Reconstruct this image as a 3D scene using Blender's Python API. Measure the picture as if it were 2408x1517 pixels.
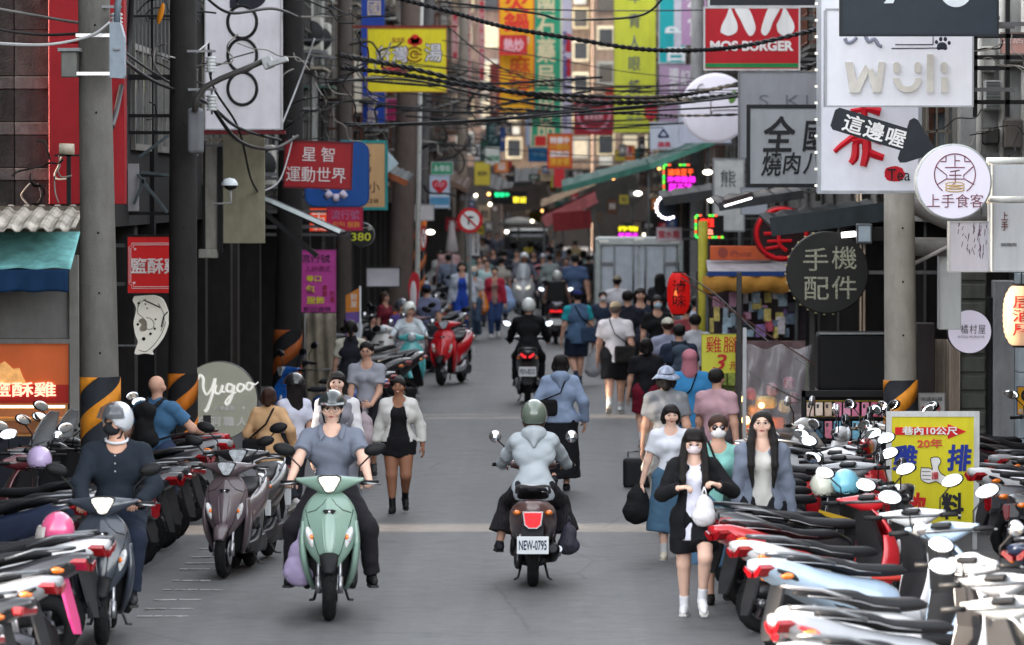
import bpy, math, random
import numpy as np
from mathutils import Vector, Matrix
R = math.radians
sin, cos, pi = math.sin, math.cos, math.pi
for _o in list(bpy.data.objects): bpy.data.objects.remove(_o)
SC = bpy.context.scene
COL = SC.collection
# ------------------------------------------------------------------ camera, sky, sun, exposure
FOC, CW, CH, CAMH = 10500.0, 2408.0, 1517.0, 3.4
VPX, HOR = 1290.0, 445.0
yaw, pitch = math.atan((VPX - CW/2)/FOC), math.atan((CH/2 - HOR)/FOC)
cd = bpy.data.cameras.new('camera'); cam = bpy.data.objects.new('camera', cd); COL.objects.link(cam)
cam.location = (0, 0, CAMH); cam.rotation_euler = (pi/2 - pitch, 0, yaw)
cd.sensor_width = 36.0; cd.lens = 36.0*FOC/CW; cd.clip_start = 1.0; cd.clip_end = 1500.0
cd.dof.use_dof = True; cd.dof.focus_distance = 42.0; cd.dof.aperture_fstop = cd.lens/1000/0.046
SC.camera = cam
W = bpy.data.worlds.new('World'); SC.world = W; W.use_nodes = True
wn = W.node_tree.nodes; bgn = wn['Background']
sky = wn.new('ShaderNodeTexSky'); sky.sky_type = 'NISHITA'; sky.sun_disc = False
sky.sun_elevation = R(17); sky.sun_rotation = R(-90); sky.dust_density = 2.0; sky.air_density = 1.0
hs = wn.new('ShaderNodeHueSaturation'); hs.inputs['Saturation'].default_value = .22
W.node_tree.links.new(sky.outputs[0], hs.inputs['Color']); W.node_tree.links.new(hs.outputs[0], bgn.inputs[0]); bgn.inputs[1].default_value = 0.15
sl = bpy.data.lights.new('sun', 'SUN'); sun = bpy.data.objects.new('sun', sl); COL.objects.link(sun)
sl.energy = 2.0; sl.angle = R(2.2); sl.color = (1, .78, .56)
sun.rotation_euler = (R(73), 0, R(-90)); sun.location = (-20, 60, 30)
SC.view_settings.view_transform = 'Standard'; SC.view_settings.look = 'None'
SC.view_settings.gamma = 1.0; SC.view_settings.use_curve_mapping = False
SC.view_settings.exposure = 3.1
EK = .32      # lamps and lit signs relative to the shade's exposure
SC.cycles.use_denoising = True
SC.cycles.max_bounces = 6; SC.cycles.diffuse_bounces = 3; SC.cycles.glossy_bounces = 3
SC.cycles.transparent_max_bounces = 8; SC.cycles.sample_clamp_indirect = 6.0; SC.cycles.caustics_reflective = False; SC.cycles.caustics_refractive = False
SC.render.resolution_x = 1024; SC.render.resolution_y = 645

_RM = Matrix.Rotation(yaw, 3, 'Z') @ Matrix.Rotation(pi/2 - pitch, 3, 'X')
def at(px, py, Y):
    """pixel of the 2408-wide photograph -> point on the plane at street distance Y"""
    d = _RM @ Vector(((px - CW/2)/FOC, -(py - CH/2)/FOC, -1.0))
    return Vector((d.x*Y/d.y, Y, CAMH + d.z*Y/d.y))
def XX(px, Y): return at(px, HOR, Y).x
def ZZ(py, Y): return at(VPX, py, Y).z
def SS(Y): return FOC/Y            # pixels per metre
def YG(py): return FOC*CAMH/(py - HOR)   # street distance of a ground point

# ------------------------------------------------------------------ materials
def lin(c):
    return tuple(((v/255)/12.92 if v/255 <= .04045 else ((v/255 + .055)/1.055)**2.4) for v in c)
_M = {}
def mat(c, rough=.55, metal=0.0, var=.12, scale=6.0, bump=0.0, bscale=30.0, coat=0.0, emit=0.0, alpha=1.0, stretch=None, trans=0.0, dirt=0.0):
    key = (tuple(c), rough, metal, var, scale, bump, bscale, coat, emit, alpha, stretch, trans, dirt)
    if key in _M: return _M[key]
    m = bpy.data.materials.new('mat_%d' % len(_M)); m.use_nodes = True
    nt = m.node_tree; N = nt.nodes; L = nt.links; b = N['Principled BSDF']
    rgb = lin(c)
    tc = N.new('ShaderNodeTexCoord'); mp = N.new('ShaderNodeMapping')
    L.new(tc.outputs['Object'], mp.inputs[0])
    if stretch: mp.inputs['Scale'].default_value = stretch
    nz = N.new('ShaderNodeTexNoise'); nz.inputs['Scale'].default_value = scale; nz.inputs['Detail'].default_value = 5
    L.new(mp.outputs[0], nz.inputs['Vector'])
    cr = N.new('ShaderNodeValToRGB'); cr.color_ramp.elements[0].position = .3; cr.color_ramp.elements[1].position = .72
    cr.color_ramp.elements[0].color = (*[v*(1 - var) for v in rgb], 1); cr.color_ramp.elements[1].color = (*[min(1, v*(1 + var)) for v in rgb], 1)
    L.new(nz.outputs[0], cr.inputs[0]); out = cr.outputs[0]
    if dirt:
        n2 = N.new('ShaderNodeTexNoise'); n2.inputs['Scale'].default_value = 1.7; n2.inputs['Detail'].default_value = 8; n2.inputs['Roughness'].default_value = .7
        mp2 = N.new('ShaderNodeMapping'); mp2.inputs['Scale'].default_value = (2.5, 2.5, .6); L.new(tc.outputs['Object'], mp2.inputs[0]); L.new(mp2.outputs[0], n2.inputs['Vector'])
        c2 = N.new('ShaderNodeValToRGB'); c2.color_ramp.elements[0].position = .42; c2.color_ramp.elements[1].position = .7
        c2.color_ramp.elements[0].color = (1, 1, 1, 1); c2.color_ramp.elements[1].color = (1 - dirt, 1 - dirt*1.02, 1 - dirt*1.05, 1)
        L.new(n2.outputs[0], c2.inputs[0])
        mx = N.new('ShaderNodeMix'); mx.data_type = 'RGBA'; mx.blend_type = 'MULTIPLY'; mx.inputs[0].default_value = 1
        L.new(out, mx.inputs[6]); L.new(c2.outputs[0], mx.inputs[7]); out = mx.outputs[2]
    L.new(out, b.inputs['Base Color'])
    b.inputs['Roughness'].default_value = rough; b.inputs['Metallic'].default_value = metal
    if coat: b.inputs['Coat Weight'].default_value = coat; b.inputs['Coat Roughness'].default_value = .08
    if rough >= .3 and not coat and not metal: b.inputs['Specular IOR Level'].default_value = .22
    if trans: b.inputs['Transmission Weight'].default_value = trans
    if alpha < 1: b.inputs['Alpha'].default_value = alpha
    if emit:
        L.new(out, b.inputs['Emission Color']); b.inputs['Emission Strength'].default_value = emit*EK
    if bump:
        n3 = N.new('ShaderNodeTexNoise'); n3.inputs['Scale'].default_value = bscale; n3.inputs['Detail'].default_value = 4
        L.new(mp.outputs[0], n3.inputs['Vector'])
        if bump == .55: n3.noise_type = 'RIDGED_MULTIFRACTAL'; n3.inputs['Scale'].default_value = 5; n3.inputs['Detail'].default_value = 3; n3.inputs['Distortion'].default_value = .6
        bp = N.new('ShaderNodeBump'); bp.inputs['Strength'].default_value = min(1, bump); bp.inputs['Distance'].default_value = .02
        L.new(n3.outputs[0], bp.inputs['Height']); L.new(bp.outputs[0], b.inputs['Normal'])
    _M[key] = m
    return m
def cloth(c, rough=.9): return mat(c, rough=rough, var=.10, scale=5, bump=.55, bscale=11)
def paint(c, rough=.28): return mat(c, rough=rough, var=.05, scale=3, coat=.7, dirt=.12)
def plastic(c=(30, 30, 32), rough=.5): return mat(c, rough=rough, var=.15, scale=9, dirt=.2)
def metal(c=(160, 160, 162), rough=.35): return mat(c, rough=rough, metal=.9, var=.12, scale=12)
def lit(c, e=1.0): return mat(c, rough=.6, var=.03, emit=e)
def signface(c, e=0.0): return mat(c, rough=.38, var=.05, scale=2.0, dirt=.16, emit=e)
SKIN = mat((205, 160, 138), rough=.55, var=.06, scale=14)
SKIN2 = mat((224, 184, 164), rough=.55, var=.05, scale=14)
SKIN3 = mat((150, 105, 82), rough=.55, var=.06, scale=14)
HAIR = mat((24, 20, 19), rough=.42, var=.35, scale=30, stretch=(8, 8, 1), bump=.5, bscale=40)
HAIRB = mat((58, 38, 30), rough=.45, var=.35, scale=30, stretch=(8, 8, 1), bump=.5, bscale=40)
BLACK = plastic((22, 22, 24)); RUBBER = mat((24, 24, 25), rough=.85, var=.2, scale=20, bump=.4, bscale=60)
CHROME = metal((200, 200, 205), .18); STEEL = metal((120, 122, 125), .4)
DARK = plastic((38, 38, 40), .6)
def glassy(c, e=0.0): return mat(c, rough=.12, var=.25, scale=40, coat=1.0, emit=e)

# ------------------------------------------------------------------ mesh collector
class MB:
    def __init__(s): s.v = []; s.f = []; s.mi = []; s.sm = []
    def add(s, vs, fs, m=0, smooth=False):
        o = len(s.v); s.v.extend([tuple(v) for v in vs]); s.f.extend([tuple(i + o for i in f) for f in fs])
        s.mi.extend([m]*len(fs)); s.sm.extend([smooth]*len(fs)); return s
    def box(s, x0, x1, y0, y1, z0, z1, m=0, c=0.0, rot=None, org=None):
        cx, cy, cz = (x0+x1)/2, (y0+y1)/2, (z0+z1)/2; h = (abs(x1-x0)/2, abs(y1-y0)/2, abs(z1-z0)/2)
        if c <= 0:
            vs = [(a*h[0], b*h[1], d*h[2]) for a in (-1, 1) for b in (-1, 1) for d in (-1, 1)]
            fs = [(0,1,3,2), (4,6,7,5), (0,4,5,1), (2,3,7,6), (0,2,6,4), (1,5,7,3)]
        else:
            c = min(c, .45*min(h)*2); vs = []; ix = {}
            for a in (-1, 1):
                for b in (-1, 1):
                    for d in (-1, 1):
                        for k in range(3):
                            p = [a*(h[0]-c), b*(h[1]-c), d*(h[2]-c)]; p[k] = (a, b, d)[k]*h[k]
                            ix[(a, b, d, k)] = len(vs); vs.append(tuple(p))
            fs = []
            for k in range(3):
                i, j = (k+1) % 3, (k+2) % 3
                for sg in (-1, 1):
                    q = []
                    for (u, w) in ((-1,-1), (1,-1), (1,1), (-1,1)):
                        t = [0,0,0]; t[k] = sg; t[i] = u; t[j] = w; q.append(ix[(*t, k)])
                    fs.append(tuple(q) if sg > 0 else tuple(q[::-1]))
                for u in (-1, 1):
                    for w in (-1, 1):
                        t0 = [0,0,0]; t0[k] = -1; t0[i] = u; t0[j] = w; t1 = list(t0); t1[k] = 1
                        q = (ix[(*t0, i)], ix[(*t1, i)], ix[(*t1, j)], ix[(*t0, j)])
                        fs.append(q if u*w > 0 else q[::-1])
            for a in (-1, 1):
                for b in (-1, 1):
                    for d in (-1, 1):
                        q = (ix[(a,b,d,0)], ix[(a,b,d,1)], ix[(a,b,d,2)]); fs.append(q if a*b*d > 0 else q[::-1])
        if rot is not None: vs = [tuple(rot @ Vector(v)) for v in vs]
        if org is None: org = (cx, cy, cz)
        return s.add([(v[0]+org[0], v[1]+org[1], v[2]+org[2]) for v in vs], fs, m)
    def bar(s, a, b, w, h=None, m=0, up=(0, 0, 1)):
        a, b = Vector(a), Vector(b); d = b - a; L = d.length
        if L < 1e-6: return s
        d.normalize(); u = Vector(up)
        if abs(d.dot(u)) > .95: u = Vector((1, 0, 0))
        x = d.cross(u).normalized(); y = x.cross(d); h = h or w
        M = Matrix((x, d, y)).transposed()
        return s.box(-w/2, w/2, -L/2, L/2, -h/2, h/2, m, rot=M, org=tuple((a+b)/2))
    def tube(s, pts, r, n=8, m=0, cap=True, smooth=True, flat=1.0):
        pts = [Vector(p) for p in pts]; k = len(pts)
        rs = r if isinstance(r, (list, tuple)) else [r]*k
        vs = []; fs = []; pu = None
        for i, p in enumerate(pts):
            t = (pts[min(i+1, k-1)] - pts[max(i-1, 0)])
            if t.length < 1e-9: t = Vector((0, 0, 1))
            t.normalize()
            if pu is None:
                u = t.orthogonal().normalized()
            else:
                u = pu - t*pu.dot(t)
                u = u.normalized() if u.length > 1e-6 else t.orthogonal().normalized()
            pu = u; w = t.cross(u)
            for j in range(n):
                a = 2*pi*j/n; vs.append(p + (u*cos(a) + w*sin(a)*flat)*rs[i])
        for i in range(k-1):
            for j in range(n):
                j2 = (j+1) % n; fs.append((i*n+j, i*n+j2, (i+1)*n+j2, (i+1)*n+j))
        s.add(vs, fs, m, smooth)
        if cap:
            o = len(s.v) - len(vs)
            s.f.append(tuple(o + j for j in range(n))[::-1]); s.f.append(tuple(o + (k-1)*n + j for j in range(n)))
            s.mi += [m, m]; s.sm += [False, False]
        return s
    def lathe(s, prof, o=(0, 0, 0), ax='Z', n=20, m=0, smooth=True, sc=(1, 1, 1), rot=None):
        """prof: (radius, height) pairs; revolves round ax"""
        vs = []; fs = []; k = len(prof)
        for (r, h) in prof:
            for j in range(n):
                a = 2*pi*j/n; x, y = r*cos(a), r*sin(a)
                p = {'Z': (x, y, h), 'X': (h, x, y), 'Y': (y, h, x)}[ax]
                p = Vector((p[0]*sc[0], p[1]*sc[1], p[2]*sc[2]))
                if rot is not None: p = rot @ p
                vs.append((p[0]+o[0], p[1]+o[1], p[2]+o[2]))
        for i in range(k-1):
            for j in range(n):
                j2 = (j+1) % n; fs.append((i*n+j, i*n+j2, (i+1)*n+j2, (i+1)*n+j))
        return s.add(vs, fs, m, smooth)
    def ball(s, c, r, m=0, n=14, k=9, sc=(1, 1, 1), rot=None):
        prof = [(max(1e-4, r*sin(pi*i/k)), -r*cos(pi*i/k)) for i in range(k+1)]
        return s.lathe(prof, c, 'Z', n, m, True, sc, rot)
    def disc(s, c, r, y0, y1, m=0, n=40, c_=0.0):
        """disc facing -Y"""
        if c_: prof = [(1e-4, y0), (r-c_, y0), (r, y0+c_), (r, y1), (1e-4, y1)]
        else: prof = [(1e-4, y0), (r, y0), (r, y1), (1e-4, y1)]
        return s.lathe(prof, (c[0], 0, c[1]), 'Y', n, m, False)
    def prism(s, poly, y0, y1, m=0, smooth=False):
        """polygon of (x, z) extruded along Y"""
        n = len(poly); vs = [(p[0], y0, p[1]) for p in poly] + [(p[0], y1, p[1]) for p in poly]
        from mathutils.geometry import tessellate_polygon
        tri = tessellate_polygon([[Vector((p[0], p[1], 0)) for p in poly]])
        fs = [tuple(t) for t in tri] + [tuple(n + i for i in t)[::-1] for t in tri]
        s.add(vs, fs, m); o = len(s.v) - len(vs)
        for i in range(n):
            j = (i+1) % n; s.f.append((o+i, o+j, o+n+j, o+n+i)); s.mi.append(m); s.sm.append(smooth)
        return s
    def loft(s, rings, m=0, smooth=True, caps=True, closed=True):
        n = len(rings[0]); vs = [p for r in rings for p in r]; fs = []
        for i in range(len(rings)-1):
            for j in range(n if closed else n-1):
                j2 = (j+1) % n; fs.append((i*n+j, i*n+j2, (i+1)*n+j2, (i+1)*n+j))
        s.add(vs, fs, m, smooth)
        if caps and closed:
            o = len(s.v) - len(vs); k = len(rings)-1
            s.f.append(tuple(o+j for j in range(n))[::-1]); s.f.append(tuple(o+k*n+j for j in range(n)))
            s.mi += [m, m]; s.sm += [smooth, smooth]
        return s
    def quad(s, a, b, c, d, m=0): return s.add([a, b, c, d], [(0, 1, 2, 3)], m)
    def mesh(s, name, mats):
        me = bpy.data.meshes.new(name); me.from_pydata(s.v, [], s.f)
        me.polygons.foreach_set('material_index', s.mi); me.polygons.foreach_set('use_smooth', s.sm)
        for mm in (mats if isinstance(mats, (list, tuple)) else [mats]): me.materials.append(mm)
        return me
    def build(s, name, mats, parent=None, loc=None, rot=None):
        return obj(name, s.mesh(name, mats), parent, loc, rot)
def obj(name, me, parent=None, loc=None, rot=None, scale=None):
    o = bpy.data.objects.new(name, me); COL.objects.link(o)
    if parent is not None: o.parent = parent
    if loc is not None: o.location = loc
    if rot is not None: o.rotation_euler = rot
    if scale is not None: o.scale = (scale,)*3 if isinstance(scale, (int, float)) else scale
    return o
def tag(o, label=None, cat=None, group=None, kind=None):
    if label: o['label'] = label
    if cat: o['category'] = cat
    if group: o['group'] = group
    if kind: o['kind'] = kind
    return o
def thing(name, label, cat, loc=(0, 0, 0), rz=0.0, group=None):
    return tag(obj(name, None, None, loc, (0, 0, rz)), label, cat, group)
def xform(me, M):
    me.transform(M); return me
def crom(pts, n):
    """Catmull-Rom resample of rows of numbers"""
    P = np.array(pts, float); k = len(P); out = []
    for i in range(k-1):
        p0, p1, p2, p3 = P[max(i-1, 0)], P[i], P[i+1], P[min(i+2, k-1)]
        for j in range(n):
            t = j/n
            out.append(.5*((2*p1) + (-p0+p2)*t + (2*p0-5*p1+4*p2-p3)*t*t + (-p0+3*p1-3*p2+p3)*t**3))
    out.append(P[-1]); return np.array(out)

# ------------------------------------------------------------------ lettering
TMP = bpy.data.scenes.new('tmp'); _T = {}
def text_geo(s, bold=0.0, space=1.0, shear=0.0):
    key = (s, bold, space, shear)
    if key in _T: return _T[key]
    cu = bpy.data.curves.new('t', 'FONT'); cu.body = s; cu.size = 1; cu.extrude = .5; cu.offset = bold; cu.space_character = space; cu.shear = shear
    cu.resolution_u = 3; cu.fill_mode = 'BOTH'
    o = bpy.data.objects.new('t', cu); TMP.collection.objects.link(o)
    me = bpy.data.meshes.new_from_object(o)
    v = np.empty(len(me.vertices)*3); me.vertices.foreach_get('co', v); v = v.reshape(-1, 3)
    f = [tuple(p.vertices) for p in me.polygons]
    bpy.data.objects.remove(o); bpy.data.curves.remove(cu); bpy.data.meshes.remove(me)
    if len(v) == 0: v = np.zeros((1, 3)); f = []
    lo, hi = v.min(0), v.max(0)
    _T[key] = (v, f, lo, hi); return _T[key]
def put_text(mb, s, cx, cz, w=None, h=None, y=0.0, d=.012, m=0, bold=.012, space=1.0, rot=0.0, shear=0.0):
    """text on a plane facing -Y centred on (cx, cz); w and/or h in metres"""
    cjk = any(ord(q) > 0x2e80 for q in s); fat = cjk and bold > .012
    v, f, lo, hi = text_geo(s, min(bold, .004) if cjk else bold, space, shear)
    W0, H0 = max(1e-3, hi[0]-lo[0]), max(1e-3, hi[1]-lo[1])
    sx = w/W0 if w else h/H0; sy = h/H0 if h else w/W0
    x = (v[:, 0] - (lo[0]+hi[0])/2)*sx; z = (v[:, 1] - (lo[1]+hi[1])/2)*sy
    X = cx + x*cos(rot) - z*sin(rot); Z = cz + x*sin(rot) + z*cos(rot)
    Y = y - (v[:, 2] + .5)*d
    mb.add(np.stack([X, Y, Z], 1).tolist(), f, m)
    if fat:       # heavy weight: the strokes widened by slightly shifted copies
        e = .55*bold*sx
        for i, (a, b) in enumerate(((e, e), (-e, e), (e, -e), (-e, -e))): mb.add(np.stack([X+a, Y-.0004*(i+1), Z+b], 1).tolist(), f, m)

# ------------------------------------------------------------------ implicit surfaces (bodies, clothes, soft shapes)
class SDF:
    """smooth union of tapered capsules, meshed by surface nets"""
    def __init__(s, k=.03): s.p = []; s.k = k; s.planes = []; s.wr = 0.0; s.seed = 0
    def cap(s, a, b, ra, rb=None, n=None, m=1.0, k=None, op='+', L=False):
        s.p.append((np.array(a, float), np.array(b, float), ra, ra if rb is None else rb, None if n is None else np.array(n, float), m, s.k if k is None else k, op, L)); return s
    def ball(s, a, r, sc=None, k=None, op='+'):
        s.p.append((np.array(a, float), None, r, r, np.array(sc if sc is not None else (1, 1, 1), float), 0, s.k if k is None else k, op, False)); return s
    def box(s, c, h, r=.01, k=None, op='+', rot=None):
        s.p.append((np.array(c, float), 'box', r, r, np.array(h, float), 0, s.k if k is None else k, op, rot)); return s
    def clip(s, p, n): s.planes.append((np.array(p, float), np.array(n, float))); return s
    def mesh(s, res):
        lo = np.full(3, 1e9); hi = -lo
        for (a, b, ra, rb, n, m, k, op, L) in s.p:
            if op != '+': continue
            if isinstance(b, str): ext = np.full(3, np.linalg.norm(n)) + .01 if L is not None and L is not False else n + .01; lo = np.minimum(lo, a-ext); hi = np.maximum(hi, a+ext); continue
            if b is None: e = ra*n; lo = np.minimum(lo, a-e); hi = np.maximum(hi, a+e); continue
            r = max(ra, rb); lo = np.minimum(lo, np.minimum(a, b)-r); hi = np.maximum(hi, np.maximum(a, b)+r)
        pad = 3*res + s.k*.6; lo -= pad; hi += pad
        N = np.maximum(4, np.ceil((hi-lo)/res).astype(int) + 1)
        ax = [lo[i] + res*np.arange(N[i]) for i in range(3)]
        D = np.full(N, .2, np.float32)
        for (a, b, ra, rb, n, m, k, op, L) in s.p:
            r = max(ra, rb) + k + 2*res + .012
            if isinstance(b, str):
                e = (np.full(3, np.linalg.norm(n)) if L is not None and L is not False else n) + k + 2*res; bl, bh = a-e, a+e
            elif b is None: e = ra*n + k + 2*res + .012; bl, bh = a-e, a+e
            else: bl, bh = np.minimum(a, b)-r, np.maximum(a, b)+r
            i0 = np.clip(np.floor((bl-lo)/res).astype(int), 0, N-1); i1 = np.clip(np.ceil((bh-lo)/res).astype(int)+1, 1, N)
            if np.any(i1 <= i0): continue
            X = ax[0][i0[0]:i1[0], None, None].astype(np.float32); Yy = ax[1][None, i0[1]:i1[1], None].astype(np.float32); Z = ax[2][None, None, i0[2]:i1[2]].astype(np.float32)
            if isinstance(b, str):
                dx, dy, dz = X-a[0], Yy-a[1], Z-a[2]
                if L is not None and L is not False:
                    q = [L[0][j]*dx + L[1][j]*dy + L[2][j]*dz for j in range(3)]
                else: q = [dx, dy, dz]
                q = [np.abs(q[j]) - (n[j]-ra) for j in range(3)]
                out = np.sqrt(np.maximum(q[0], 0)**2 + np.maximum(q[1], 0)**2 + np.maximum(q[2], 0)**2)
                d = out + np.minimum(np.maximum(np.maximum(q[0], q[1]), q[2]), 0) - ra
            elif b is None:
                dx, dy, dz = (X-a[0])/n[0], (Yy-a[1])/n[1], (Z-a[2])/n[2]
                q = np.sqrt(dx*dx+dy*dy+dz*dz); d = (q - ra)*min(n)
                d = (q-ra)*np.where(q > 0, 1, 1)*float(np.mean(n))
            else:
                ba = b-a; L2 = max(float(ba@ba), 1e-9)
                dx, dy, dz = X-a[0], Yy-a[1], Z-a[2]
                h = np.clip((dx*ba[0]+dy*ba[1]+dz*ba[2])/L2, 0, 1)
                qx, qy, qz = dx-ba[0]*h, dy-ba[1]*h, dz-ba[2]*h
                if n is not None:
                    t = (qx*n[0]+qy*n[1]+qz*n[2])*(m-1); qx = qx+n[0]*t; qy = qy+n[1]*t; qz = qz+n[2]*t
                d = np.sqrt(qx*qx+qy*qy+qz*qz) - (ra + (rb-ra)*h)
                if L:   # flat end at b
                    nb = ba/math.sqrt(L2); d = np.maximum(d, (X-b[0])*nb[0]+(Yy-b[1])*nb[1]+(Z-b[2])*nb[2])
            sub = D[i0[0]:i1[0], i0[1]:i1[1], i0[2]:i1[2]]
            if op == '+':
                if k > 0:
                    hh = np.maximum(k - np.abs(sub-d), 0)/k; D[i0[0]:i1[0], i0[1]:i1[1], i0[2]:i1[2]] = np.minimum(sub, d) - hh*hh*k*.25
                else: D[i0[0]:i1[0], i0[1]:i1[1], i0[2]:i1[2]] = np.minimum(sub, d)
            else:
                D[i0[0]:i1[0], i0[1]:i1[1], i0[2]:i1[2]] = np.maximum(sub, -d)
        GX, GY, GZ = ax[0][:, None, None], ax[1][None, :, None], ax[2][None, None, :]
        if s.wr:
            f = s.seed*1.7
            a_ = 1 - 2*np.abs(np.sin(GX*9+GZ*13+f+1.6*np.sin(GZ*11+GY*9+f)))**.7; b_ = 1 - 2*np.abs(np.sin(GX*14-GZ*17+GY*8+f*2+1.8*np.sin(GX*12+f)))**.7
            D += (s.wr*(.75*np.sin(GX*31+f+3*np.sin(GZ*17+f))*np.sin(GZ*27+f*2+2*np.sin(GY*19)) + .8*a_ + .6*b_)).astype(np.float32)
        for (p, n) in s.planes:
            D = np.maximum(D, ((GX-p[0])*n[0]+(GY-p[1])*n[1]+(GZ-p[2])*n[2]).astype(np.float32))
        D[0], D[-1] = .1, .1; D[:, 0], D[:, -1] = .1, .1; D[:, :, 0], D[:, :, -1] = .1, .1
        return nets(D, lo, res)
def nets(D, lo, res):
    S = D < 0; a, b, c = D.shape
    cs = [(i, j, k) for i in (0, 1) for j in (0, 1) for k in (0, 1)]
    cnt = sum(S[i:a-1+i, j:b-1+j, k:c-1+k].astype(np.int8) for (i, j, k) in cs)
    act = (cnt > 0) & (cnt < 8); I = np.argwhere(act)
    if len(I) == 0: return np.zeros((0, 3)), np.zeros((0, 4), int)
    idx = np.full(act.shape, -1, np.int32); idx[act] = np.arange(len(I))
    acc = np.zeros((len(I), 3)); num = np.zeros(len(I))
    V = {q: D[I[:, 0]+q[0], I[:, 1]+q[1], I[:, 2]+q[2]] for q in cs}
    for q in cs:
        for ax_ in range(3):
            if q[ax_]: continue
            q2 = list(q); q2[ax_] = 1; q2 = tuple(q2); v0, v1 = V[q], V[q2]
            cr = (v0 < 0) != (v1 < 0); t = np.where(cr, v0/np.where(cr, v0-v1, 1), 0)
            for e in range(3): acc[:, e] += cr*(q[e] + (t if e == ax_ else 0))
            num += cr
    P = lo + res*(I + acc/num[:, None])
    F = []
    for ax_ in range(3):
        u, w = (ax_+1) % 3, (ax_+2) % 3
        s0 = [slice(1, -1)]*3; s0[ax_] = slice(0, -1); s1 = list(s0); s1[ax_] = slice(1, None)
        A, B = S[tuple(s0)], S[tuple(s1)]; E = np.argwhere(A != B)
        if len(E) == 0: continue
        off = np.array([1, 1, 1]); off[ax_] = 0; G = E + off
        sg = A[tuple(E.T)]
        def g(du, dw):
            H = G.copy(); H[:, u] -= du; H[:, w] -= dw; return idx[tuple(H.T)]
        q = np.stack([g(1, 1), g(0, 1), g(0, 0), g(1, 0)], 1)
        q[~sg] = q[~sg][:, ::-1]; F.append(q)
    F = np.concatenate(F); return P, F[(F >= 0).all(1)]
def npmesh(name, P, F, mats, mi=None, smooth=True):
    me = bpy.data.meshes.new(name); nv, nf = len(P), len(F)
    me.vertices.add(nv); me.vertices.foreach_set('co', np.asarray(P, np.float32).ravel())
    me.loops.add(nf*4); me.loops.foreach_set('vertex_index', np.asarray(F, np.int32).ravel())
    me.polygons.add(nf); me.polygons.foreach_set('loop_start', np.arange(nf, dtype=np.int32)*4)
    if mi is not None: me.polygons.foreach_set('material_index', mi)
    me.polygons.foreach_set('use_smooth', np.full(nf, smooth)); me.update(calc_edges=True)
    for mm in (mats if isinstance(mats, (list, tuple)) else [mats]): me.materials.append(mm)
    return me
# ------------------------------------------------------------------ scooters (front of the machine looks towards -Y)
def sup(n, hw, hh, e):
    out = []
    for j in range(n):
        a = 2*pi*j/n; c, s_ = cos(a), sin(a)
        out.append((hw*math.copysign(abs(c)**(2/e), c), hh*math.copysign(abs(s_)**(2/e), s_)))
    return out
def ypath(mb, rows, m=0, n=20, e=2.6, x=0.0, seg=4, smooth=True):
    """rows (y, z, half width, half height[, x]) swept along Y"""
    rows = [tuple(r) + (x,)*(5-len(r)) for r in rows]
    rings = [[(r[4]+u, r[0], r[1]+w) for (u, w) in sup(n, max(r[2], .002), max(r[3], .002), e)] for r in crom(rows, seg)]
    return mb.loft(rings, m, smooth)
def xpath(mb, rows, m=0, n=16, e=2.4, seg=4):
    rings = [[(r[0], r[1]+u, r[2]+w) for (u, w) in sup(n, max(r[3], .002), max(r[4], .002), e)] for r in crom(rows, seg)]
    return mb.loft(rings, m, True)
def zpath(mb, rows, m=0, n=16, e=2.4, seg=4):
    """rows (z, x, y, half x, half y)"""
    rings = [[(r[1]+u, r[2]+w, r[0]) for (u, w) in sup(n, max(r[3], .002), max(r[4], .002), e)] for r in crom(rows, seg)]
    return mb.loft(rings, m, True)
def shield(mb, rows, m=0, p=1.5, seg=5, back=.03):
    """rows (z, y of the edge, half width, bulge to the front)"""
    rings = []
    for (z, y, hw, bu) in crom(rows, seg):
        ring = []
        for j in range(13):
            t = -1 + 2*j/12; ring.append((hw*t, y - bu*(1-abs(t)**p), z))
        for j in range(13):
            t = 1 - 2*j/12; ring.append((hw*t*.96, y + back - bu*.6*(1-abs(t)**p), z))
        rings.append(ring)
    return mb.loft(rings, m, True)
def tyre_mesh(r=.23, w=.05):
    mb = MB(); prof = []
    for j in range(13):
        a = 2*pi*j/12; prof.append((r - .052 + .052*cos(a), w*sin(a)*(1 if cos(a) < .3 else 1.0)))
    mb.lathe(prof, (0, 0, 0), 'X', 30)
    for k in range(30):
        a = 2*pi*k/30; c, s_ = cos(a), sin(a); q = cos(a+.12), sin(a+.12)
        mb.tube([(.004, (r+.001)*c, (r+.001)*s_), (w*.7*(1 if k % 2 else -1), (r-.012)*q[0], (r-.012)*q[1])], .004, 4)
    return mb.mesh('tyre', RUBBER)
def rim_mesh(r=.14):
    mb = MB(); mb.lathe([(r+.01, -.035), (r+.03, -.04), (r+.03, .04), (r+.01, .035), (r-.01, .0), (r+.01, -.035)], (0, 0, 0), 'X', 26)
    mb.lathe([(1e-4, -.05), (.04, -.05), (.045, 0), (.04, .05), (1e-4, .05)], (0, 0, 0), 'X', 14)
    for k in range(5):
        a = 2*pi*k/5; mb.bar((0, .03*cos(a), .03*sin(a)), (0, (r+.01)*cos(a+.15), (r+.01)*sin(a+.15)), .03, .02)
    return mb.mesh('rim', metal((120, 120, 124), .35))
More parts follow.
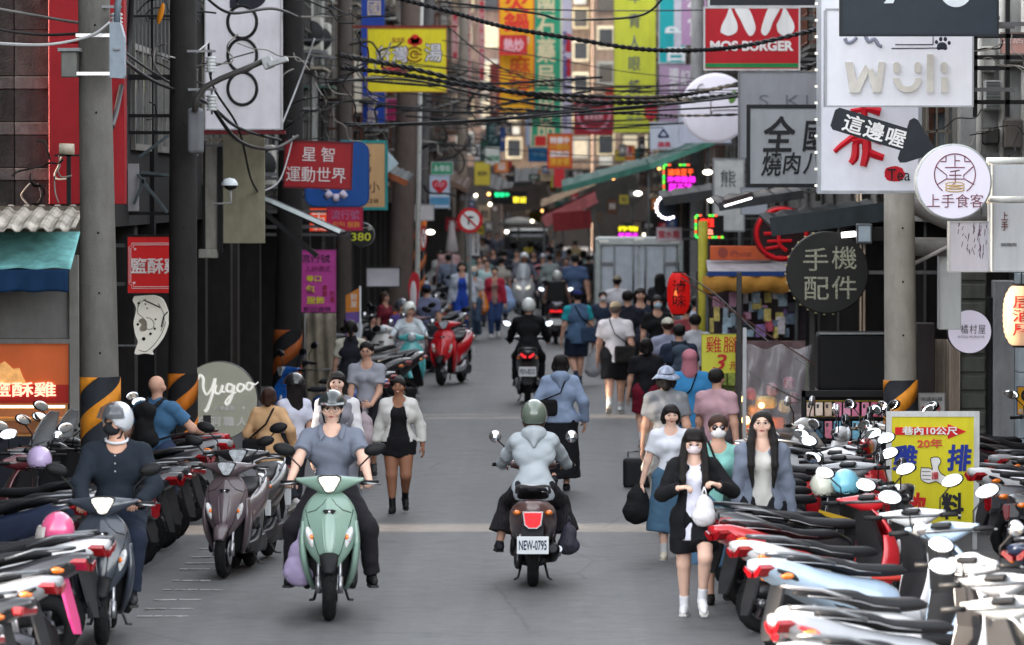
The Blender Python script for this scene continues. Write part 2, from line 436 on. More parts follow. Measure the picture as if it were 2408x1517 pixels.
def fender(mb, cy, cz, r, hw, a0, a1, m=0, n=14):
    rings = []
    for i in range(n+1):
        a = R(a0 + (a1-a0)*i/n); w = hw*(1 - .35*abs(2*i/n-1)**3); ring = []
        for j in range(7):
            t = -1+2*j/6; rr = r + .025*(1-t*t); ring.append((w*t, cy + rr*cos(a), cz + rr*sin(a)))
        for j in range(7):
            t = 1-2*j/6; rr = r - .008 + .02*(1-t*t); ring.append((w*.93*t, cy + rr*cos(a), cz + rr*sin(a)))
        rings.append(ring)
    return mb.loft(rings, m, True)
LAMP_OFF = mat((190, 195, 200), rough=.08, var=.35, scale=45, coat=1.0)
LAMP_ON = mat((250, 226, 190), rough=.15, var=.75, scale=55, emit=.5, coat=1)
REDGL = glassy((140, 14, 22)); REDON = glassy((235, 24, 34), .4); AMBER = glassy((235, 120, 30)); SMOKE = glassy((205, 205, 205))
GLASS_M = mat((235, 240, 245), rough=.03, metal=1.0, var=.02)
SEATM = mat((34, 34, 37), rough=.62, var=.12, scale=14, bump=.25, bscale=90)
PLATEM = mat((225, 228, 230), rough=.35, var=.04)
SIL = metal((165, 165, 168), .32)
STEER = {'front_wheel', 'fork', 'front_fender', 'handlebar_cowl', 'handlebar', 'grip', 'mirror', 'headlight', 'headlight_ring'}
_SP = {}
def scooter_parts(st):
    if st in _SP: return _SP[st]
    P = []   # (name, mesh, role, parent index)
    def A(name, mb, mats, role=None, par=None, at_=None):
        me = mb if isinstance(mb, bpy.types.Mesh) else mb.mesh(name, mats)
        P.append((name, me, role, par, at_)); return len(P)-1
    retro, maxi = st == 'retro', st == 'maxi'
    ty, ri = tyre_mesh(), rim_mesh()
    w1 = A('front_wheel', MB().lathe([(1e-4, -.06), (.018, -.06), (.018, .06), (1e-4, .06)], (0, -.65, .23), 'X', 10), STEEL)
    A('tyre', ty, None, None, w1, (0, -.65, .23)); A('rim', ri, None, None, w1, (0, -.65, .23))
    dm = MB().lathe([(.05, .058), (.11, .058), (.11, .063), (.05, .063), (.05, .058)], (0, -.65, .23), 'X', 22)
    A('brake_disc', dm, SIL, None, w1)
    w2 = A('rear_wheel', MB().lathe([(1e-4, -.06), (.018, -.06), (.018, .06), (1e-4, .06)], (0, .62, .23), 'X', 10), STEEL)
    A('tyre', ty, None, None, w2, (0, .62, .23)); A('rim', ri, None, None, w2, (0, .62, .23))
    fk = MB()
    for sx in (-1, 1): fk.tube([(sx*.078, -.65, .23), (sx*.078, -.575, .50)], .016, 8).tube([(sx*.078, -.653, .2), (sx*.078, -.63, .32)], .024, 8)
    A('fork', fk, SIL)
    A('front_fender', fender(MB(), -.65, .23, .250, .07 if not retro else .09, 40, 150), None, 'fend')
    # leg shield, flanks, skirts
    if retro: rows = [(.34, -.44, .16, .10), (.45, -.46, .20, .14), (.62, -.46, .215, .12), (.80, -.43, .19, .09), (.93, -.40, .10, .06)]
    elif maxi: rows = [(.40, -.62, .10, .10), (.52, -.62, .19, .16), (.70, -.58, .25, .20), (.86, -.52, .25, .20), (.98, -.46, .19, .13), (1.06, -.40, .12, .06)]
    else: rows = [(.365, -.645, .03, .03), (.43, -.60, .10, .09), (.53, -.56, .17, .13), (.66, -.53, .205, .13), (.78, -.49, .195, .12), (.87, -.45, .15, .09), (.93, -.42, .085, .05)]
    A('front_shield', shield(MB(), rows, 0, 1.25 if not retro else 2.2), None, 'paint')
    srow = crom(rows, 6)
    def shy(x, z, pw):
        r_ = srow[np.argmin(np.abs(srow[:, 0]-z))]; return r_[1] - r_[3]*(1-min(1, abs(x)/max(r_[2], .01))**pw)
    if st == 'sport':
        for sx in (-1, 1):
            for q in ([(.175, .80), (.15, .70), (.115, .60), (.085, .50), (.05, .43)], [(.02, .88), (.05, .84), (.10, .80), (.16, .78)]):
                A('panel_seam', MB().tube([(sx*x_, shy(x_, z_, 1.25)-.001, z_) for x_, z_ in q], .0035, 5), BLACK)
            A('panel_ridge', MB().tube([(sx*x_, shy(x_, z_, 1.25)-.002, z_) for x_, z_ in [(.05, .74), (.045, .64), (.035, .54), (.02, .45)]], [.003, .007, .006, .003], 6), None, 'paint')
    for sx in (-1, 1):
        A('leg_shield', zpath(MB(), [(.20, sx*.115, -.30, .02, .05), (.28, sx*.15, -.38, .028, .08), (.42, sx*.185, -.46, .03, .09), (.58, sx*.20, -.49, .026, .075), (.72, sx*.19, -.475, .018, .05)]), None, 'paint')
        A('side_skirt', ypath(MB(), [(-.36, .255, .03, .05), (-.2, .26, .036, .05), (.05, .27, .036, .055), (.22, .33, .03, .07)], x=sx*.168), None, 'trim')
    A('inner_panel', MB().add([(-.17, -.36, .28), (.17, -.36, .28), (.17, -.47, .58), (-.17, -.47, .58), (-.09, -.40, .92), (.09, -.40, .92),
        (-.17, -.33, .28), (.17, -.33, .28), (.19, -.42, .58), (-.19, -.42, .58), (-.10, -.36, .92), (.10, -.36, .92)],
        [(0,1,2,3), (3,2,5,4), (7,6,9,8), (8,9,10,11), (0,3,9,6), (3,4,10,9), (1,7,8,2), (2,8,11,5), (4,5,11,10), (0,6,7,1)]), DARK)
    A('floorboard', MB().box(-.16, .16, -.37, .14, .245, .285, c=.008), DARK)
    vis = ypath(MB(), [(-.50, .56, .10, .04), (-.46, .5, .15, .12), (-.40, .36, .15, .12), (-.36, .26, .12, .05)])
    A('under_cowl', vis, DARK)
    # bars
    hz = .99
    if retro: rows = [(-.20, -.37, hz, .035, .03), (-.12, -.39, hz, .05, .05), (0, -.41, hz+.01, .075, .075), (.12, -.39, hz, .05, .05), (.20, -.37, hz, .035, .03)]
    elif maxi: rows = [(-.16, -.38, hz, .03, .03), (0, -.38, hz+.03, .05, .05), (.16, -.38, hz, .03, .03)]
    else: rows = [(-.25, -.37, hz+.025, .03, .012), (-.17, -.39, hz+.01, .045, .035), (-.08, -.425, hz-.005, .07, .062), (0, -.44, hz-.01, .08, .075), (.08, -.425, hz-.005, .07, .062), (.17, -.39, hz+.01, .045, .035), (.25, -.37, hz+.025, .03, .012)]
    cw = A('handlebar_cowl', xpath(MB(), rows), None, 'paint')
    A('dashboard', MB().box(-.07, .07, -.37, -.31, hz+.02, hz+.05, c=.01, rot=Matrix.Rotation(R(-25), 3, 'X')), BLACK, None, cw)
    hb = MB().tube([(-.24, -.35, hz+.0), (.24, -.35, hz+.0)], .012, 8)
    A('handlebar', hb, STEEL)
    for sx in (-1, 1):
        g = A('grip', MB().tube([(sx*.23, -.35, hz), (sx*.26, -.345, hz), (sx*.36, -.335, hz)], [.02, .017, .017], 10), BLACK)
        A('brake_lever', MB().tube([(sx*.24, -.38, hz), (sx*.30, -.41, hz-.005), (sx*.37, -.395, hz-.01)], .007, 6), SIL, None, g)
        s0 = (sx*.215, -.37, hz+.02); hd = (sx*.335, -.35, 1.235)
        mr = A('mirror', MB().tube([s0, (sx*.22, -.37, hz+.12), (sx*.30, -.36, hz+.20), hd], .0065, 6), BLACK)
        if retro: A('mirror_shell', MB().lathe([(1e-4, -.02), (.045, -.016), (.055, 0), (.05, .012), (1e-4, .014)], hd, 'Y', 18), CHROME, None, mr)
        else: A('mirror_shell', MB().ball(hd, 1, 0, 14, 8, (.085, .03, .048), Matrix.Rotation(R(-14*sx), 3, 'Y')), BLACK, None, mr)
        gl = MB()
        if retro: gl.lathe([(1e-4, .0), (.048, .0), (.048, .003), (1e-4, .004)], (hd[0], hd[1]+.020, hd[2]), 'Y', 18, rot=Matrix.Rotation(R(9), 3, 'X'))
        else: gl.ball((hd[0], hd[1]+.026, hd[2]), 1, 0, 18, 8, (.080, .005, .045), Matrix.Rotation(R(11), 3, 'X') @ Matrix.Rotation(R(-14*sx), 3, 'Y'))
        A('mirror_glass', gl, GLASS_M, None, mr)
    # lights in front
    if retro:
        A('headlight', MB().lathe([(1e-4, -.022), (.05, -.015), (.064, 0), (.066, .02), (1e-4, .02)], (0, -.485, hz+.01), 'Y', 22), [LAMP_OFF], 'lamp')
        A('headlight_ring', MB().lathe([(.062, -.006), (.072, -.004), (.074, .02), (.062, .02)], (0, -.482, hz+.01), 'Y', 22), CHROME)
    elif maxi:
        for sx in (-1, 1): A('headlight', MB().ball((sx*.105, -.715, .80), 1, 0, 14, 8, (.075, .05, .035), Matrix.Rotation(R(-28*sx), 3, 'Y')), [LAMP_OFF], 'lamp')
        A('windscreen', shield(MB(), [(1.0, -.55, .17, .10), (1.12, -.50, .17, .09), (1.26, -.44, .14, .06), (1.34, -.40, .08, .03)], 0, 2, back=.006), [mat((170, 175, 180), rough=.1, alpha=.75, coat=1)])
    else:
        poly = [(-.078, .045), (-.05, .056), (.05, .056), (.078, .045), (.074, .02), (.03, -.052), (.012, -.06), (-.012, -.06), (-.03, -.052), (-.074, .02)]
        A('headlight', MB().prism([(a, b+hz) for a, b in poly], -.522, -.48), [LAMP_OFF], 'lamp')
        A('headlight_ring', MB().prism([(a*1.13, b*1.13+hz) for a, b in poly], -.514, -.47), DARK)
    for sx in (-1, 1):
        M1 = Matrix.Rotation(R((20 if not retro else 8)*sx), 3, 'Y') @ Matrix.Rotation(R(-25*sx), 3, 'Z')
        z0, x0, y0 = (.60, .135, -.592) if not retro else (.72, .15, -.50)
        if maxi: z0, x0, y0 = .92, .17, -.61
        A('indicator', MB().ball((sx*x0, y0, z0), 1, 0, 12, 8, (.032 if not retro else .03, .02, .088 if not retro else .03), M1), SMOKE)
        A('indicator_bulb', MB().ball((sx*(x0-.004), y0-.012, z0+.008), 1, 0, 10, 6, (.018, .012, .022), M1), AMBER)
    if not maxi: A('front_grille', MB().prism([(-.05, .80), (-.03, .808), (.03, .808), (.05, .80), (.03, .775), (0, .767), (-.03, .775)], -.605, -.565), BLACK)
    A('badge', MB().lathe([(1e-4, -.004), (.012, -.003), (.013, .01), (1e-4, .01)], (0, -.607, .79), 'Y', 14), CHROME)
    # seat, tail
    if retro: rows = [(-.02, .47, .11, .18), (.12, .50, .17, .20), (.32, .53, .20, .19), (.55, .58, .205, .16), (.75, .63, .175, .13), (.90, .67, .11, .09), (.95, .69, .06, .05)]
    else: rows = [(-.02, .46, .09, .17), (.12, .50, .14, .19), (.32, .56, .165, .16), (.55, .64, .18, .13), (.75, .72, .165, .108), (.92, .785, .12, .075), (1.05, .825, .055, .03)]
    A('rear_body', ypath(MB(), rows), None, 'paint')
    for sx in (-1, 1):
        if not retro: A('side_panel', ypath(MB(), [(.10, .42, .012, .03), (.25, .47, .018, .065), (.5, .58, .02, .06), (.75, .70, .018, .035), (.93, .775, .012, .012)], x=sx*.138, n=12), None, 'trim')
    sr = [(-.10, .735, .05, .02), (-.02, .745, .10, .045), (.15, .745, .135, .05), (.33, .765, .14, .05), (.43, .80, .13, .052), (.6, .828, .115, .036), (.78, .845, .08, .028), (.84, .85, .04, .018)]
    if st == 'sport': sr = [(-.10, .735, .05, .02), (-.02, .745, .10, .04), (.15, .75, .13, .042), (.33, .768, .132, .04), (.43, .80, .12, .042), (.58, .825, .105, .034), (.69, .842, .08, .026), (.76, .845, .04, .016)]
    st_ = A('seat', ypath(MB(), sr), SEATM)
    A('seat_piping', MB().tube([(x*.99, y, z) for (x, y, z) in [(-.133, .15, .728), (-.139, .33, .75), (-.128, .43, .782), (-.118, .6, .808), (-.083, .78, .826)]], .004, 5), SIL, None, st_)
    gr = MB().tube([(-.145, .50, .80), (-.14, .70, .865), (-.10, .88, .885), (0, .93, .89), (.10, .88, .885), (.14, .70, .865), (.145, .50, .80)], .012, 8)
    A('grab_rail', gr, SIL if retro else STEEL)
    if retro:
        A('tail_light', MB().prism([(-.075, .66), (.075, .66), (.062, .56), (.03, .535), (-.03, .535), (-.062, .56)], .90, .985), [REDGL], 'tail')
        A('tail_light_ring', MB().prism([(-.088, .672), (.088, .672), (.073, .555), (.035, .523), (-.035, .523), (-.073, .555)], .89, .975), CHROME)
    elif maxi:
        A('tail_light', MB().box(-.14, .14, .95, 1.03, .74, .80, c=.015), [REDGL], 'tail')
    else:
        for sx in (-1, 1): A('tail_light', MB().prism([(sx*.015, .765), (sx*.10, .815), (sx*.115, .79), (sx*.06, .74), (sx*.02, .735)], .93, 1.045), [REDGL], 'tail')
    for sx in (-1, 1): A('rear_indicator', MB().ball((sx*.135, .86 if not retro else .88, .735 if not retro else .655), 1, 0, 10, 7, (.035, .05, .025)), AMBER)
    A('rear_mudguard', MB().add([(-.09, .84, .70), (.09, .84, .70), (.09, .93, .42), (-.09, .93, .42), (-.06, .96, .32), (.06, .96, .32),
        (-.09, .86, .70), (.09, .86, .70), (.09, .95, .42), (-.09, .95, .42), (-.06, .98, .32), (.06, .98, .32)],
        [(0,1,2,3), (3,2,5,4), (7,6,9,8), (8,9,10,11), (0,3,9,6), (3,4,10,9), (1,7,8,2), (2,8,11,5), (4,5,11,10), (0,6,7,1)]), DARK)
    pz = -.14 if retro else 0
    A('license_plate', MB().box(-.135, .135, .985, .991, .45+pz, .60+pz, c=.002), PLATEM)
    eng = ypath(MB(), [(.02, .25, .06, .05), (.15, .25, .13, .09), (.35, .27, .15, .12), (.5, .28, .11, .10), (.62, .24, .07, .07)])
    A('engine', eng, metal((60, 60, 63), .5))
    A('belt_cover', ypath(MB(), [(.05, .24, .02, .06), (.2, .24, .035, .085), (.45, .24, .035, .075), (.62, .235, .035, .085), (.72, .235, .02, .05)], x=.13), metal((78, 78, 82), .45))
    ex = A('exhaust', MB().tube([(-.10, .10, .18), (-.15, .25, .2), (-.16, .32, .22), (-.165, .38, .24), (-.17, .72, .33), (-.17, .76, .34)], [.02, .022, .03, .052, .062, .035], 14), metal((50, 50, 52), .45))
    A('heat_shield', MB().tube([(-.215, .45, .27), (-.222, .68, .33)], .03, 8), SIL, None, ex)
    A('shock', MB().tube([(.115, .60, .26), (.105, .52, .58)], .024, 8), SIL)
    A('center_stand', MB().tube([(.1, .26, .17), (.13, .38, .06), (.16, .46, .05)], .011, 6).tube([(-.1, .26, .17), (-.13, .38, .06), (-.16, .46, .05)], .011, 6), STEEL)
    _SP[st] = P
    return P
def setmat(o, i, m):
    o.material_slots[i].link = 'OBJECT'; o.material_slots[i].material = m
def scooter(label, loc, rz=0.0, st='sport', col=(120, 120, 125), trim=None, on=False, plate=None, group=None, lean=0.0, sc=1.0, steer=0.0, drop=(), name='scooter', fend=None, mud=None):
    t = thing(name, label, 'scooter', loc, rz, group); t.rotation_euler = (0, R(lean), rz); t.scale = (sc,)*3
    pm = paint(col); tm = paint(trim) if trim else plastic((34, 34, 36), .45); made = []
    for (nm, me, role, par, at_) in scooter_parts(st):
        if nm in drop: made.append(None); continue
        o = bpy.data.objects.new(nm, me); COL.objects.link(o); o.parent = t if par is None else (made[par] or t)
        if at_: o.location = at_
        if steer and par is None and nm in STEER:
            c_, s_ = cos(steer), sin(steer); o.rotation_euler = (0, 0, steer); o.location = (-s_*.45, -.45 + c_*.45, 0)
        if mud and nm == 'rear_mudguard': setmat(o, 0, paint(mud))
        if role == 'paint' and not me.materials: me.materials.append(pm)
        if role in ('trim', 'fend') and not me.materials: me.materials.append(tm)
        if role == 'fend': setmat(o, 0, paint(fend) if fend else (pm if st == 'retro' else BLACK))
        if role == 'paint': setmat(o, 0, pm)
        elif role == 'trim': setmat(o, 0, tm)
        elif role == 'lamp' and on: setmat(o, 0, LAMP_ON)
        elif role == 'tail' and on: setmat(o, 0, REDON)
        made.append(o)
        if nm == 'license_plate' and plate:
            mb = MB(); put_text(mb, plate, 0, 0, .235, .085, 0, .003, bold=.02)
            L = mb.build('plate_lettering', mat((25, 40, 70), rough=.5, var=.02), o, (0, .992, .525 - (.14 if st == 'retro' else 0)), (0, 0, pi))
    return t
# ------------------------------------------------------------------ people (facing -Y, feet at z = 0)
def v3(*a): return np.array(a, float)
def ik(a, t, l1, l2, bend):
    d = t-a; L = np.linalg.norm(d); L = min(L, (l1+l2)*.999); d = d/max(np.linalg.norm(d), 1e-6)
    x = (l1*l1 - l2*l2 + L*L)/(2*L); h = math.sqrt(max(l1*l1 - x*x, 0))
    b = np.array(bend, float); b = b - d*(b@d); b = b/max(np.linalg.norm(b), 1e-6)
    return a + d*x + b*h, a + d*L
def hand_geo(H, wrist, dirv, palm, side, curl=.5, grip=False):
    """palm plus five fingers; dirv points along the fingers, palm is the palm's normal"""
    d = dirv/np.linalg.norm(dirv); n = palm - d*(palm@d); n = n/max(np.linalg.norm(n), 1e-6); w = np.cross(d, n)*side
    P, F = [], []
    def tube(pts, rs, k=6):
        mb = MB(); mb.tube([tuple(p) for p in pts], rs, k); o = len(P)
        P.extend(mb.v); F.extend([tuple(i+o for i in f) for f in mb.f])
    # palm
    mb = MB(); rings = []
    for (t, hw, hh) in ((-.012, .012, .012), (0, .014, .0125), (.02, .02, .012), (.042, .0235, .0105), (.055, .022, .008)):
        c = wrist + d*t*H*1.02
        rings.append([tuple(c + w*hw*H*cos(2*pi*j/10) + n*hh*H*sin(2*pi*j/10)) for j in range(10)])
    mb.loft(rings); P.extend(mb.v); F.extend(mb.f)
    for k, (off, L, r) in enumerate(((-.0165, .042, .0052), (-.0055, .047, .0054), (.0055, .044, .0052), (.016, .034, .0046))):
        b = wrist + d*.052*H + w*off*H; a = 0.0; pts = [b]; cur = b
        for q in range(3):
            a += curl*(1.0 if not grip else 1.45)*(.75 if q == 0 else 1)
            cur = cur + (d*cos(a) + n*sin(a))*L*H*(.42, .32, .26)[q]; pts.append(cur)
        tube(pts, [r*H*1.05, r*H, r*H*.92, r*H*.7])
    b = wrist + d*.018*H - w*.018*H + n*.004*H; e = -w*.7 + d*.75 + n*.35; e = e/np.linalg.norm(e)
    m1 = b + e*.026*H; e2 = d*.8 + n*(.5 if not grip else 1.1) - w*.1; e2 = e2/np.linalg.norm(e2)
    tube([b - e*.008*H, m1, m1 + e2*.022*H], [.0085*H, .0066*H, .005*H])
    return P, F
_EYE = None
def face_parts(t, hc, H, fwd, up, lat, look, skin):
    """eyes, brows, nose shade, lips as parts; hc head centre"""
    M = Matrix((lat, -fwd, up)).transposed().to_4x4()   # local axes x=lat, y=back, z=up
    M.translation = Vector(hc)
    def put(name, mb, mats):
        me = mb.mesh(name, mats); me.transform(M); return obj(name, me, t)
    h = H
    if not look.get('shades'):
        for sx in (-1, 1):
            mb = MB(); mb.ball((sx*.0185*h, -.0468*h, .004*h), 1, 0, 10, 6, (.0115*h, .006*h, (.003 if look.get('closed') else .0052)*h))
            mb.ball((sx*.0185*h, -.0508*h, .0038*h), 1, 1, 8, 6, (.0056*h, .0044*h, (.001 if look.get('closed') else .005)*h))
            mb.tube([(sx*.009*h, -.0525*h, .0065*h), (sx*.0185*h, -.0535*h, .0098*h), (sx*.029*h, -.047*h, .0065*h)], .0019*h, 5, 1)
            put('eye', mb, [mat((225, 218, 210), rough=.3), mat((22, 16, 14), rough=.3)])
    for sx in (-1, 1):
        mb = MB(); mb.tube([(sx*.009*h, -.0515*h, .0185*h), (sx*.02*h, -.0525*h, .0205*h), (sx*.031*h, -.045*h, .0175*h)], [.0013*h, .0019*h, .0009*h], 5)
        put('eyebrow', mb, mat((40, 32, 28), rough=.8))
    if look.get('mask') is None:
        mb = MB()
        if look.get('smile'):
            mb.tube([(-.017*h, -.046*h, -.026*h), (-.009*h, -.0535*h, -.0325*h), (0, -.055*h, -.0345*h), (.009*h, -.0535*h, -.0325*h), (.017*h, -.046*h, -.026*h)], [.001*h, .003*h, .0035*h, .003*h, .001*h], 6)
            mb.ball((0, -.0565*h, -.0325*h), 1, 1, 8, 5, (.010*h, .003*h, .0025*h))
        else:
            mb.tube([(-.013*h, -.0495*h, -.031*h), (-.005*h, -.056*h, -.0298*h), (.005*h, -.056*h, -.0298*h), (.013*h, -.0495*h, -.031*h)], [.0012*h, .0026*h, .0026*h, .0012*h], 6)
            mb.tube([(-.010*h, -.0505*h, -.034*h), (0, -.0562*h, -.0352*h), (.010*h, -.0505*h, -.034*h)], [.001*h, .0026*h, .001*h], 6)
        put('mouth', mb, [mat((168, 88, 84), rough=.45), mat((235, 230, 225), rough=.4)])
    else:
        c = look['mask']
        s = SDF(.01*h); s.ball((0, -.030*h, -.024*h), 1, (.041*h, .036*h, .031*h), k=0)
        s.ball((0, -.052*h, -.012*h), 1, (.014*h, .016*h, .018*h), k=.012*h)
        s.clip((0, -.018*h, 0), (0, 1, 0))
        Pm, Fm = s.mesh(.0045*h/1.6*1.6)
        me = npmesh('face_mask', Pm, Fm, cloth(c)); me.transform(M); obj('face_mask', me, t)
    if look.get('glasses') or look.get('shades'):
        mb = MB(); gm = mat((30, 28, 28), rough=.3)
        for sx in (-1, 1):
            c = (sx*.0195*h, -.060*h, .003*h); ring = [(c[0]+.0145*h*cos(2*pi*j/16), c[1], c[2]+.0125*h*sin(2*pi*j/16)) for j in range(17)]
            mb.tube(ring, .0010*h if look.get('glasses') else .002*h, 5, 0, False)
            mb.tube([(sx*.034*h, -.060*h, .005*h), (sx*.045*h, -.045*h, .006*h), (sx*.0475*h, .0, .004*h)], .0009*h, 4)
            if look.get('shades'): mb.lathe([(1e-4, 0), (.0145*h, .0), (.0145*h, .002)], c, 'Y', 16, 1)
        mb.tube([(-.006*h, -.060*h, .006*h), (.006*h, -.060*h, .006*h)], .001*h, 4)
        put('spectacles', mb, [metal((90, 80, 75), .3) if look.get('glasses') else gm, mat((50, 22, 24), rough=.05, coat=1)])
def person(label, x, y, h=1.62, rz=0.0, z=0.0, res=.012, skin=SKIN, build=1.0, pose='walk', look=None, top=None, over=None, bottom=None,
           hair=('short', HAIR), hat=None, shoes=(200, 200, 200), socks=None, hands=None, feet=None, lean=0.0, hip=None, head=(0, 0), group=None,
           stride=.22, female=False, detail=True, hipy=0.0, seed=1, sit=False, flip=1, spread=.0, cat='person', boots=0):
    look = look or {}; H = h; u = h; t = thing('person', label, cat, (x, y, z), R(rz), group)
    hz = .52*u if hip is None else hip; P0 = v3(0, hipy, hz); la = R(lean)
    sp = v3(0, -sin(la), cos(la)); fw = v3(0, -cos(la), -sin(la)); lat = v3(1, 0, 0)
    shw = (.098 if female else .112)*u; hpw = .052*u*(1.06 if female else 1)
    W_ = P0 + sp*.10*u; C_ = P0 + sp*.20*u; S_ = P0 + sp*.285*u; Nb = P0 + sp*.315*u
    hp, hyw = R(head[0]), R(head[1])      # nod (positive looks down), turn (positive to its left, +X)
    up = v3(0, -sin(la*.35), cos(la*.35)); f0 = v3(sin(hyw)*cos(hp), -cos(hyw)*cos(hp), -sin(hp))
    lt = np.cross(up, f0); lt = -lt/np.linalg.norm(lt); 
    if lt[0]*cos(hyw) < 0: lt = -lt
    up2 = np.cross(f0, lt); up2 = up2/np.linalg.norm(up2)
    if up2[2] < 0: up2 = -up2
    Hc = Nb + up*.041*u + up2*.052*u
    # default hands and feet
    st = stride*flip
    if feet is None:
        if pose == 'walk': feet = [(-hpw*.8, -st*.5*u/1.6, 0, 0), (hpw*.8, st*.55*u/1.6, .035, 25)]
        else: feet = [(-hpw*1.15, 0, 0, 0), (hpw*1.15, .01, 0, 0)]
    if hands is None:
        hands = [(-shw-.055*u, .10*st*2 - .02, .455*u, None), (shw+.055*u, -.10*st*2 - .04, .455*u, None)]
    lu, lf, lth, lsh = .172*u, .15*u, .248*u, .235*u
    arms = []; legs = []
    for i, sx in enumerate((-1, 1)):
        sh = S_ + lat*sx*shw - sp*.010*u - fw*.004*u; tg = v3(*hands[i][:3])
        bd = (sx*.55, .8, -.3) if not sit else (sx*.9, .2, -.8)
        if len(hands[i]) > 4 and hands[i][4] is not None: bd = hands[i][4]
        el, wr = ik(sh, tg, lu, lf, bd); arms.append((sh, el, wr))
        hj = P0 + lat*sx*hpw - sp*.0*u; fx, fy, fz, hl = feet[i]
        an = v3(fx, fy + .02*u, fz + .042*u + sin(R(hl))*.09*u)
        kn, an = ik(hj, an, lth, lsh, (sx*(.25 if sit else .05) + sx*spread, -1, .35 if sit else .0)); legs.append((hj, kn, an, hl))
    b = build
    def torso(s, g=0.0, z0=None):
        s.cap(P0 - lat*.038*u*b, P0 + lat*.038*u*b, .066*u*b*(1.04 if female else 1)+g, None, fw, 1.18)
        s.cap(P0 + sp*.03*u, W_, .068*u*b+g, .063*u*b*(.92 if female else 1.0)+g, fw, 1.2)
        s.cap(W_, C_, .060*u*b+g, .068*u*b+g, fw, 1.22)
        s.cap(C_ - lat*.045*u*b, C_ + lat*.045*u*b, .062*u*b+g, None, fw, 1.15)
        s.cap(S_ - lat*(shw-.030*u) - sp*.012*u, S_ + lat*(shw-.030*u) - sp*.012*u, .030*u*b+g, None)
        for sx in (-1, 1): s.cap(S_ + lat*sx*(shw-.02*u) - sp*.008*u, Nb + lat*sx*.012*u, .020*u*b+g, .024*u+g)
        if female:
            for sx in (-1, 1): s.ball(C_ + lat*sx*.034*u + fw*.045*u + sp*.01*u, .029*u*b+g)
        else: s.cap(C_ + sp*.04*u - lat*.04*u + fw*.01*u, C_ + sp*.04*u + lat*.04*u + fw*.01*u, .045*u+g)
    def arm(s, i, g=0.0, frac=1.0, gb=None, flat=True):
        sh, el, wr = arms[i]; gb = g if gb is None else gb
        s.ball(sh, .027*u*b+g)
        if frac <= .55:
            q = frac/.55; e = sh + (el-sh)*q; s.cap(sh, e, .028*u*b+g, (.029-.005*q)*u*b+gb, L=flat)
        else:
            s.cap(sh, el, .028*u*b+g, .024*u*b+g)
            q = (frac-.55)/.45; e = el + (wr-el)*q; s.cap(el, e, .024*u*b+g, (.024-.008*q)*u*b+gb, L=flat)
    def leg(s, i, g=0.0, frac=1.0, gb=None, flat=True):
        hj, kn, an, hl = legs[i]; gb = g if gb is None else gb
        if frac <= .5:
            q = frac/.5; e = hj+(kn-hj)*q; s.cap(hj, e, .060*u*b+g, (.060-.02*q)*u*b+gb, L=flat)
        else:
            s.cap(hj, kn, .060*u*b+g, .038*u*b+g); q = (frac-.5)/.5; e = kn+(an-kn)*q
            s.cap(kn, e, .037*u*b+g, (.037-.013*q)*u*b+gb, L=flat)
    # ---- body
    s = SDF(.018*u); torso(s)
    for i in (0, 1):
        arm(s, i, 0, 1, flat=False); hj, kn, an, hl = legs[i]
        s.cap(hj, kn, .060*u*b, .036*u*b); s.cap(kn, an, .035*u*b, .021*u)
        d = (an-kn)/np.linalg.norm(an-kn); bk = np.cross(lat, d); bk = bk if bk[1] > 0 else -bk
        s.cap(kn + d*.05*u + bk*.012*u, kn + d*.12*u + bk*.010*u, .030*u*b, .022*u*b)
    s.cap(Nb - sp*.02*u, Nb + up*.05*u, .036*u, .031*u)
    s.ball(Hc + up2*.012*u - f0*.006*u, 1, (.047*u, .054*u, .052*u))
    s.cap(Hc - up2*.014*u + f0*.014*u, Hc - up2*.040*u + f0*.024*u, .036*u, .019*u, k=.02*u)
    s.cap(Hc + f0*.048*u + up2*.004*u, Hc + f0*.0515*u - up2*.013*u, .0035*u, .0060*u, k=.006*u)
    for sx in (-1, 1):
        s.ball(Hc + lt*sx*.0475*u - f0*.004*u - up2*.004*u, 1, (.006*u, .012*u, .017*u), k=.006*u)
        s.ball(Hc + lt*sx*.026*u + f0*.036*u - up2*.012*u, .017*u, k=.012*u)
    Pb, Fb = s.mesh(res)
    Pl, Fl = list(map(tuple, Pb)), [tuple(f) for f in Fb.tolist()]
    ends = []
    for i, sx in enumerate((-1, 1)):
        sh, el, wr = arms[i]; d = wr-el; d = d/np.linalg.norm(d); spec = hands[i][3] or {}
        pd = v3(*spec['dir']) if 'dir' in spec else d
        pn = v3(*spec['palm']) if 'palm' in spec else v3(-sx*1., .15, 0)
        if detail:
            hv, hf = hand_geo(u, wr, pd, pn, sx, spec.get('curl', .35), spec.get('grip', False))
            o = len(Pl); Pl += hv; Fl += [tuple(q+o for q in f) for f in hf]
        else:
            mb = MB(); mb.ball(tuple(wr + pd/np.linalg.norm(pd)*.04*u), 1, 0, 8, 6, (.02*u, .022*u, .042*u)); o = len(Pl); Pl += mb.v; Fl += [tuple(q+o for q in f) for f in mb.f]
        ends.append(wr + pd/np.linalg.norm(pd)*.055*u)
    me = bpy.data.meshes.new('body'); me.from_pydata(Pl, [], Fl); me.polygons.foreach_set('use_smooth', [True]*len(me.polygons)); me.materials.append(skin)
    obj('body', me, t)
    def part(name, s, m, r=None):
        P_, F_ = s.mesh(r or res)
        if len(P_) == 0: return None
        return obj(name, npmesh(name, P_, F_, m), t)
    wr_ = .0030
    # ---- clothes
    def neck_cut(s, r=.047, dz=.012):
        s.cap(Nb + fw*.03*u + sp*dz*u*0 + up*.005*u, Nb + up*.1*u + fw*.04*u, r*u, (r+.02)*u, op='-')
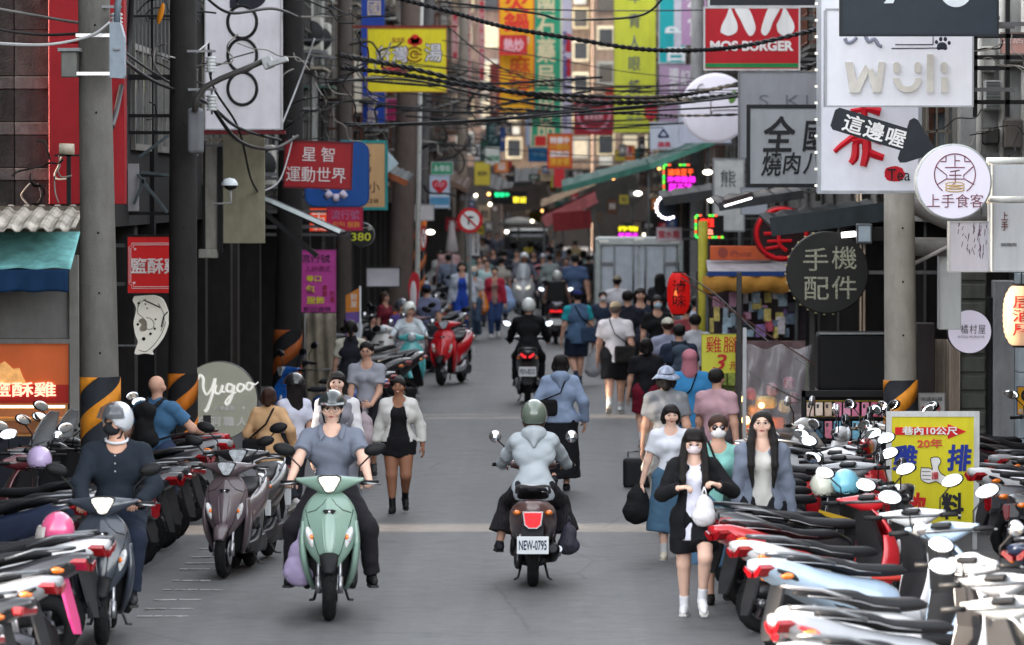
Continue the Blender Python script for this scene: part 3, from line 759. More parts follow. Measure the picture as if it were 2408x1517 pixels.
    if top:
        kind, c = top[0], top[1]; sl = {'tee': .36, 'long': 1.0, 'tank': 0, 'vest': 0, 'blouse': .42}.get(kind, .36)
        hem = top[2] if len(top) > 2 else .02
        if over and (over[3] if len(over) > 3 else 1) > .5: sl = 0
        s = SDF(.016*u); g = .010*u; torso(s, g); s.wr = wr_; s.seed = seed
        e = P0 - sp*(max(.06, hem)*u if not sit else .03*u)
        s.cap(P0 + sp*.05*u, e, .076*u*b+g*.6, .078*u*b+g*.8, fw, 1.12)
        for i in (0, 1):
            if sl: arm(s, i, g*.9, sl, gb=(.017*u if sl < .6 else .008*u))
        s.clip(P0 - sp*(hem if hem > .05 else .05)*u if kind != 'tank' else P0 + sp*.02*u, -sp)
        if kind in ('tank',):
            for sx in (-1, 1): s.cap(S_ + lat*sx*(shw+.0*u) + sp*.05*u, S_ + lat*sx*shw - sp*.04*u, .045*u, op='-')
            neck_cut(s, .066)
        elif top[0] == 'vee': neck_cut(s, .047)
        else: neck_cut(s)
        if look.get('vneck'):
            s.cap(Nb + fw*.07*u - sp*.02*u, C_ + fw*.09*u + sp*.02*u, .034*u, .006*u, op='-')
        part('shirt' if kind != 'tank' else 'tank_top', s, c if isinstance(c, bpy.types.Material) else cloth(c))
    if look.get('collar'):
        for sx in (-1, 1):
            mb = MB(); q = [Nb - fw*.045*u + lat*sx*.012*u + sp*.026*u, Nb + lat*sx*.050*u + sp*.024*u, Nb + fw*.040*u + lat*sx*.044*u + sp*.004*u, Nb + fw*.066*u + lat*sx*.030*u - sp*.022*u]
            o_ = [x_ + lat*sx*.022*u - sp*.014*u + fw*.006*u for x_ in q]; o_[3] = q[3] + lat*sx*.020*u - sp*.026*u + fw*.01*u
            rg = [[tuple(a_), tuple(b_), tuple(b_ - v3(0, 0, .006)), tuple(a_ - v3(0, 0, .006))] for a_, b_ in zip(q, o_)]; mb.loft(rg, 0, True); mb.build('collar', cloth(top[1]), t)
    if bottom:
        kind, c = bottom[0], bottom[1]; cm = c if isinstance(c, bpy.types.Material) else cloth(c)
        s = SDF(.025*u); s.wr = wr_*1.1; s.seed = seed+3; g = .007*u
        s.cap(P0 - lat*.040*u*b, P0 + lat*.040*u*b, .071*u*b+g, None, fw, 1.14); s.cap(P0, P0 + sp*.07*u, .068*u*b+g, .064*u*b+g, fw, 1.18)
        if kind in ('trousers', 'wide', 'shorts'):
            for i in (0, 1):
                f_ = bottom[2] if len(bottom) > 2 else (.36 if kind == 'shorts' else .97)
                leg(s, i, g*1.3, f_, gb={'trousers': .012*u, 'wide': .045*u, 'shorts': .028*u}[kind])
        else:       # skirt: bottom[2] = length in body heights
            Lk = bottom[2] if len(bottom) > 2 else .3; fl = bottom[3] if len(bottom) > 3 else .10
            mid = (legs[0][1]+legs[1][1])/2
            dn = v3(0, 0, -1) if not sit else None
            e = P0 + v3(0, 0, -Lk*u)
            s.cap(P0 - lat*.034*u, e - lat*.045*u, .080*u*b, fl*u, fw, 1.05, L=True); s.cap(P0 + lat*.034*u, e + lat*.045*u, .080*u*b, fl*u, fw, 1.05, L=True)
        s.clip(P0 + sp*.085*u, sp)
        part({'trousers': 'trousers', 'wide': 'trousers', 'shorts': 'shorts', 'skirt': 'skirt'}[kind], s, cm)
    if over:
        kind, c = over[0], over[1]; cm = c if isinstance(c, bpy.types.Material) else cloth(c); L_ = over[2] if len(over) > 2 else .08
        sl = over[3] if len(over) > 3 else 1.0
        s = SDF(.018*u); g = .014*u; torso(s, g); s.wr = wr_*1.3; s.seed = seed+9
        e = P0 - sp*L_*u; s.cap(P0 + sp*.06*u, e, .080*u*b+g*.8, .088*u*b+g*.8, fw, 1.1); s.cap(P0 - lat*.03*u, P0 + lat*.03*u, .085*u*b+g*.4, None, fw, 1.1)
        if sl:
            for i in (0, 1): arm(s, i, g*.8, sl, gb=.014*u)
        s.clip(e, -sp if not sit else v3(0, 0, -1))
        neck_cut(s, .050)
        if kind == 'open':
            w = over[4] if len(over) > 4 else .035
            s.cap(Nb + fw*.10*u + sp*.03*u, P0 + fw*.13*u - sp*(L_+.1)*u, .040*u, w*u+.03*u, fw, .55, op='-', k=0)
        if kind == 'dress':
            for sx in (-1, 1): s.cap(S_ + lat*sx*shw + sp*.05*u, S_ + lat*sx*shw - sp*.03*u, .05*u, op='-')
        part({'open': 'jacket', 'hood': 'hoodie', 'shut': 'jacket', 'dress': 'dress', 'vest': 'vest'}[kind], s, cm)
        if kind == 'hood':
            s = SDF(.03*u); s.cap(Nb + lat*-.03*u - fw*.035*u, Nb + lat*.03*u - fw*.035*u, .034*u); s.cap(Nb - fw*.05*u, S_ - fw*.07*u - sp*.045*u, .045*u, .012*u); s.wr = .003
            for sx in (-1, 1): s.cap(Nb + lat*sx*.045*u - fw*.02*u, Nb + lat*sx*.03*u + fw*.04*u - sp*.02*u, .02*u)
            part('hood', s, cm)
    # ---- shoes
    for i, sx in enumerate((-1, 1)):
        hj, kn, an, hl = legs[i]; a = R(hl); d = v3(0, -cos(a), -sin(a)); nn = v3(0, -sin(a), cos(a)); toe = v3(sx*.15, 0, 0)*(1 if sit else .6)
        d = d + toe; d /= np.linalg.norm(d)
        if socks is not None:
            s2 = SDF(.01); k_ = boots or .14; s2.cap(an + (kn-an)*.0, an + (kn-an)*k_*1.9, .025*u, .027*u, L=True); part('sock' if not boots else 'boot_shaft', s2, cloth(socks) if not boots else mat(shoes, rough=.4))
        s2 = SDF(.02); ft = an - nn*.022*u
        s2.cap(ft - d*.022*u, ft + d*.055*u - nn*.002*u, .024*u, .022*u, k=.02); s2.cap(ft + d*.05*u, ft + d*.093*u - nn*.006*u, .0225*u, .017*u, k=.02)
        s2.cap(an, ft, .025*u, .024*u); s2.clip(ft - nn*.0195*u, -nn)
        part('shoe', s2, mat(shoes, rough=.55, var=.08, bump=.2), min(res, .010))
        mb = MB(); q = Matrix((Vector(np.cross(d, nn)), Vector(-d), Vector(nn))).transposed()
        rings = [[tuple(v3(*(q @ Vector((px_*.024*u, py_*u, zz)))) + ft + d*.033*u - nn*.0225*u) for (px_, py_) in ((-.7, .058), (.7, .058), (1, .03), (.85, -.01), (1.05, -.05), (.6, -.078), (-.6, -.078), (-1.05, -.05), (-.85, -.01), (-1, .03))] for zz in (-.006*u, .006*u)]
        mb.loft(rings, 0, False); mb.build('shoe_sole', mat((60, 60, 60) if sum(shoes) < 250 else (225, 222, 215), rough=.7), t)
    # ---- head
    hk, hm = hair if hair else (None, None)
    if isinstance(hm, tuple): hm = mat(hm, rough=.45, var=.3, scale=30, stretch=(8, 8, 1))
    hr = min(res, .010 if res < .014 else .016)
    if hk and hk != 'bald':
        s = SDF(.012*u); s.wr = .0018
        s.ball(Hc + up2*.018*u - f0*.010*u, 1, (.054*u, .060*u, .055*u), k=.01)
        cut = Hc + f0*.060*u - up2*(.014 if look.get('fringe', True) else .006)*u
        if hk in ('long', 'bob', 'ponytail', 'longfront'):
            L1 = {'bob': .055, 'long': .24, 'ponytail': .03, 'longfront': .27}[hk]
            dn = v3(0, 0, -1)
            for sx in (-1, 1):
                a = Hc + lt*sx*.042*u - f0*.012*u
                if hk == 'longfront':
                    q1 = Nb + fw*.052*u + lat*sx*.058*u + sp*.004*u; q2 = C_ + fw*.105*u + lat*sx*.060*u + sp*.01*u; q3 = W_ + fw*.112*u + lat*sx*.052*u + sp*(.04 if look.get('fringe', True) else 0)*u
                    s.cap(a, q1, .021*u, .021*u); s.cap(q1, q2, .021*u, .018*u); s.cap(q2, q3, .018*u, .007*u)
                else: s.cap(a, a + dn*L1*u*.5 - f0*.006*u, .021*u, .022*u); s.cap(a + dn*L1*u*.5 - f0*.006*u, a + dn*L1*u - f0*.02*u, .022*u, .012*u)
            a = Hc - f0*.036*u; s.cap(a, a + dn*L1*u - f0*.012*u, .036*u, .028*u if hk != 'ponytail' else .02*u, f0, 1.4)
            if hk == 'long': s.cap(a - lt*.03*u, a - lt*.03*u + dn*L1*u*.95, .026*u, .016*u); s.cap(a + lt*.03*u, a + lt*.03*u + dn*L1*u*.9, .026*u, .016*u)
        if hk == 'ponytail': s.cap(Hc - f0*.06*u + up2*.01*u, Hc - f0*.075*u - up2*.10*u, .02*u, .012*u)
        if hk == 'bun': s.ball(Hc + up2*.055*u - f0*.035*u, .028*u)
        s.ball(cut, 1, (.043*u, .042*u, .047*u), op='-', k=0)
        if hk in ('bob', 'long', 'longfront') and look.get('fringe', True):
            s.cap(Hc + up2*.034*u + f0*.042*u - lt*.024*u, Hc + up2*.031*u + f0*.043*u + lt*.024*u, .0105*u, .0105*u, k=.006)
        part('hair', s, hm, hr)
    if hat:
        kind, c = hat[0], hat[1]; hm_ = c if isinstance(c, bpy.types.Material) else None
        M4 = Matrix((Vector(lt), Vector(-f0), Vector(up2))).transposed()
        def T(p): return tuple(v3(*(M4 @ Vector(p))) + Hc)
        if kind in ('helmet', 'half', 'full'):
            hm_ = hm_ or paint(c); r = .078*u if kind != 'half' else .074*u
            r = max(r, .128 if kind != 'half' else .122)
            s = SDF(.01); s.ball(Hc + up2*.018*u - f0*.008*u, 1, (r*.90, r*1.04, r*.98), k=0)
            low = -.035 if kind == 'helmet' else (.018 if kind == 'half' else -.06)
            s.clip(Hc + up2*low*u, -up2)
            if kind != 'full': s.ball(Hc + f0*.085*u - up2*(.030 if kind == 'helmet' else .06)*u, 1, (.056*u, .085*u, .062*u), op='-', k=0)
            else: s.ball(Hc + f0*.08*u + up2*.0*u, 1, (.05*u, .06*u, .03*u), op='-', k=0)
            s.ball(Hc - up2*.012*u + f0*.01*u, 1, (.052*u, .06*u, .055*u), op='-', k=0)
            hel = part('helmet', s, hm_, .009 if res < .015 else .014)
            if kind == 'half' or look.get('peak'):
                mb = MB(); rings = []
                for j in range(9):
                    a = R(-62 + 124*j/8); rings.append([T((sin(a)*r*.88, -cos(a)*r*1.0 - .0, .036*u)), T((sin(a)*r*.95, -cos(a)*(r*1.0+.045), .028*u)), T((sin(a)*r*.95, -cos(a)*(r*1.0+.045), .023*u)), T((sin(a)*r*.88, -cos(a)*r*1.0, .030*u))])
                mb.loft(rings, 0, False); mb.build('helmet_peak', hm_ if not look.get('peak') else BLACK, t)
            if look.get('visor'):
                up_ = look['visor'] == 'up'; mb = MB(); rings = []
                for j in range(11):
                    a = R(-75 + 150*j/10); q = []
                    for (e, rr) in ((38, 1.09), (5, 1.12), (-28, 1.08)):
                        e = R(e + (38 if up_ else 0)); q.append(T((sin(a)*cos(e)*r*rr, -cos(a)*cos(e)*r*rr*1.03 - .012, sin(e)*r*rr + .01*u)))
                    q2 = []
                    for (e, rr) in ((-28, 1.065), (5, 1.105), (38, 1.075)):
                        e = R(e + (38 if up_ else 0)); q2.append(T((sin(a)*cos(e)*r*rr, -cos(a)*cos(e)*r*rr*1.03 - .012, sin(e)*r*rr + .01*u)))
                    rings.append(q + q2)
                mb.loft(rings, 0, True); mb.build('visor', mat((70, 72, 78), rough=.05, alpha=.5, coat=1.0, var=.02), t)
            if look.get('strap', True):
                mb = MB(); mb.tube([T((-.045*u, 0, -.02*u)), T((-.035*u, -.015*u, -.062*u)), T((0, -.03*u, -.073*u)), T((.035*u, -.015*u, -.062*u)), T((.045*u, 0, -.02*u))], .0045*u, 5)
                mb.build('chin_strap', BLACK, t)
        elif kind in ('cap', 'bucket', 'hijab', 'beanie'):
            s = SDF(.012); s.wr = .0015
            s.ball(Hc + up2*.022*u - f0*.006*u, 1, (.056*u, .064*u, .056*u), k=0)
            if kind == 'hijab':
                s.cap(Hc - up2*.02*u - f0*.01*u, Nb - fw*.0*u, .052*u, .062*u); s.ball(Hc + f0*.06*u - up2*.004*u, 1, (.036*u, .04*u, .045*u), op='-', k=0)
            elif kind == 'beanie': s.clip(Hc + up2*.004*u, -up2)
            else: s.clip(Hc + up2*.020*u, -up2)
            part({'cap': 'cap', 'bucket': 'sun_hat', 'hijab': 'headscarf', 'beanie': 'cap'}[kind], s, hm_ or cloth(c), hr)
            mb = MB(); rings = []
            if kind == 'cap':
                for j in range(9):
                    a = R(-55 + 110*j/8); rings.append([T((sin(a)*.056*u, -cos(a)*.062*u, .026*u)), T((sin(a)*.058*u, -cos(a)*.105*u, .016*u)), T((sin(a)*.058*u, -cos(a)*.105*u, .012*u)), T((sin(a)*.056*u, -cos(a)*.062*u, .021*u))])
                mb.loft(rings, 0, False); mb.build('cap_peak', hm_ or cloth(c), t)
            if kind == 'bucket':
                for j in range(25):
                    a = 2*pi*j/24; rings.append([T((sin(a)*.055*u, -cos(a)*.062*u, .028*u)), T((sin(a)*.092*u, -cos(a)*.10*u, -.004*u + .006*u*sin(3*a))), T((sin(a)*.090*u, -cos(a)*.098*u, -.008*u + .006*u*sin(3*a))), T((sin(a)*.052*u, -cos(a)*.059*u, .022*u))])
                mb.loft(rings, 0, True); mb.build('hat_brim', hm_ or cloth(c), t)
    if detail and hk != 'none' and not (hat and hat[0] == 'full'):
        face_parts(t, Hc, u, f0, up2, lt, look, skin)
    Mw = Matrix.Translation((x, y, z)) @ Matrix.Rotation(R(rz), 4, 'Z')
    def w(p): return Mw @ Vector(p)
    return dict(t=t, hands=[w(e) for e in ends], wrists=[w(a[2]) for a in arms], shoulders=[w(a[0]) for a in arms], hip=w(P0), chest=w(C_), neck=w(Nb), head=w(Hc), w=w, u=u, P0=P0, C=C_, S=S_, N=Nb, sp=sp, fw=fw, shw=shw)
# ------------------------------------------------------------------ bags
def soft_mesh(s, res, m, name): 
    P_, F_ = s.mesh(res); return npmesh(name, P_, F_, m)
def backpack(p, label, c, hgt=.42, wid=.28, dep=.16, strap=(30, 30, 32), res=.014):
    u = p['u']; t = thing('backpack', label, 'backpack', tuple(p['t'].location), p['t'].rotation_euler[2])
    C = p['C'] - p['fw']*(.10*u + dep*.5) - p['sp']*.02; s = SDF(.03); s.wr = .003
    s.cap(C - p['sp']*hgt*.32 - v3(wid*.22, 0, 0), C - p['sp']*hgt*.32 + v3(wid*.22, 0, 0), dep*.55); s.cap(C + p['sp']*hgt*.25 - v3(wid*.15, 0, 0), C + p['sp']*hgt*.25 + v3(wid*.15, 0, 0), dep*.5)
    s.cap(C - p['sp']*hgt*.3, C + p['sp']*hgt*.28, dep*.62, dep*.5); s.cap(C - p['sp']*hgt*.25 - p['fw']*dep*.35, C - p['sp']*hgt*.02 - p['fw']*dep*.35, dep*.35)
    obj('bag_body', soft_mesh(s, res, cloth(c), 'bag_body'), t)
    for sx in (-1, 1):
        mb = MB(); q = p['S'] + v3(sx*.055*u, 0, 0)
        mb.tube([tuple(C + p['sp']*.14 + v3(sx*.05, 0, 0) + p['fw']*.05), tuple(q + p['sp']*.052*u - p['fw']*.01), tuple(q + p['fw']*.075*u + p['sp']*.02*u), tuple(q + p['fw']*.105*u - p['sp']*.10*u + v3(sx*.01, 0, 0)), tuple(q + p['fw']*.05*u - p['sp']*.17*u + v3(sx*.05*u, 0, 0)), tuple(C - p['sp']*hgt*.35 + v3(sx*wid*.4, 0, 0) + p['fw']*.04)], .018, 6, flat=.5)
        mb.build('shoulder_strap', cloth(strap), t)
    return t
def crossbag(p, label, c, side=1, w_=.24, h_=.18, d_=.08, back=False, drop=.0, strapc=(25, 25, 27), cat='shoulder bag', name='shoulder_bag'):
    """strap over the far shoulder, bag at the hip on `side`"""
    u = p['u']; t = thing(name, label, cat, tuple(p['t'].location), p['t'].rotation_euler[2]); f = -1 if back else 1
    C = p['P0'] + v3(side*.10*u, 0, 0) + p['sp']*(.02 - drop) + f*p['fw']*.085*u
    s = SDF(.02); s.box(C, v3(w_/2, d_/2, h_/2), .03); s.wr = .002; obj('bag_body', soft_mesh(s, .014, cloth(c), 'bag_body'), t)
    a = p['S'] + v3(-side*.055*u, 0, 0) + p['sp']*.052*u; mb = MB()
    mb.tube([tuple(C + v3(side*w_*.3, 0, h_*.4)), tuple(p['C'] + f*p['fw']*.105*u), tuple(p['S'] - v3(side*.04*u, 0, 0) + f*p['fw']*.062*u + p['sp']*.015*u), tuple(a), tuple(p['S'] - v3(side*.03*u, 0, 0) - f*p['fw']*.075*u), tuple(p['C'] - f*p['fw']*.095*u + v3(side*.03, 0, 0)), tuple(p['P0'] + v3(side*.11*u, 0, 0) - f*p['fw']*.03*u + p['sp']*.05*u), tuple(C + v3(side*w_*.45, 0, h_*.3))], .011, 6, flat=.5)
    mb.build('strap', cloth(strapc), t); return t
def hangbag(pos, label, c, w_=.26, h_=.32, alpha=1.0, cat='bag', name='carrier_bag', res=.014, rough=.5, knot=True, group=None):
    """plastic or cloth bag hanging below a hand"""
    t = thing(name, label, cat, (pos[0], pos[1], pos[2]), 0, group); s = SDF(.03); s.wr = .005; s.seed = pos[0]
    s.cap((0, 0, -h_*.45), (0, 0, -h_*.8), w_*.30, w_*.44, (0, 1, 0), 1.5); s.cap((-w_*.2, 0, -h_*.85), (w_*.2, 0, -h_*.85), w_*.24, None, (0, 1, 0), 1.3)
    s.cap((0, 0, -h_*.2), (0, 0, -h_*.45), w_*.09, w_*.28, (0, 1, 0), 1.5)
    obj('bag_body', soft_mesh(s, res, c if isinstance(c, bpy.types.Material) else mat(c, rough=rough, var=.12, scale=14, alpha=alpha, bump=.6, bscale=18), 'bag_body'), t)
    mb = MB()
    for sx in (-1, 1): mb.tube([(0, 0, .01), (sx*.012, 0, -h_*.1), (sx*w_*.1, 0, -h_*.28)], .006, 5)
    mb.build('handle', c if isinstance(c, bpy.types.Material) else mat(c, rough=rough, var=.12, scale=14), t)
    return t
# ------------------------------------------------------------------ ground
def asphalt():
    m = bpy.data.materials.new('asphalt'); m.use_nodes = True; nt = m.node_tree; N = nt.nodes; L = nt.links; b = N['Principled BSDF']
    tc = N.new('ShaderNodeTexCoord')
    def noise(sc, det=6, rough=.6, st=None):
        n = N.new('ShaderNodeTexNoise'); n.inputs['Scale'].default_value = sc; n.inputs['Detail'].default_value = det; n.inputs['Roughness'].default_value = rough
        if st:
            mp = N.new('ShaderNodeMapping'); mp.inputs['Scale'].default_value = st; L.new(tc.outputs['Object'], mp.inputs[0]); L.new(mp.outputs[0], n.inputs['Vector'])
        else: L.new(tc.outputs['Object'], n.inputs['Vector'])
        return n
    big = noise(.35, 6, .6, (1, .25, 1)); r1 = N.new('ShaderNodeValToRGB')
    r1.color_ramp.elements[0].position = .3; r1.color_ramp.elements[0].color = (.080, .080, .082, 1)
    r1.color_ramp.elements[1].position = .75; r1.color_ramp.elements[1].color = (.125, .124, .124, 1); L.new(big.outputs[0], r1.inputs[0])
    fine = noise(70, 3); r2 = N.new('ShaderNodeValToRGB'); r2.color_ramp.elements[0].color = (.55, .55, .55, 1); r2.color_ramp.elements[1].color = (1.45, 1.45, 1.45, 1); L.new(fine.outputs[0], r2.inputs[0])
    sp = noise(14, 2, .5); r3 = N.new('ShaderNodeValToRGB'); r3.color_ramp.elements[0].position = .70; r3.color_ramp.elements[0].color = (1, 1, 1, 1); r3.color_ramp.elements[1].position = .78; r3.color_ramp.elements[1].color = (1.5, 1.5, 1.45, 1); L.new(sp.outputs[0], r3.inputs[0])
    tr = noise(1.4, 4, .55, (1.2, .02, 1)); r4 = N.new('ShaderNodeValToRGB'); r4.color_ramp.elements[0].position = .42; r4.color_ramp.elements[0].color = (.82, .82, .83, 1); r4.color_ramp.elements[1].position = .6; r4.color_ramp.elements[1].color = (1.05, 1.05, 1.05, 1); L.new(tr.outputs[0], r4.inputs[0])
    st = noise(.9, 9, .75); r5 = N.new('ShaderNodeValToRGB'); r5.color_ramp.elements[0].position = .30; r5.color_ramp.elements[0].color = (.55, .55, .56, 1); r5.color_ramp.elements[1].position = .46; r5.color_ramp.elements[1].color = (1, 1, 1, 1); L.new(st.outputs[0], r5.inputs[0])
    o = r1.outputs[0]
    md = noise(5, 5, .65); r6 = N.new('ShaderNodeValToRGB'); r6.color_ramp.elements[0].position = .35; r6.color_ramp.elements[0].color = (.84, .84, .84, 1); r6.color_ramp.elements[1].position = .65; r6.color_ramp.elements[1].color = (1.1, 1.1, 1.1, 1); L.new(md.outputs[0], r6.inputs[0])
    vo = N.new('ShaderNodeTexVoronoi'); vo.feature = 'DISTANCE_TO_EDGE'; vo.inputs['Scale'].default_value = .32; wp = N.new('ShaderNodeMix'); wp.data_type = 'VECTOR'; wp.inputs[0].default_value = .12
    nn_ = noise(1.6, 8, .7); L.new(tc.outputs['Object'], wp.inputs[4]); L.new(nn_.outputs[1], wp.inputs[5]); L.new(wp.outputs[1], vo.inputs['Vector'])
    r7 = N.new('ShaderNodeValToRGB'); r7.color_ramp.elements[0].position = 0; r7.color_ramp.elements[0].color = (.62, .62, .62, 1); r7.color_ramp.elements[1].position = .006; r7.color_ramp.elements[1].color = (1, 1, 1, 1); L.new(vo.outputs['Distance'], r7.inputs[0])
    for r in (r2, r3, r4, r5, r6, r7):
        mx = N.new('ShaderNodeMix'); mx.data_type = 'RGBA'; mx.blend_type = 'MULTIPLY'; mx.inputs[0].default_value = 1; L.new(o, mx.inputs[6]); L.new(r.outputs[0], mx.inputs[7]); o = mx.outputs[2]
    L.new(o, b.inputs['Base Color']); b.inputs['Roughness'].default_value = .68
    bp = N.new('ShaderNodeBump'); bp.inputs['Strength'].default_value = .5; bp.inputs['Distance'].default_value = .01; L.new(fine.outputs[0], bp.inputs['Height']); L.new(bp.outputs[0], b.inputs['Normal'])
    return m
tag(MB().box(-300, 300, -200, 800, -.5, 0).build('ground', mat((92, 92, 94), rough=.9, dirt=.3)), kind='structure')
mb = MB(); ny = 120
for i in range(ny+1):
    y = -20 + 320*i/ny
    for x in (-9, -4.2, -2.5, 0, 2.5, 4.4, 9): mb.v.append((x, y, .004 + (.03*(1-(x/4.4)**2) if abs(x) < 4.4 else 0)))
for i in range(ny):
    for j in range(6): mb.f.append((i*7+j, i*7+j+1, i*7+j+8, i*7+j+7)); mb.mi.append(0); mb.sm.append(True)
tag(mb.build('road', asphalt()), kind='structure')
for py in (1277, 1298, 1318, 1333, 1347, 1374, 1396, 1420, 1441, 1459):
    Y = YG(py); x0 = -2.95 if py > 1360 else -2.98; mb = MB(); x = x0 - .30; random.seed(py)
    while x < x0 + .05:
        l = random.uniform(.06, .2); mb.box(x, min(x+l, x0+.3), Y-.03, Y+.03 + random.uniform(-.015, .01), .022, .028); x += l + random.uniform(.005, .03)
    tag(mb.build('parking_marking', mat((170, 170, 168), rough=.7, dirt=.6, var=.3, scale=20)), kind='structure')
# patched asphalt strips and a drain cover
def flat_patch(name, x0, x1, y0, y1, c, z=.030):
    tag(MB().box(x0, x1, y0, y1, z-.006, z+.002).build(name, mat(c, rough=.8, var=.2, dirt=.3, bump=.5, bscale=60)), kind='structure')
mb = MB(); mb.box(1.9, 2.55, 36.2, 36.75, .02, .034)
for k in range(9): mb.box(1.95+k*.068, 1.97+k*.068, 36.24, 36.71, .034, .04)
tag(mb.build('drain_cover', metal((70, 70, 72), .6)), 'rusty drain grating set in the road by the parked scooters', 'drain cover')
# ------------------------------------------------------------------ small builders
CONC = mat((118, 116, 113), rough=.9, var=.12, scale=4, dirt=.35, bump=.4, bscale=50)
def sgn(label, px0, py0, px1, py1, Y, face, frame=(190, 190, 190), fw=3, dep=.16, texts=(), cat='sign', name='shop_sign', e=0.0, arm=None, extra=None, tilt=0.0, fy=None, bulbs=None):
    """box sign facing the camera; all sizes in photograph pixels at distance Y"""
    a, b = at(px0, py1, Y), at(px1, py0, Y); cx, cz = (a.x+b.x)/2, (a.z+b.z)/2; w, h = b.x-a.x, b.z-a.z; k = w/(px1-px0); f = fw*k
    t = thing(name, label, cat, (cx, Y, cz)); t.rotation_euler = (0, R(tilt), 0)
    MB().box(-w/2+f*.3, w/2-f*.3, -.0, dep, -h/2+f*.3, h/2-f*.3, c=.004).build('sign_case', mat(frame, rough=.45, var=.08, dirt=.3), t)
    MB().box(-w/2+f, w/2-f, -.012, .0, -h/2+f, h/2-f).build('sign_face', face if isinstance(face, bpy.types.Material) else signface(face, e), t)
    fr = MB(); d = -.022
    fr.box(-w/2, w/2, d, .004, h/2-f, h/2); fr.box(-w/2, w/2, d, .004, -h/2, -h/2+f); fr.box(-w/2, -w/2+f, d, .004, -h/2+f, h/2-f); fr.box(w/2-f, w/2, d, .004, -h/2+f, h/2-f)
    fr.build('sign_frame', mat(frame, rough=.45, var=.08, dirt=.3), t)
    by = {}
    for q in texts:
        s, tx, ty, tw, th, c = q[:6]; o = q[6] if len(q) > 6 else {}
        by.setdefault((c, o.get('e', 0), o.get('lay', 0)), []).append(q)
    for (c, ee, lay), qs in by.items():
        mb = MB()
        for q in qs:
            s, tx, ty, tw, th = q[:5]; o = q[6] if len(q) > 6 else {}
            put_text(mb, s, (tx-(px0+px1)/2)*k, ((py0+py1)/2-ty)*k, tw*k if tw else None, th*k if th else None, -.012-.006*lay, .008, 0, o.get('b', .008), o.get('sp', 1.0), R(o.get('r', 0)), o.get('sh', 0))
        mb.build('lettering', signface(c, ee) if not ee else lit(c, ee), t)
    if extra: extra(t, k, lambda x, y: ((x-(px0+px1)/2)*k, ((py0+py1)/2-y)*k))
    side = arm if arm is not None else (-1 if cx < 0 else 1)
    if side:
        X1 = side*4.75 - cx
        if (X1 - side*w/2)*side > .05:
            mb = MB()
            for z in (h*.32, -h*.32): mb.box(min(side*w/2, X1), max(side*w/2, X1), dep*.3, dep*.3+.04, z-.02, z+.02)
            mb.build('bracket', metal((90, 90, 92), .5), t)
    if bulbs:
        (n, x, m_) = bulbs
        for i in range(n): MB().box(x*k-.0, x*k+.030, .02, .06, -h/2+h*(i+.5)/n-.013, -h/2+h*(i+.5)/n+.013, c=.004).build('bulb_holder', m_, t)
    return t
def rsgn(label, cx, cy, r, Y, face, rim=(200, 200, 200), texts=(), dep=.12, e=0.0, name='round_sign', extra=None, ry=None, rimw=.05, arm=None, cat='sign'):
    k = 1/SS(Y); c = at(cx, cy, Y); t = thing(name, label, cat, tuple(c)); r_ = r*k; n = 44
    mb = MB(); mb.disc((0, 0), r_, 0, dep, n=n, c_=.01); o = mb.build('sign_case', mat(rim, rough=.4, dirt=.2), t)
    mb = MB(); mb.disc((0, 0), r_*(1-rimw), -.012, 0.001, n=n); o = mb.build('sign_face', face if isinstance(face, bpy.types.Material) else signface(face, e), t)
    if ry:
        for ch in t.children: ch.scale = (1, 1, ry/r)
    by = {}
    for q in texts: by.setdefault((q[5], (q[6] if len(q) > 6 else {}).get('e', 0)), []).append(q)
    for (c_, ee), qs in by.items():
        mb = MB()
        for q in qs:
            s, tx, ty, tw, th = q[:5]; op = q[6] if len(q) > 6 else {}
            put_text(mb, s, (tx-cx)*k, (cy-ty)*k, tw*k if tw else None, th*k if th else None, -.012, .008, 0, op.get('b', .008), op.get('sp', 1.0), R(op.get('r', 0)), op.get('sh', 0))
        mb.build('lettering', signface(c_, ee) if not ee else lit(c_, ee), t)
    if extra: extra(t, k, lambda x, y: ((x-cx)*k, (cy-y)*k))
    side = arm if arm is not None else (-1 if c.x < 0 else 1)
    X1 = side*4.75 - c.x
    if side and (X1 - side*r_)*side > .05: MB().box(min(side*r_*.9, X1), max(side*r_*.9, X1), dep*.3, dep*.3+.04, -.02, .02).build('bracket', metal((90, 90, 92), .5), t)
    return t
def strokes(mb, lines, k, f, w, y=-.016, m=0, flat=.35):
    """pen strokes; lines = lists of pixel points"""
    for ln in lines:
        P = crom([(*f(*p[:2]), (p[2] if len(p) > 2 else w)*k) for p in ln], 5)
        mb.tube([(a, y, b) for a, b, _ in P], [max(.001, c/2) for _, _, c in P], 6, m, True, False)
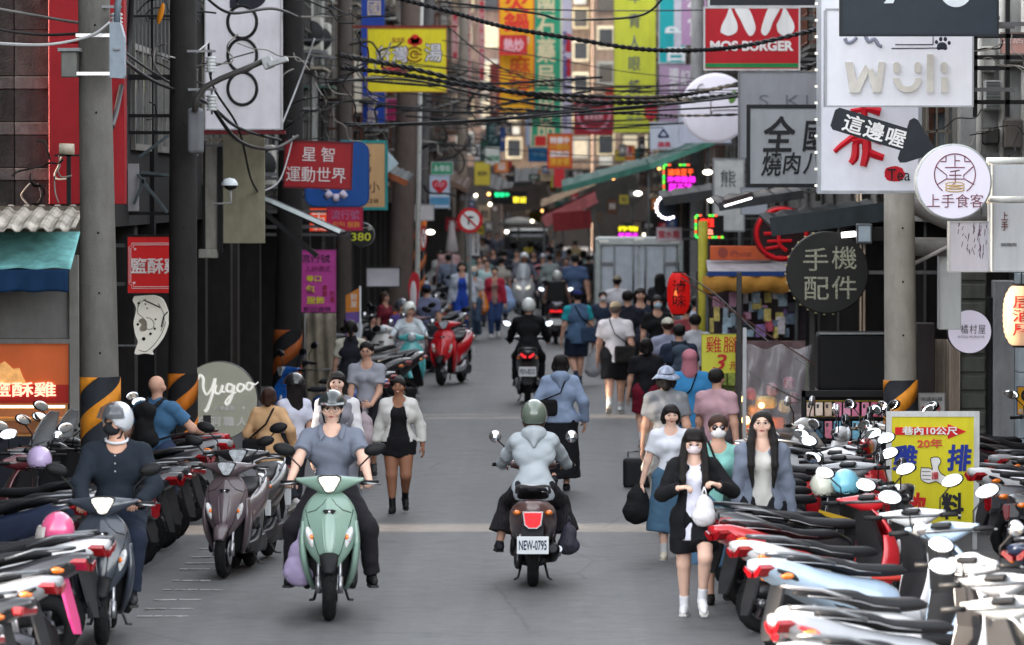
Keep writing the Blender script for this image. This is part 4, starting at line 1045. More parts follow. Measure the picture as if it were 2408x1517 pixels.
def pole(label, pxt, pxb, Y, rt, rb, ztop=11, c=(112, 110, 106), stripes=None, lean=0.0, m=None, name='utility_pole', par=None):
    b = at(pxb, HOR, Y); top = at(pxt, HOR, Y); x0 = b.x; zt = ZZ(0, Y); dx = (top.x-x0)
    t = thing(name, label, 'pole', (x0, Y, 0))
    def X(z): return dx*z/max(zt, 1)
    def rr(z): return rb + (rt-rb)*min(1, z/zt)
    zs = [q for q in (0, 1, 2, 3, 4, 5, 6, 8) if q < ztop] + [ztop]; mb = MB(); mb.tube([(X(z), 0, z) for z in zs], [rr(z) for z in zs], 28)
    mb.build('shaft', m or mat(c, rough=.88, var=.10, scale=5, dirt=.30, bump=.3, bscale=60), t)
    for z in (1.9, 2.45, 3.0, 4.1, 4.9):
        if z > ztop: continue
        MB().ball((X(z)+.02, -rr(z)+.004, z), .012, 0, 8, 5).build('step_hole', BLACK, t)
    if stripes:
        z0, z1, ca, cb, pit = stripes
        # slanted reflective bands wrapped round the shaft
        n = 24; base = MB(); base.tube([(X(z), 0, z) for z in (z0, (z0+z1)/2, z1)], [rr(z0)+.004]*3, 28, cap=False); base.build('warning_sleeve', mat(cb, rough=.7, var=.3, dirt=.3), t)
        k = 0; z = z0 - 2.2*pit
        while z < z1:
            mb = MB(); rows = []
            for j in range(n+1):
                a = -pi + 2*pi*j/n; zz = z + 2*pit*j/n; lo, hi = min(max(zz, z0), z1), min(max(zz+pit*.46, z0), z1); r = rr(z0)+.0075
                rows.append([(X(lo)+r*cos(a), r*sin(a), lo), (X(hi)+r*cos(a), r*sin(a), hi), (X(hi)+(r-.003)*cos(a), (r-.003)*sin(a), hi), (X(lo)+(r-.003)*cos(a), (r-.003)*sin(a), lo)])
            mb.loft(rows, caps=False); mb.build('warning_stripe', mat(ca, rough=.6, var=.25, dirt=.55), t); z += pit
    return t, X, rr
def wire(label, pts, r=.012, c=(24, 24, 26), sag=0.0, twist=False, n=7, name='cable', group=None):
    """pts: (px, py, Y)"""
    P = [tuple(at(*p)) for p in pts]; C_ = crom(P, n); o = C_[0].copy()
    if sag:
        L = len(C_)-1
        for i in range(L+1): C_[i][2] -= sag*4*(i/L)*(1-i/L)
    mb = MB(); m = mat(c, rough=.6, var=.1)
    if twist:
        L = len(C_); CC = crom(C_, 4); 
        for ph in (0, pi):
            mb.tube([(p[0]-o[0], p[1]-o[1]+r*cos(i*.8+ph), p[2]-o[2]+r*.8*sin(i*.8+ph)) for i, p in enumerate(CC)], r, 5)
    else: mb.tube([tuple(p-o) for p in C_], r, 6)
    t = mb.build(name, m, None, tuple(o)); tag(t, label, 'cable', group); return t
# ------------------------------------------------------------------ buildings
def windows(par, side, X, Y0, Y1, z0, z1, rows, cols, fc, seed):
    random.seed(seed); dy = (Y1-Y0)/cols; dz = (z1-z0)/rows
    for i in range(cols):
        for j in range(rows):
            y = Y0 + dy*(i+.2); z = z0 + dz*(j+.25); w, h = dy*.6, dz*.55
            f = MB(); xo = X - side*.05
            for (a, b, c, d) in ((y, y+w, z, z+.07), (y, y+w, z+h-.07, z+h), (y, y+.07, z+.07, z+h-.07), (y+w-.07, y+w, z+.07, z+h-.07), (y+w/2-.03, y+w/2+.03, z+.07, z+h-.07)):
                f.box(min(xo, X+side*.03), max(xo, X+side*.03), a, b, c, d)
            F = f.build('window', mat(fc, rough=.5), par)
            MB().box(min(X-side*.012, X+side*.02), max(X-side*.012, X+side*.02), y+.07, y+w-.07, z+.07, z+h-.07).build('pane', mat((40, 46, 52), rough=.08, var=.2, coat=.5), F)
def building(label, side, Y0, Y1, X=4.6, H=13, c=(96, 92, 88), floors=3, ground=3.0, deep=9, seed=0, win=True, arcade=True, clutter=True, cs=0):
    t = thing('building', label, 'building', (side*X, Y0, 0)); m = mat(c, rough=.9, var=.12, scale=3, dirt=.45, bump=.3, bscale=30)
    def bx(mb, x0, x1, y0, y1, z0, z1): return mb.box(min(side*x0, side*x1), max(side*x0, side*x1), y0-Y0*0, y1, z0, z1)
    g = ground if arcade else 0
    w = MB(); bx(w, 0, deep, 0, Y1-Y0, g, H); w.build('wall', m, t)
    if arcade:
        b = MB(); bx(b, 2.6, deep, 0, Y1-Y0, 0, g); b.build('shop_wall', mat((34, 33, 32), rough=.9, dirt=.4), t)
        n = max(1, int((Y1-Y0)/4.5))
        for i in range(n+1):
            y = min((Y1-Y0)*i/n, Y1-Y0-.4); q = MB(); bx(q, .05, .5, y, y+.4, 0, g); q.build('column', mat((46, 44, 43), rough=.9, dirt=.4), t)  # column colour darkened in place of shade under the arcade
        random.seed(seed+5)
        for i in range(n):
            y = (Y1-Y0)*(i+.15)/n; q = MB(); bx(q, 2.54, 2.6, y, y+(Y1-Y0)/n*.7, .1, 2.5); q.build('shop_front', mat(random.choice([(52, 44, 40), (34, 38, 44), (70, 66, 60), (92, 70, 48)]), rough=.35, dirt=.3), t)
    if win: 
        p = obj('facade', MB().box(*sorted((-side*.02, side*.01)), .05, Y1-Y0-.05, H-.25, H-.1).mesh('facade', m), t)
        bpy.data.objects.remove(p)
        windows(t, side, 0, .2, Y1-Y0-.2, g+.3, H-.3, floors, max(1, int((Y1-Y0)/3.2)), (120, 118, 114), seed)
    random.seed(seed)
    if clutter:
        n = int((Y1-Y0)/3.2)
        for i in range(n):
            for j in range(floors):
                y = (Y1-Y0)*(i+random.uniform(.1, .4))/n
                if y < cs: continue
                z = g + .45 + (H-g)/floors*j; r = random.random()
                if r < .55:   # barred balcony cage
                    d = random.uniform(.5, .85); wd = random.uniform(1.6, 2.2); hh = random.uniform(1.2, 1.9); q = MB(); cc = random.choice([(150, 150, 148), (70, 68, 66), (120, 112, 100), (98, 60, 48)])
                    x0, x1 = -side*d, 0.0
                    for yy in (y, y+wd):
                        for k in range(7): q.box(*sorted((x0*(k/6), x0*(k/6)+.02)), yy, yy+.02, z, z+hh)
                        for k in range(4): q.box(*sorted((x0, 0)), yy, yy+.025, z+hh*k/3, z+hh*k/3+.025)
                    for k in range(9): q.box(*sorted((x0, x0+.02)), y+wd*k/8, y+wd*k/8+.02, z, z+hh)
                    for k in range(4): q.box(*sorted((x0, x0+.025)), y, y+wd, z+hh*k/3, z+hh*k/3+.025)
                    q.build('window_cage', mat(cc, rough=.6, dirt=.4), t)
                    q = MB(); q.box(*sorted((x0*.95, 0)), y, y+wd, z-.08, z); q.build('balcony_slab', m, t)
                    q = MB(); q.box(*sorted((x0*1.25, 0)), y-.1, y+wd+.1, z+hh+.02, z+hh+.06, rot=None); q.build('canopy', mat(random.choice([(120, 124, 126), (70, 98, 88), (140, 132, 118), (60, 62, 66)]), rough=.6, dirt=.5), t)
                elif r < .8:
                    q = MB(); q.box(*sorted((-side*.42, -side*.02)), y, y+.85, z, z+.62, c=.02); u = q.build('air_conditioner', mat((178, 176, 168), rough=.6, dirt=.4), t)
                    MB().lathe([(.0001, 0), (.24, 0), (.25, .02), (.22, .02), (.02, .01)], (-side*.22, y-.012, z+.31), 'Y', 18).build('fan_grille', DARK, u)
                    MB().box(*sorted((-side*.5, 0)), y, y+.05, z-.04, z).box(*sorted((-side*.5, 0)), y+.8, y+.85, z-.04, z).build('bracket', STEEL, u)
                else:
                    q = MB(); q.tube([(-side*.07, y, g+.2), (-side*.07, y, H-.2)], .045, 8); q.build('drain_pipe', mat((150, 150, 146), rough=.6, dirt=.4), t)
    return t
bl = [('tall dull building whose end wall closes the near left side', -1, 30, 43.7, 6.0, 10, (90, 88, 85), 3, False),
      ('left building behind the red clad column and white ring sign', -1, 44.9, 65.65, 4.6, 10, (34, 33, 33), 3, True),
      ('left building with barred balconies behind the yellow soup sign', -1, 66.75, 92, 4.6, 10.5, (48, 46, 44), 3, True),
      ('soot stained left block between the yellow sign and the heart sign', -1, 92.4, 124, 4.6, 12, (74, 70, 68), 4, True),
      ('pale weathered left block behind the orange signs', -1, 124.4, 160, 4.7, 15, (112, 104, 98), 4, True),
      ('farthest left block with reddish plaster down the street', -1, 160.4, 215, 4.8, 16, (128, 104, 92), 5, True),
      ('near right block out beside the white chest sign', 1, 30, 48.2, 5.6, 9, (100, 98, 96), 3, False),
      ('right block with brown window frames behind the tea sign', 1, 49.5, 66, 4.6, 8.5, (150, 148, 144), 3, True),
      ('right block behind the red burger sign with grey plaster', 1, 66.4, 92, 4.6, 9.5, (88, 86, 84), 3, True),
      ('right block behind the teal and pink signs with barred windows', 1, 92.4, 126, 4.6, 11, (98, 92, 88), 4, True),
      ('brownish right block behind the tall yellow optician sign', 1, 126.4, 165, 4.7, 14, (116, 98, 86), 4, True),
      ('farthest right block with cream plaster down the street', 1, 165.4, 215, 4.8, 16, (150, 132, 112), 5, True)]
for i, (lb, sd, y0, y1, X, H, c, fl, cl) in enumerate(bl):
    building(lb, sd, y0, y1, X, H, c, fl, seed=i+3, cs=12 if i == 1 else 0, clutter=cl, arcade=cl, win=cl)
# end of the street: buildings across
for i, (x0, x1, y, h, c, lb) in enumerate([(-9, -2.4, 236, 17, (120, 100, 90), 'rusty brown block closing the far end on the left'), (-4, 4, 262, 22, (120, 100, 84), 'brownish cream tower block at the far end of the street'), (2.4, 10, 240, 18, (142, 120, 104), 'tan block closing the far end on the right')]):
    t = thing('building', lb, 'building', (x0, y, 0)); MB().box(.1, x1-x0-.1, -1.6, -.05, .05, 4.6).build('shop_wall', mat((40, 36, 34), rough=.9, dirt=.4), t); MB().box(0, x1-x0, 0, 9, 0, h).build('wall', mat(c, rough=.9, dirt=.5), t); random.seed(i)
    for a in range(int((x1-x0)/1.3)):
        for b in range(int(h/1.9)-3):
            q = MB(); xx, zz = .2 + a*1.3, 5.2+b*1.9; q.box(xx, xx+.95, -.09, -.0, zz, zz+1.25); f = q.build('window', mat(random.choice([(210, 190, 150), (96, 80, 72), (150, 148, 140), (70, 60, 58), (230, 214, 180)]), rough=.5), t)
            MB().box(xx+.1, xx+.85, -.12, -.10, zz+.12, zz+1.1).build('pane', mat(random.choice([(44, 46, 50), (70, 64, 58), (190, 176, 150)]), rough=.15), f)
            if random.random() < .4: MB().box(xx+.1, xx+.8, -.5, -.13, zz-.5, zz-.05, c=.02).build('air_conditioner', mat((190, 184, 172), rough=.6, dirt=.3), t)
# ------------------------------------------------------------------ near left: end wall, red column, stall
E = 44.86
t = thing('concrete_wall', 'grey concrete block wall with paler thin courses at the left edge', 'wall', (at(0, HOR, E).x, E, 0))
def lx(px, Y=E): return at(px, HOR, Y).x - at(0, HOR, E).x
rows = [(-60, 70, 0), (71, 178, 1), (180, 209, 2), (210, 287, 0), (288, 317, 2), (318, 395, 0), (396, 424, 2), (425, 500, 0)]
for (a, b, k) in rows:
    for (x0, x1, dk) in ((-160, -64, 1), (-62, 34, 1), (36, 122, 0), (124, 208, 0)):
        cc = [(70, 69, 68), (80, 79, 77), (108, 107, 105)][k]; cc = tuple(int(v*(.82 if dk else 1)) for v in cc)
        MB().box(lx(x0), lx(x1), -.03 - (.012 if k == 2 else 0), .03, ZZ(b, E), ZZ(a, E), c=.006).build('concrete_block', mat(cc, rough=.92, var=.25, scale=9, dirt=.5, bump=.6, bscale=40), t)
t = thing('red_column', 'tall red clad column behind the nearest utility pole', 'column', (at(212, HOR, E).x, E, 0)); w = 88/SS(E)
for (z0, z1) in ((3.25, 4.85), (4.86, 7.5), (7.51, 12)):
    MB().box(-w, w, -.35, -.05, z0, z1, c=.006).build('cladding_panel', mat((150, 24, 34), rough=.42, var=.08, dirt=.25), t)
# roof of the fried chicken stall
Ys = 43.0
def sx(px, Y=Ys): return at(px, HOR, Y).x
t = thing('food_stall', 'fried chicken stall with orange lit counter and blue awning', 'stall', (sx(-40), Ys, 0)); ox = sx(-40)
mb = MB(); z1, z0 = ZZ(490, Ys), ZZ(548, Ys-.9)
pts = []; n = 26; wd = sx(200)-ox
for j in range(n+1):
    u = j/n*wd; h = [0, .035, .035, 0][j % 4] if True else 0; pts.append((u, h))
rg = [[(u, .5, z1+h) for u, h in pts] + [(u, .5, z1+h-.012) for u, h in pts[::-1]], [(u, -.45, (z0+z1)/2+h) for u, h in pts] + [(u, -.45, (z0+z1)/2+h-.012) for u, h in pts[::-1]], [(u, -.9, z0+.02+h) for u, h in pts] + [(u, -.9, z0+.02+h-.012) for u, h in pts[::-1]]]
mb.loft(rg, 0, False); mb.build('corrugated_roof', mat((196, 190, 178), rough=.6, var=.2, scale=5, dirt=.75), t)
mb = MB(); mb.box(0, wd, .3, .5, ZZ(548, Ys), z1+.02); mb.build('roof_board', mat((120, 110, 100), rough=.9, dirt=.7), t)
def cloth_sheet(x0, x1, ya, za, yb, zb, name, m, nx=24, amp=.012):
    P0 = []
    for i in range(2*9):
        k = i % 9; q = k/8; r_ = []
        for j in range(nx+1):
            u = j/nx; yy = ya+(yb-ya)*q + amp*sin(u*26+q*2)*q; zz = za+(zb-za)*q + amp*.6*sin(u*17)*q
            r_.append((x0+(x1-x0)*u, yy + (.006 if i >= 9 else 0), zz))
        P0.append(r_)
    mb = MB(); mb.loft([[P0[k][j] for k in range(9)] + [P0[17-k][j] for k in range(9)] for j in range(nx+1)], 0, True); return mb.build(name, m, t)
cloth_sheet(0, sx(185)-ox, .15, ZZ(545, Ys)-.0, -.75, ZZ(632, Ys-.75), 'awning', mat((140, 212, 212), rough=.75, var=.10, dirt=.5, scale=3))
cloth_sheet(0, sx(180)-ox, -.76, ZZ(634, Ys-.75), -.78, ZZ(686, Ys-.75), 'awning_valance', mat((22, 56, 92), rough=.8, var=.15, dirt=.2))
MB().box(0, sx(162)-ox, .0, .06, ZZ(796, Ys), ZZ(686, Ys)).build('upper_panel', mat((122, 120, 118), rough=.6, dirt=.25), t)
MB().box(0, sx(180)-ox, -.05, -.0, ZZ(808, Ys), ZZ(797, Ys)).box(sx(164)-ox, sx(184)-ox, -.06, .05, 0, ZZ(600, Ys)).build('steel_frame', mat((132, 130, 126), rough=.5, dirt=.3), t)
p_ = mat((200, 96, 50), rough=.4, var=.22, scale=1.2, emit=.07)
MB().box(0, sx(160)-ox, .0, .03, ZZ(950, Ys), ZZ(803, Ys)).build('lit_sign_panel', p_, t)
MB().box(0, sx(160)-ox, -.006, .0, ZZ(948, Ys), ZZ(905, Ys)).build('lit_sign_band', mat((160, 36, 28), rough=.4, emit=.05), t)
mb = MB(); kk = 1/SS(Ys); put_text(mb, '鹽酥雞', sx(52)-ox, ZZ(916, Ys), 156*kk, 34*kk, -.012, .01, 0, .02); mb.build('lettering', lit((250, 190, 160), .5), t)
mb = MB(); mb.prism([(sx(a)-ox, ZZ(b, Ys)) for a, b in ((-30, 905), (-10, 862), (10, 850), (30, 868), (45, 866), (52, 885), (62, 905))], -.014, -.007); mb.build('picture_print', mat((205, 150, 90), rough=.5, var=.3, scale=12, emit=.3), t)
mb = MB(); mb.box(0, sx(158)-ox, -.03, .35, ZZ(1022, Ys), ZZ(1030, Ys)+.0).box(0, sx(158)-ox, -.02, .3, ZZ(990, Ys), ZZ(984, Ys)).box(sx(152)-ox, sx(158)-ox, -.03, .02, ZZ(1025, Ys), ZZ(950, Ys)).build('counter_shelf', mat((214, 150, 88), rough=.4, dirt=.2), t)
MB().box(0, sx(150)-ox, .3, .33, ZZ(1022, Ys), ZZ(950, Ys)).build('cabinet_back', mat((120, 80, 55), rough=.4, emit=.25), t)
mb = MB(); mb.tube([(0.02, .1, ZZ(958, Ys)), (sx(148)-ox, .1, ZZ(958, Ys))], .012, 8); mb.build('tube_lamp', lit((255, 214, 150), 3.5), t)
MB().box(0, sx(162)-ox, -.06, .5, 0, ZZ(1026, Ys)).build('counter', mat((48, 52, 62), rough=.5, dirt=.4), t)
# dark barred opening between the red column and the second pole
Yb = 48.9; t = thing('window_grille', 'black barred stair opening between red column and second pole', 'grille', (at(350, HOR, Yb).x, Yb, 0))
def bb(mb, a, b, c, d, y=0.0, dy=.04, Y=Yb, o=350): return mb.box(at(a, HOR, Y).x-at(o, HOR, Y).x, at(b, HOR, Y).x-at(o, HOR, Y).x, y, y+dy, ZZ(d, Y), ZZ(c, Y))
for (a, b, c, d) in ((300, 402, 35, 40), (300, 402, 175, 188), (300, 402, 268, 276), (300, 402, 308, 316), (300, 402, 410, 416), (300, 402, 498, 506)):
    bb(MB(), a, b, c, d).build('bar', BLACK, t)
for x in range(306, 402, 9): bb(MB(), x, x+2.4, -20, 306, .06, .02).build('bar', mat((120, 120, 118), rough=.5, dirt=.4), t)
bb(MB(), 303, 328, 385, 496, -.1).build('board', mat((168, 166, 170), rough=.6, dirt=.2), t)
mb = MB()
for (a, b, c, d) in ((330, 370, 400, 318), (300, 400, 300, 250), (335, 405, 400, 412), (318, 480, 342, 420), (326, 410, 396, 500)):
    A, B = at(a, b, Yb), at(c, d, Yb); ob = at(350, HOR, Yb); mb.bar((A.x-ob.x, -.15, A.z), (B.x-ob.x, -.15, B.z), .03, .03)
mb.build('brace', mat((84, 96, 100), rough=.5, dirt=.4), t)
# inner wall behind, its near-black colour standing in for deep shade
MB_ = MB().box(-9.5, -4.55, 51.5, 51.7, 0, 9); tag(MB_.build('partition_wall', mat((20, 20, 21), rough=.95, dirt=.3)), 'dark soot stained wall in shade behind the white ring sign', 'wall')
# beige side panel, awning, tarpaulin on the left
Yp = 55; t = thing('wall_panel', 'beige plaster panel with dark framed window under white ring sign', 'wall panel', (at(550, HOR, Yp).x, Yp, 0))
bb(MB(), 525, 622, 318, 572, 0, .1, Yp, 550).build('panel', mat((150, 146, 124), rough=.85, dirt=.3), t); bb(MB(), 484, 512, 345, 585, -.05, .06, Yp, 550).build('pane', mat((160, 156, 148), rough=.5, dirt=.5), t)
bb(MB(), 512, 524, 345, 592, -.08, .09, Yp, 550).build('window_frame', BLACK, t); bb(MB(), 478, 484, 330, 592, -.08, .09, Yp, 550).build('window_frame', BLACK, t)
bb(MB(), 470, 512, 586, 606, -.2, .25, Yp, 550).build('gutter_box', mat((170, 168, 160), rough=.5, dirt=.5), t)
Ya = 57; t = thing('awning', 'dark lean-to awning with a pale metal edge above the magenta poster', 'awning', tuple(at(700, 500, Ya)))
o_ = at(700, 500, Ya); A, B = at(622, 470, Ya), at(803, 550, Ya)
mb = MB(); mb.bar((A.x-o_.x, .5, A.z-o_.z), (B.x-o_.x, .5, B.z-o_.z), 1.6, .05, 0, up=(0, 0, 1)); mb.build('awning_sheet', mat((40, 40, 42), rough=.7, dirt=.3), t)
mb = MB(); mb.bar((A.x-o_.x, -.32, A.z-o_.z+.03), (B.x-o_.x, -.32, B.z-o_.z+.03), .03, .05); mb.build('awning_edge', metal((180, 190, 195), .3), t)
mb = MB(); mb.bar((A.x-o_.x, -.2, A.z-o_.z-.15), (B.x-o_.x-.3, -.2, B.z-o_.z-.28), .1, .06); mb.build('awning_rail', BLACK, t)
Yt = 63.5; t = thing('tarpaulin', 'dirty beige tarpaulin hanging below the magenta poster', 'tarpaulin', (at(750, HOR, Yt).x, Yt, 0))
mb = MB(); rr_ = []
for i in range(13):
    z = ZZ(985, Yt) + (ZZ(737, Yt)-ZZ(985, Yt))*i/12; row = []
    for j in range(17): u = j/16; row.append(((u-.5)*80/SS(Yt), .05*sin(u*19+i*.3)*(1-.4*i/12), z))
    rr_.append(row + [(a, b+.02, c) for a, b, c in row[::-1]])
mb.loft(rr_); mb.build('sheet', mat((150, 142, 126), rough=.8, var=.2, dirt=.6, bump=.5, bscale=8), t)
mb = MB(); mb.tube([(-.22, -.08, ZZ(985, Yt)), (-.2, -.08, ZZ(737, Yt))], .012, 6).tube([(-.22, -.07, ZZ(870, Yt)), (.22, -.07, ZZ(868, Yt))], .01, 6); mb.build('rope', STEEL, t)
# ------------------------------------------------------------------ poles
pole('nearest concrete utility pole on the left with meter box', 222, 240, 41, .145, .185, stripes=(ZZ(1240, 41), ZZ(886, 41), (222, 142, 42), (44, 48, 54), .42))
pole('second utility pole on the left, dark with worn stripes', 432, 428, 47.4, .141, .157, c=(46, 45, 44), stripes=(.1, ZZ(878, 47.4), (196, 112, 32), (34, 34, 36), .40))
pole('third utility pole on the left beside the magenta poster', 690, 672, 60, .15, .19, c=(42, 41, 41), stripes=(.1, ZZ(775, 60), (150, 78, 34), (32, 32, 34), .42))
pole('slim dark pole beside the yellow soup sign', 812, 806, 75, .12, .14, c=(80, 74, 70))
pole('fourth brownish utility pole on the left leaning slightly', 968, 932, 84, .18, .25, c=(100, 88, 82), stripes=(.1, 1.1, (190, 96, 40), (40, 38, 40), .4))
pole('slim striped post by the no turn sign', 1010, 978, 92, .10, .12, c=(88, 86, 86), stripes=(.3, ZZ(505, 92), (214, 116, 48), (38, 36, 38), .42))
pole('far pale utility pole above the left crowd', 1092, 1082, 125, .14, .16, c=(138, 128, 118))
pole('thin white pipe beside the fourth pole', 990, 978, 84, .05, .05, c=(190, 190, 186), name='pipe_post')
pole('right utility pole under the tea sign with a hazard band', 2110, 2122, 46, .148, .172, ztop=3.36, c=(150, 146, 138), stripes=(ZZ(1200, 46), ZZ(893, 46), (222, 142, 42), (48, 50, 56), .44))
pole('far grey utility pole on the right behind the truck', 1640, 1640, 96, .14, .16, c=(150, 150, 150))
# fittings on the poles
def fit(name, label, cat, px, py, Y): 
    p = at(px, py, Y); return thing(name, label, cat, tuple(p)), 1/SS(Y)
t, k = fit('meter_box', 'pale blue meter box strapped high on the nearest pole', 'utility box', 278, 118, 40.7)
mb = MB(); mb.prism([(-17*k, -65*k), (14*k, -67*k), (17*k, -60*k), (17*k, 30*k), (8*k, 62*k), (-12*k, 65*k), (-17*k, 60*k)], -.14, .06); mb.build('box', mat((152, 164, 176), rough=.45, dirt=.3), t)
MB().box(-8*k, 8*k, -.16, -.14, -2*k, 3*k, c=.004).build('latch', STEEL, t); MB().tube([(-2*k, -.03, 65*k), (0, -.03, 110*k), (12*k, -.03, 150*k)], .03, 8).build('conduit', mat((110, 122, 132), rough=.5), t)
for dy in (35, -55):
    mb = MB(); mb.box(-100*k, -12*k, -.0, .02, dy*k-4*k, dy*k+4*k); mb.build('strap', CHROME, t)
t, k = fit('junction_box', 'grey tin junction box with a small roof left of the nearest pole', 'utility box', 165, 150, 40.8)
MB().box(-19*k, 19*k, -.1, .08, -32*k, 28*k, c=.006).build('box', mat((110, 112, 108), rough=.45, metal=.4, dirt=.3), t); MB().box(-26*k, 26*k, -.14, .1, 28*k, 36*k, c=.004).build('box_roof', mat((150, 155, 158), rough=.4, dirt=.3), t)
t, k = fit('lamp_box', 'rounded grey control box hanging on the second pole', 'utility box', 460, 308, 47.0)
s = SDF(.01); s.box((0, 0, 0), v3(19*k, .07, 54*k), .04); P_, F_ = s.mesh(.014); obj('box', npmesh('box', P_, F_, mat((112, 116, 120), rough=.4, dirt=.25)), t)
t, k = fit('street_lamp', 'led street lamp on a long curved arm crossing the ring sign', 'street lamp', 470, 240, 46.9)
mb = MB(); mb.tube([(tuple(v3(x-470, 0, 240-y)*k)) for x, y in ((458, 262), (462, 232), (482, 205), (520, 185), (570, 165), (622, 143))], [.032]*6, 10); mb.build('arm', mat((70, 68, 66), rough=.4), t)
mb = MB(); mb.box(148*k, 172*k, -.1, .1, 78*k, 106*k, c=.01, rot=Matrix.Rotation(R(-20), 3, 'Y')).box(160*k, 208*k, -.12, .12, 88*k, 100*k, c=.008, rot=Matrix.Rotation(R(-18), 3, 'Y')); mb.build('lamp_head', mat((180, 184, 186), rough=.35, dirt=.2), t)
t, k = fit('security_camera', 'dome security camera under the beige panel', 'camera', 540, 432, 52)
MB().ball((2*k, 0, -2*k), 17*k, 0, 14, 8, (1.0, 1, .8)).build('camera_body', DARK, t); mb = MB(); mb.lathe([(1e-4, 14*k), (12*k, 11*k), (19*k, 2*k), (20*k, -4*k)], (0, 0, 0), 'Z', 18); mb.build('sun_shield', mat((215, 222, 226), rough=.4), t)
MB().tube([(2*k, 0, -14*k), (4*k, .0, -45*k), (-40*k, 0, -48*k)], .014, 6).build('bracket', mat((170, 170, 168), rough=.5), t)
def insul(px, py, Y, label, rz=0):
    t, k = fit('insulator', label, 'insulator', px, py, Y); mb = MB(); prof = []
    for i in range(5): prof += [(.05, i*.035-.09), (.062, i*.035-.078), (.04, i*.035-.065)]
    mb.lathe(prof, (0, 0, 0), 'Z', 12); mb.build('ceramic', mat((196, 200, 200), rough=.25), t); mb = MB(); mb.tube([(0, 0, -.13), (0, 0, .15)], .012, 6).box(-.25, .05, -.02, .02, .12, .145); mb.build('bolt', STEEL, t)
insul(274, 50, 40.9, 'white spool insulator at the top of the nearest pole'); insul(496, 150, 47.2, 'spool insulator on the left edge of the ring sign'); insul(498, 240, 47.2, 'spool insulator beside the street lamp arm')
t, k = fit('cable_sleeve', 'cream cable sleeve with wires left of the nearest pole', 'cable joint', 160, 350, 43.5)
MB().tube([(-20*k, 0, 0), (14*k, 0, -1*k)], .055, 12).build('sleeve', mat((205, 196, 176), rough=.5, dirt=.3), t); MB().box(-32*k, 60*k, 0, .04, -18*k, -13*k).box(-4*k, 6*k, 0, .05, -130*k, -13*k).build('stand', BLACK, t)
# ------------------------------------------------------------------ left signs
def rings(t, k, f):
    mb = MB()
    for cy in (52, 130, 208):
        c = f(570, cy); mb.tube([(c[0]+34*k*cos(2*pi*j/40), -.014, c[1]+38*k*sin(2*pi*j/40)) for j in range(41)], .02, 6, 0, False)
    mb.build('ring_print', mat((28, 28, 30), rough=.5), t)
    mb = MB(); a, b = f(541, 0), f(560, 20); mb.box(a[0], b[0], -.02, -.012, b[1], a[1]); c = f(590, -18); mb.disc(c, 40*k, -.02, -.012, n=30); mb.build('emblem_print', mat((34, 36, 46), rough=.5), t)
t = sgn('tall white box sign with three thin black rings', 482, -60, 662, 305, 54, mat((214, 212, 218), rough=.4, var=.05, dirt=.12, emit=.03), (188, 186, 190), 3, .35, extra=rings)
MB().box(-.50, .50, -.01, .3, -.99, -.945).build('base_trim', mat((96, 26, 34), rough=.5), t)
sgn('dark red sign with white characters for a sports shop', 668, 332, 829, 444, 58, (158, 30, 38), (110, 24, 30), 4, .2, [('星智', 748, 363, 76, 34, (214, 205, 205), dict(sp=1.5)), ('運動世界', 744, 411, 140, 36, (214, 205, 205))], tilt=2)
def gl_(t, k, f):
    mb = MB(); c = f(790, 440)
    for a in range(8):
        an = a*pi/4; mb.tube([(c[0]+16*k*cos(an), -.014, c[1]+16*k*sin(an)), (c[0]+34*k*cos(an), -.014, c[1]+34*k*sin(an))], [10*k, 7*k], 8, 0)
    mb.build('emblem_print', mat((214, 205, 225), rough=.5), t)
t, k = fit('rounded_sign', 'blue sign with rounded corners behind the dark red sign', 'sign', 792, 410, 67)
def rrect(w, h, r, n=6):
    P = []
    for (cx, cz, a0) in ((w-r, h-r, 0), (-w+r, h-r, 90), (-w+r, -h+r, 180), (w-r, -h+r, 270)):
        for i in range(n+1): a = R(a0+90*i/n); P.append((cx+r*cos(a), cz+r*sin(a)))
    return P
MB().prism(rrect(76*k, 77*k, 24*k), 0, .16).build('sign_case', mat((26, 62, 122), rough=.4, dirt=.2), t); MB().prism(rrect(73*k, 74*k, 22*k), -.012, 0).build('sign_face', signface((30, 82, 158)), t)
gl_(t, k, lambda x, y: ((x-792)*k, (410-y)*k)); MB().box(-2.1, -76*k, .05, .1, -.03, .03).build('bracket', STEEL, t)
sgn('tan sign in a teal frame behind the blue rounded sign', 800, 330, 912, 494, 71, (196, 158, 112), (48, 140, 140), 7, .16, [('小', 880, 440, 26, 26, (74, 48, 34)), ('吃', 858, 380, 30, 50, (74, 48, 34)), ('-2028', 862, 472, 56, 10, (110, 80, 60))])
sgn('orange red lit sign at the end of the dark awning', 727, 488, 774, 545, 66, (210, 66, 32), (120, 40, 30), 2, .12, [('古', 750, 512, 34, 34, (250, 236, 225)), ('早味', 752, 537, 34, 12, (250, 236, 225))], e=.25)
t = sgn('crimson rounded sign over the black 380 sign', 768, 487, 854, 543, 63, (190, 34, 74), (150, 34, 62), 3, .14, [('流行號', 812, 505, 66, 22, (170, 110, 150)), ('包包 服飾', 814, 528, 64, 14, (226, 150, 60))])
rsgn('round black sign with yellow numerals 380', 852, 552, 29, 65, (28, 28, 28), (120, 122, 124), [('380', 849, 557, 46, 19, (206, 208, 60)), ('均一價', 858, 536, 34, 11, (190, 190, 180))], e=0)
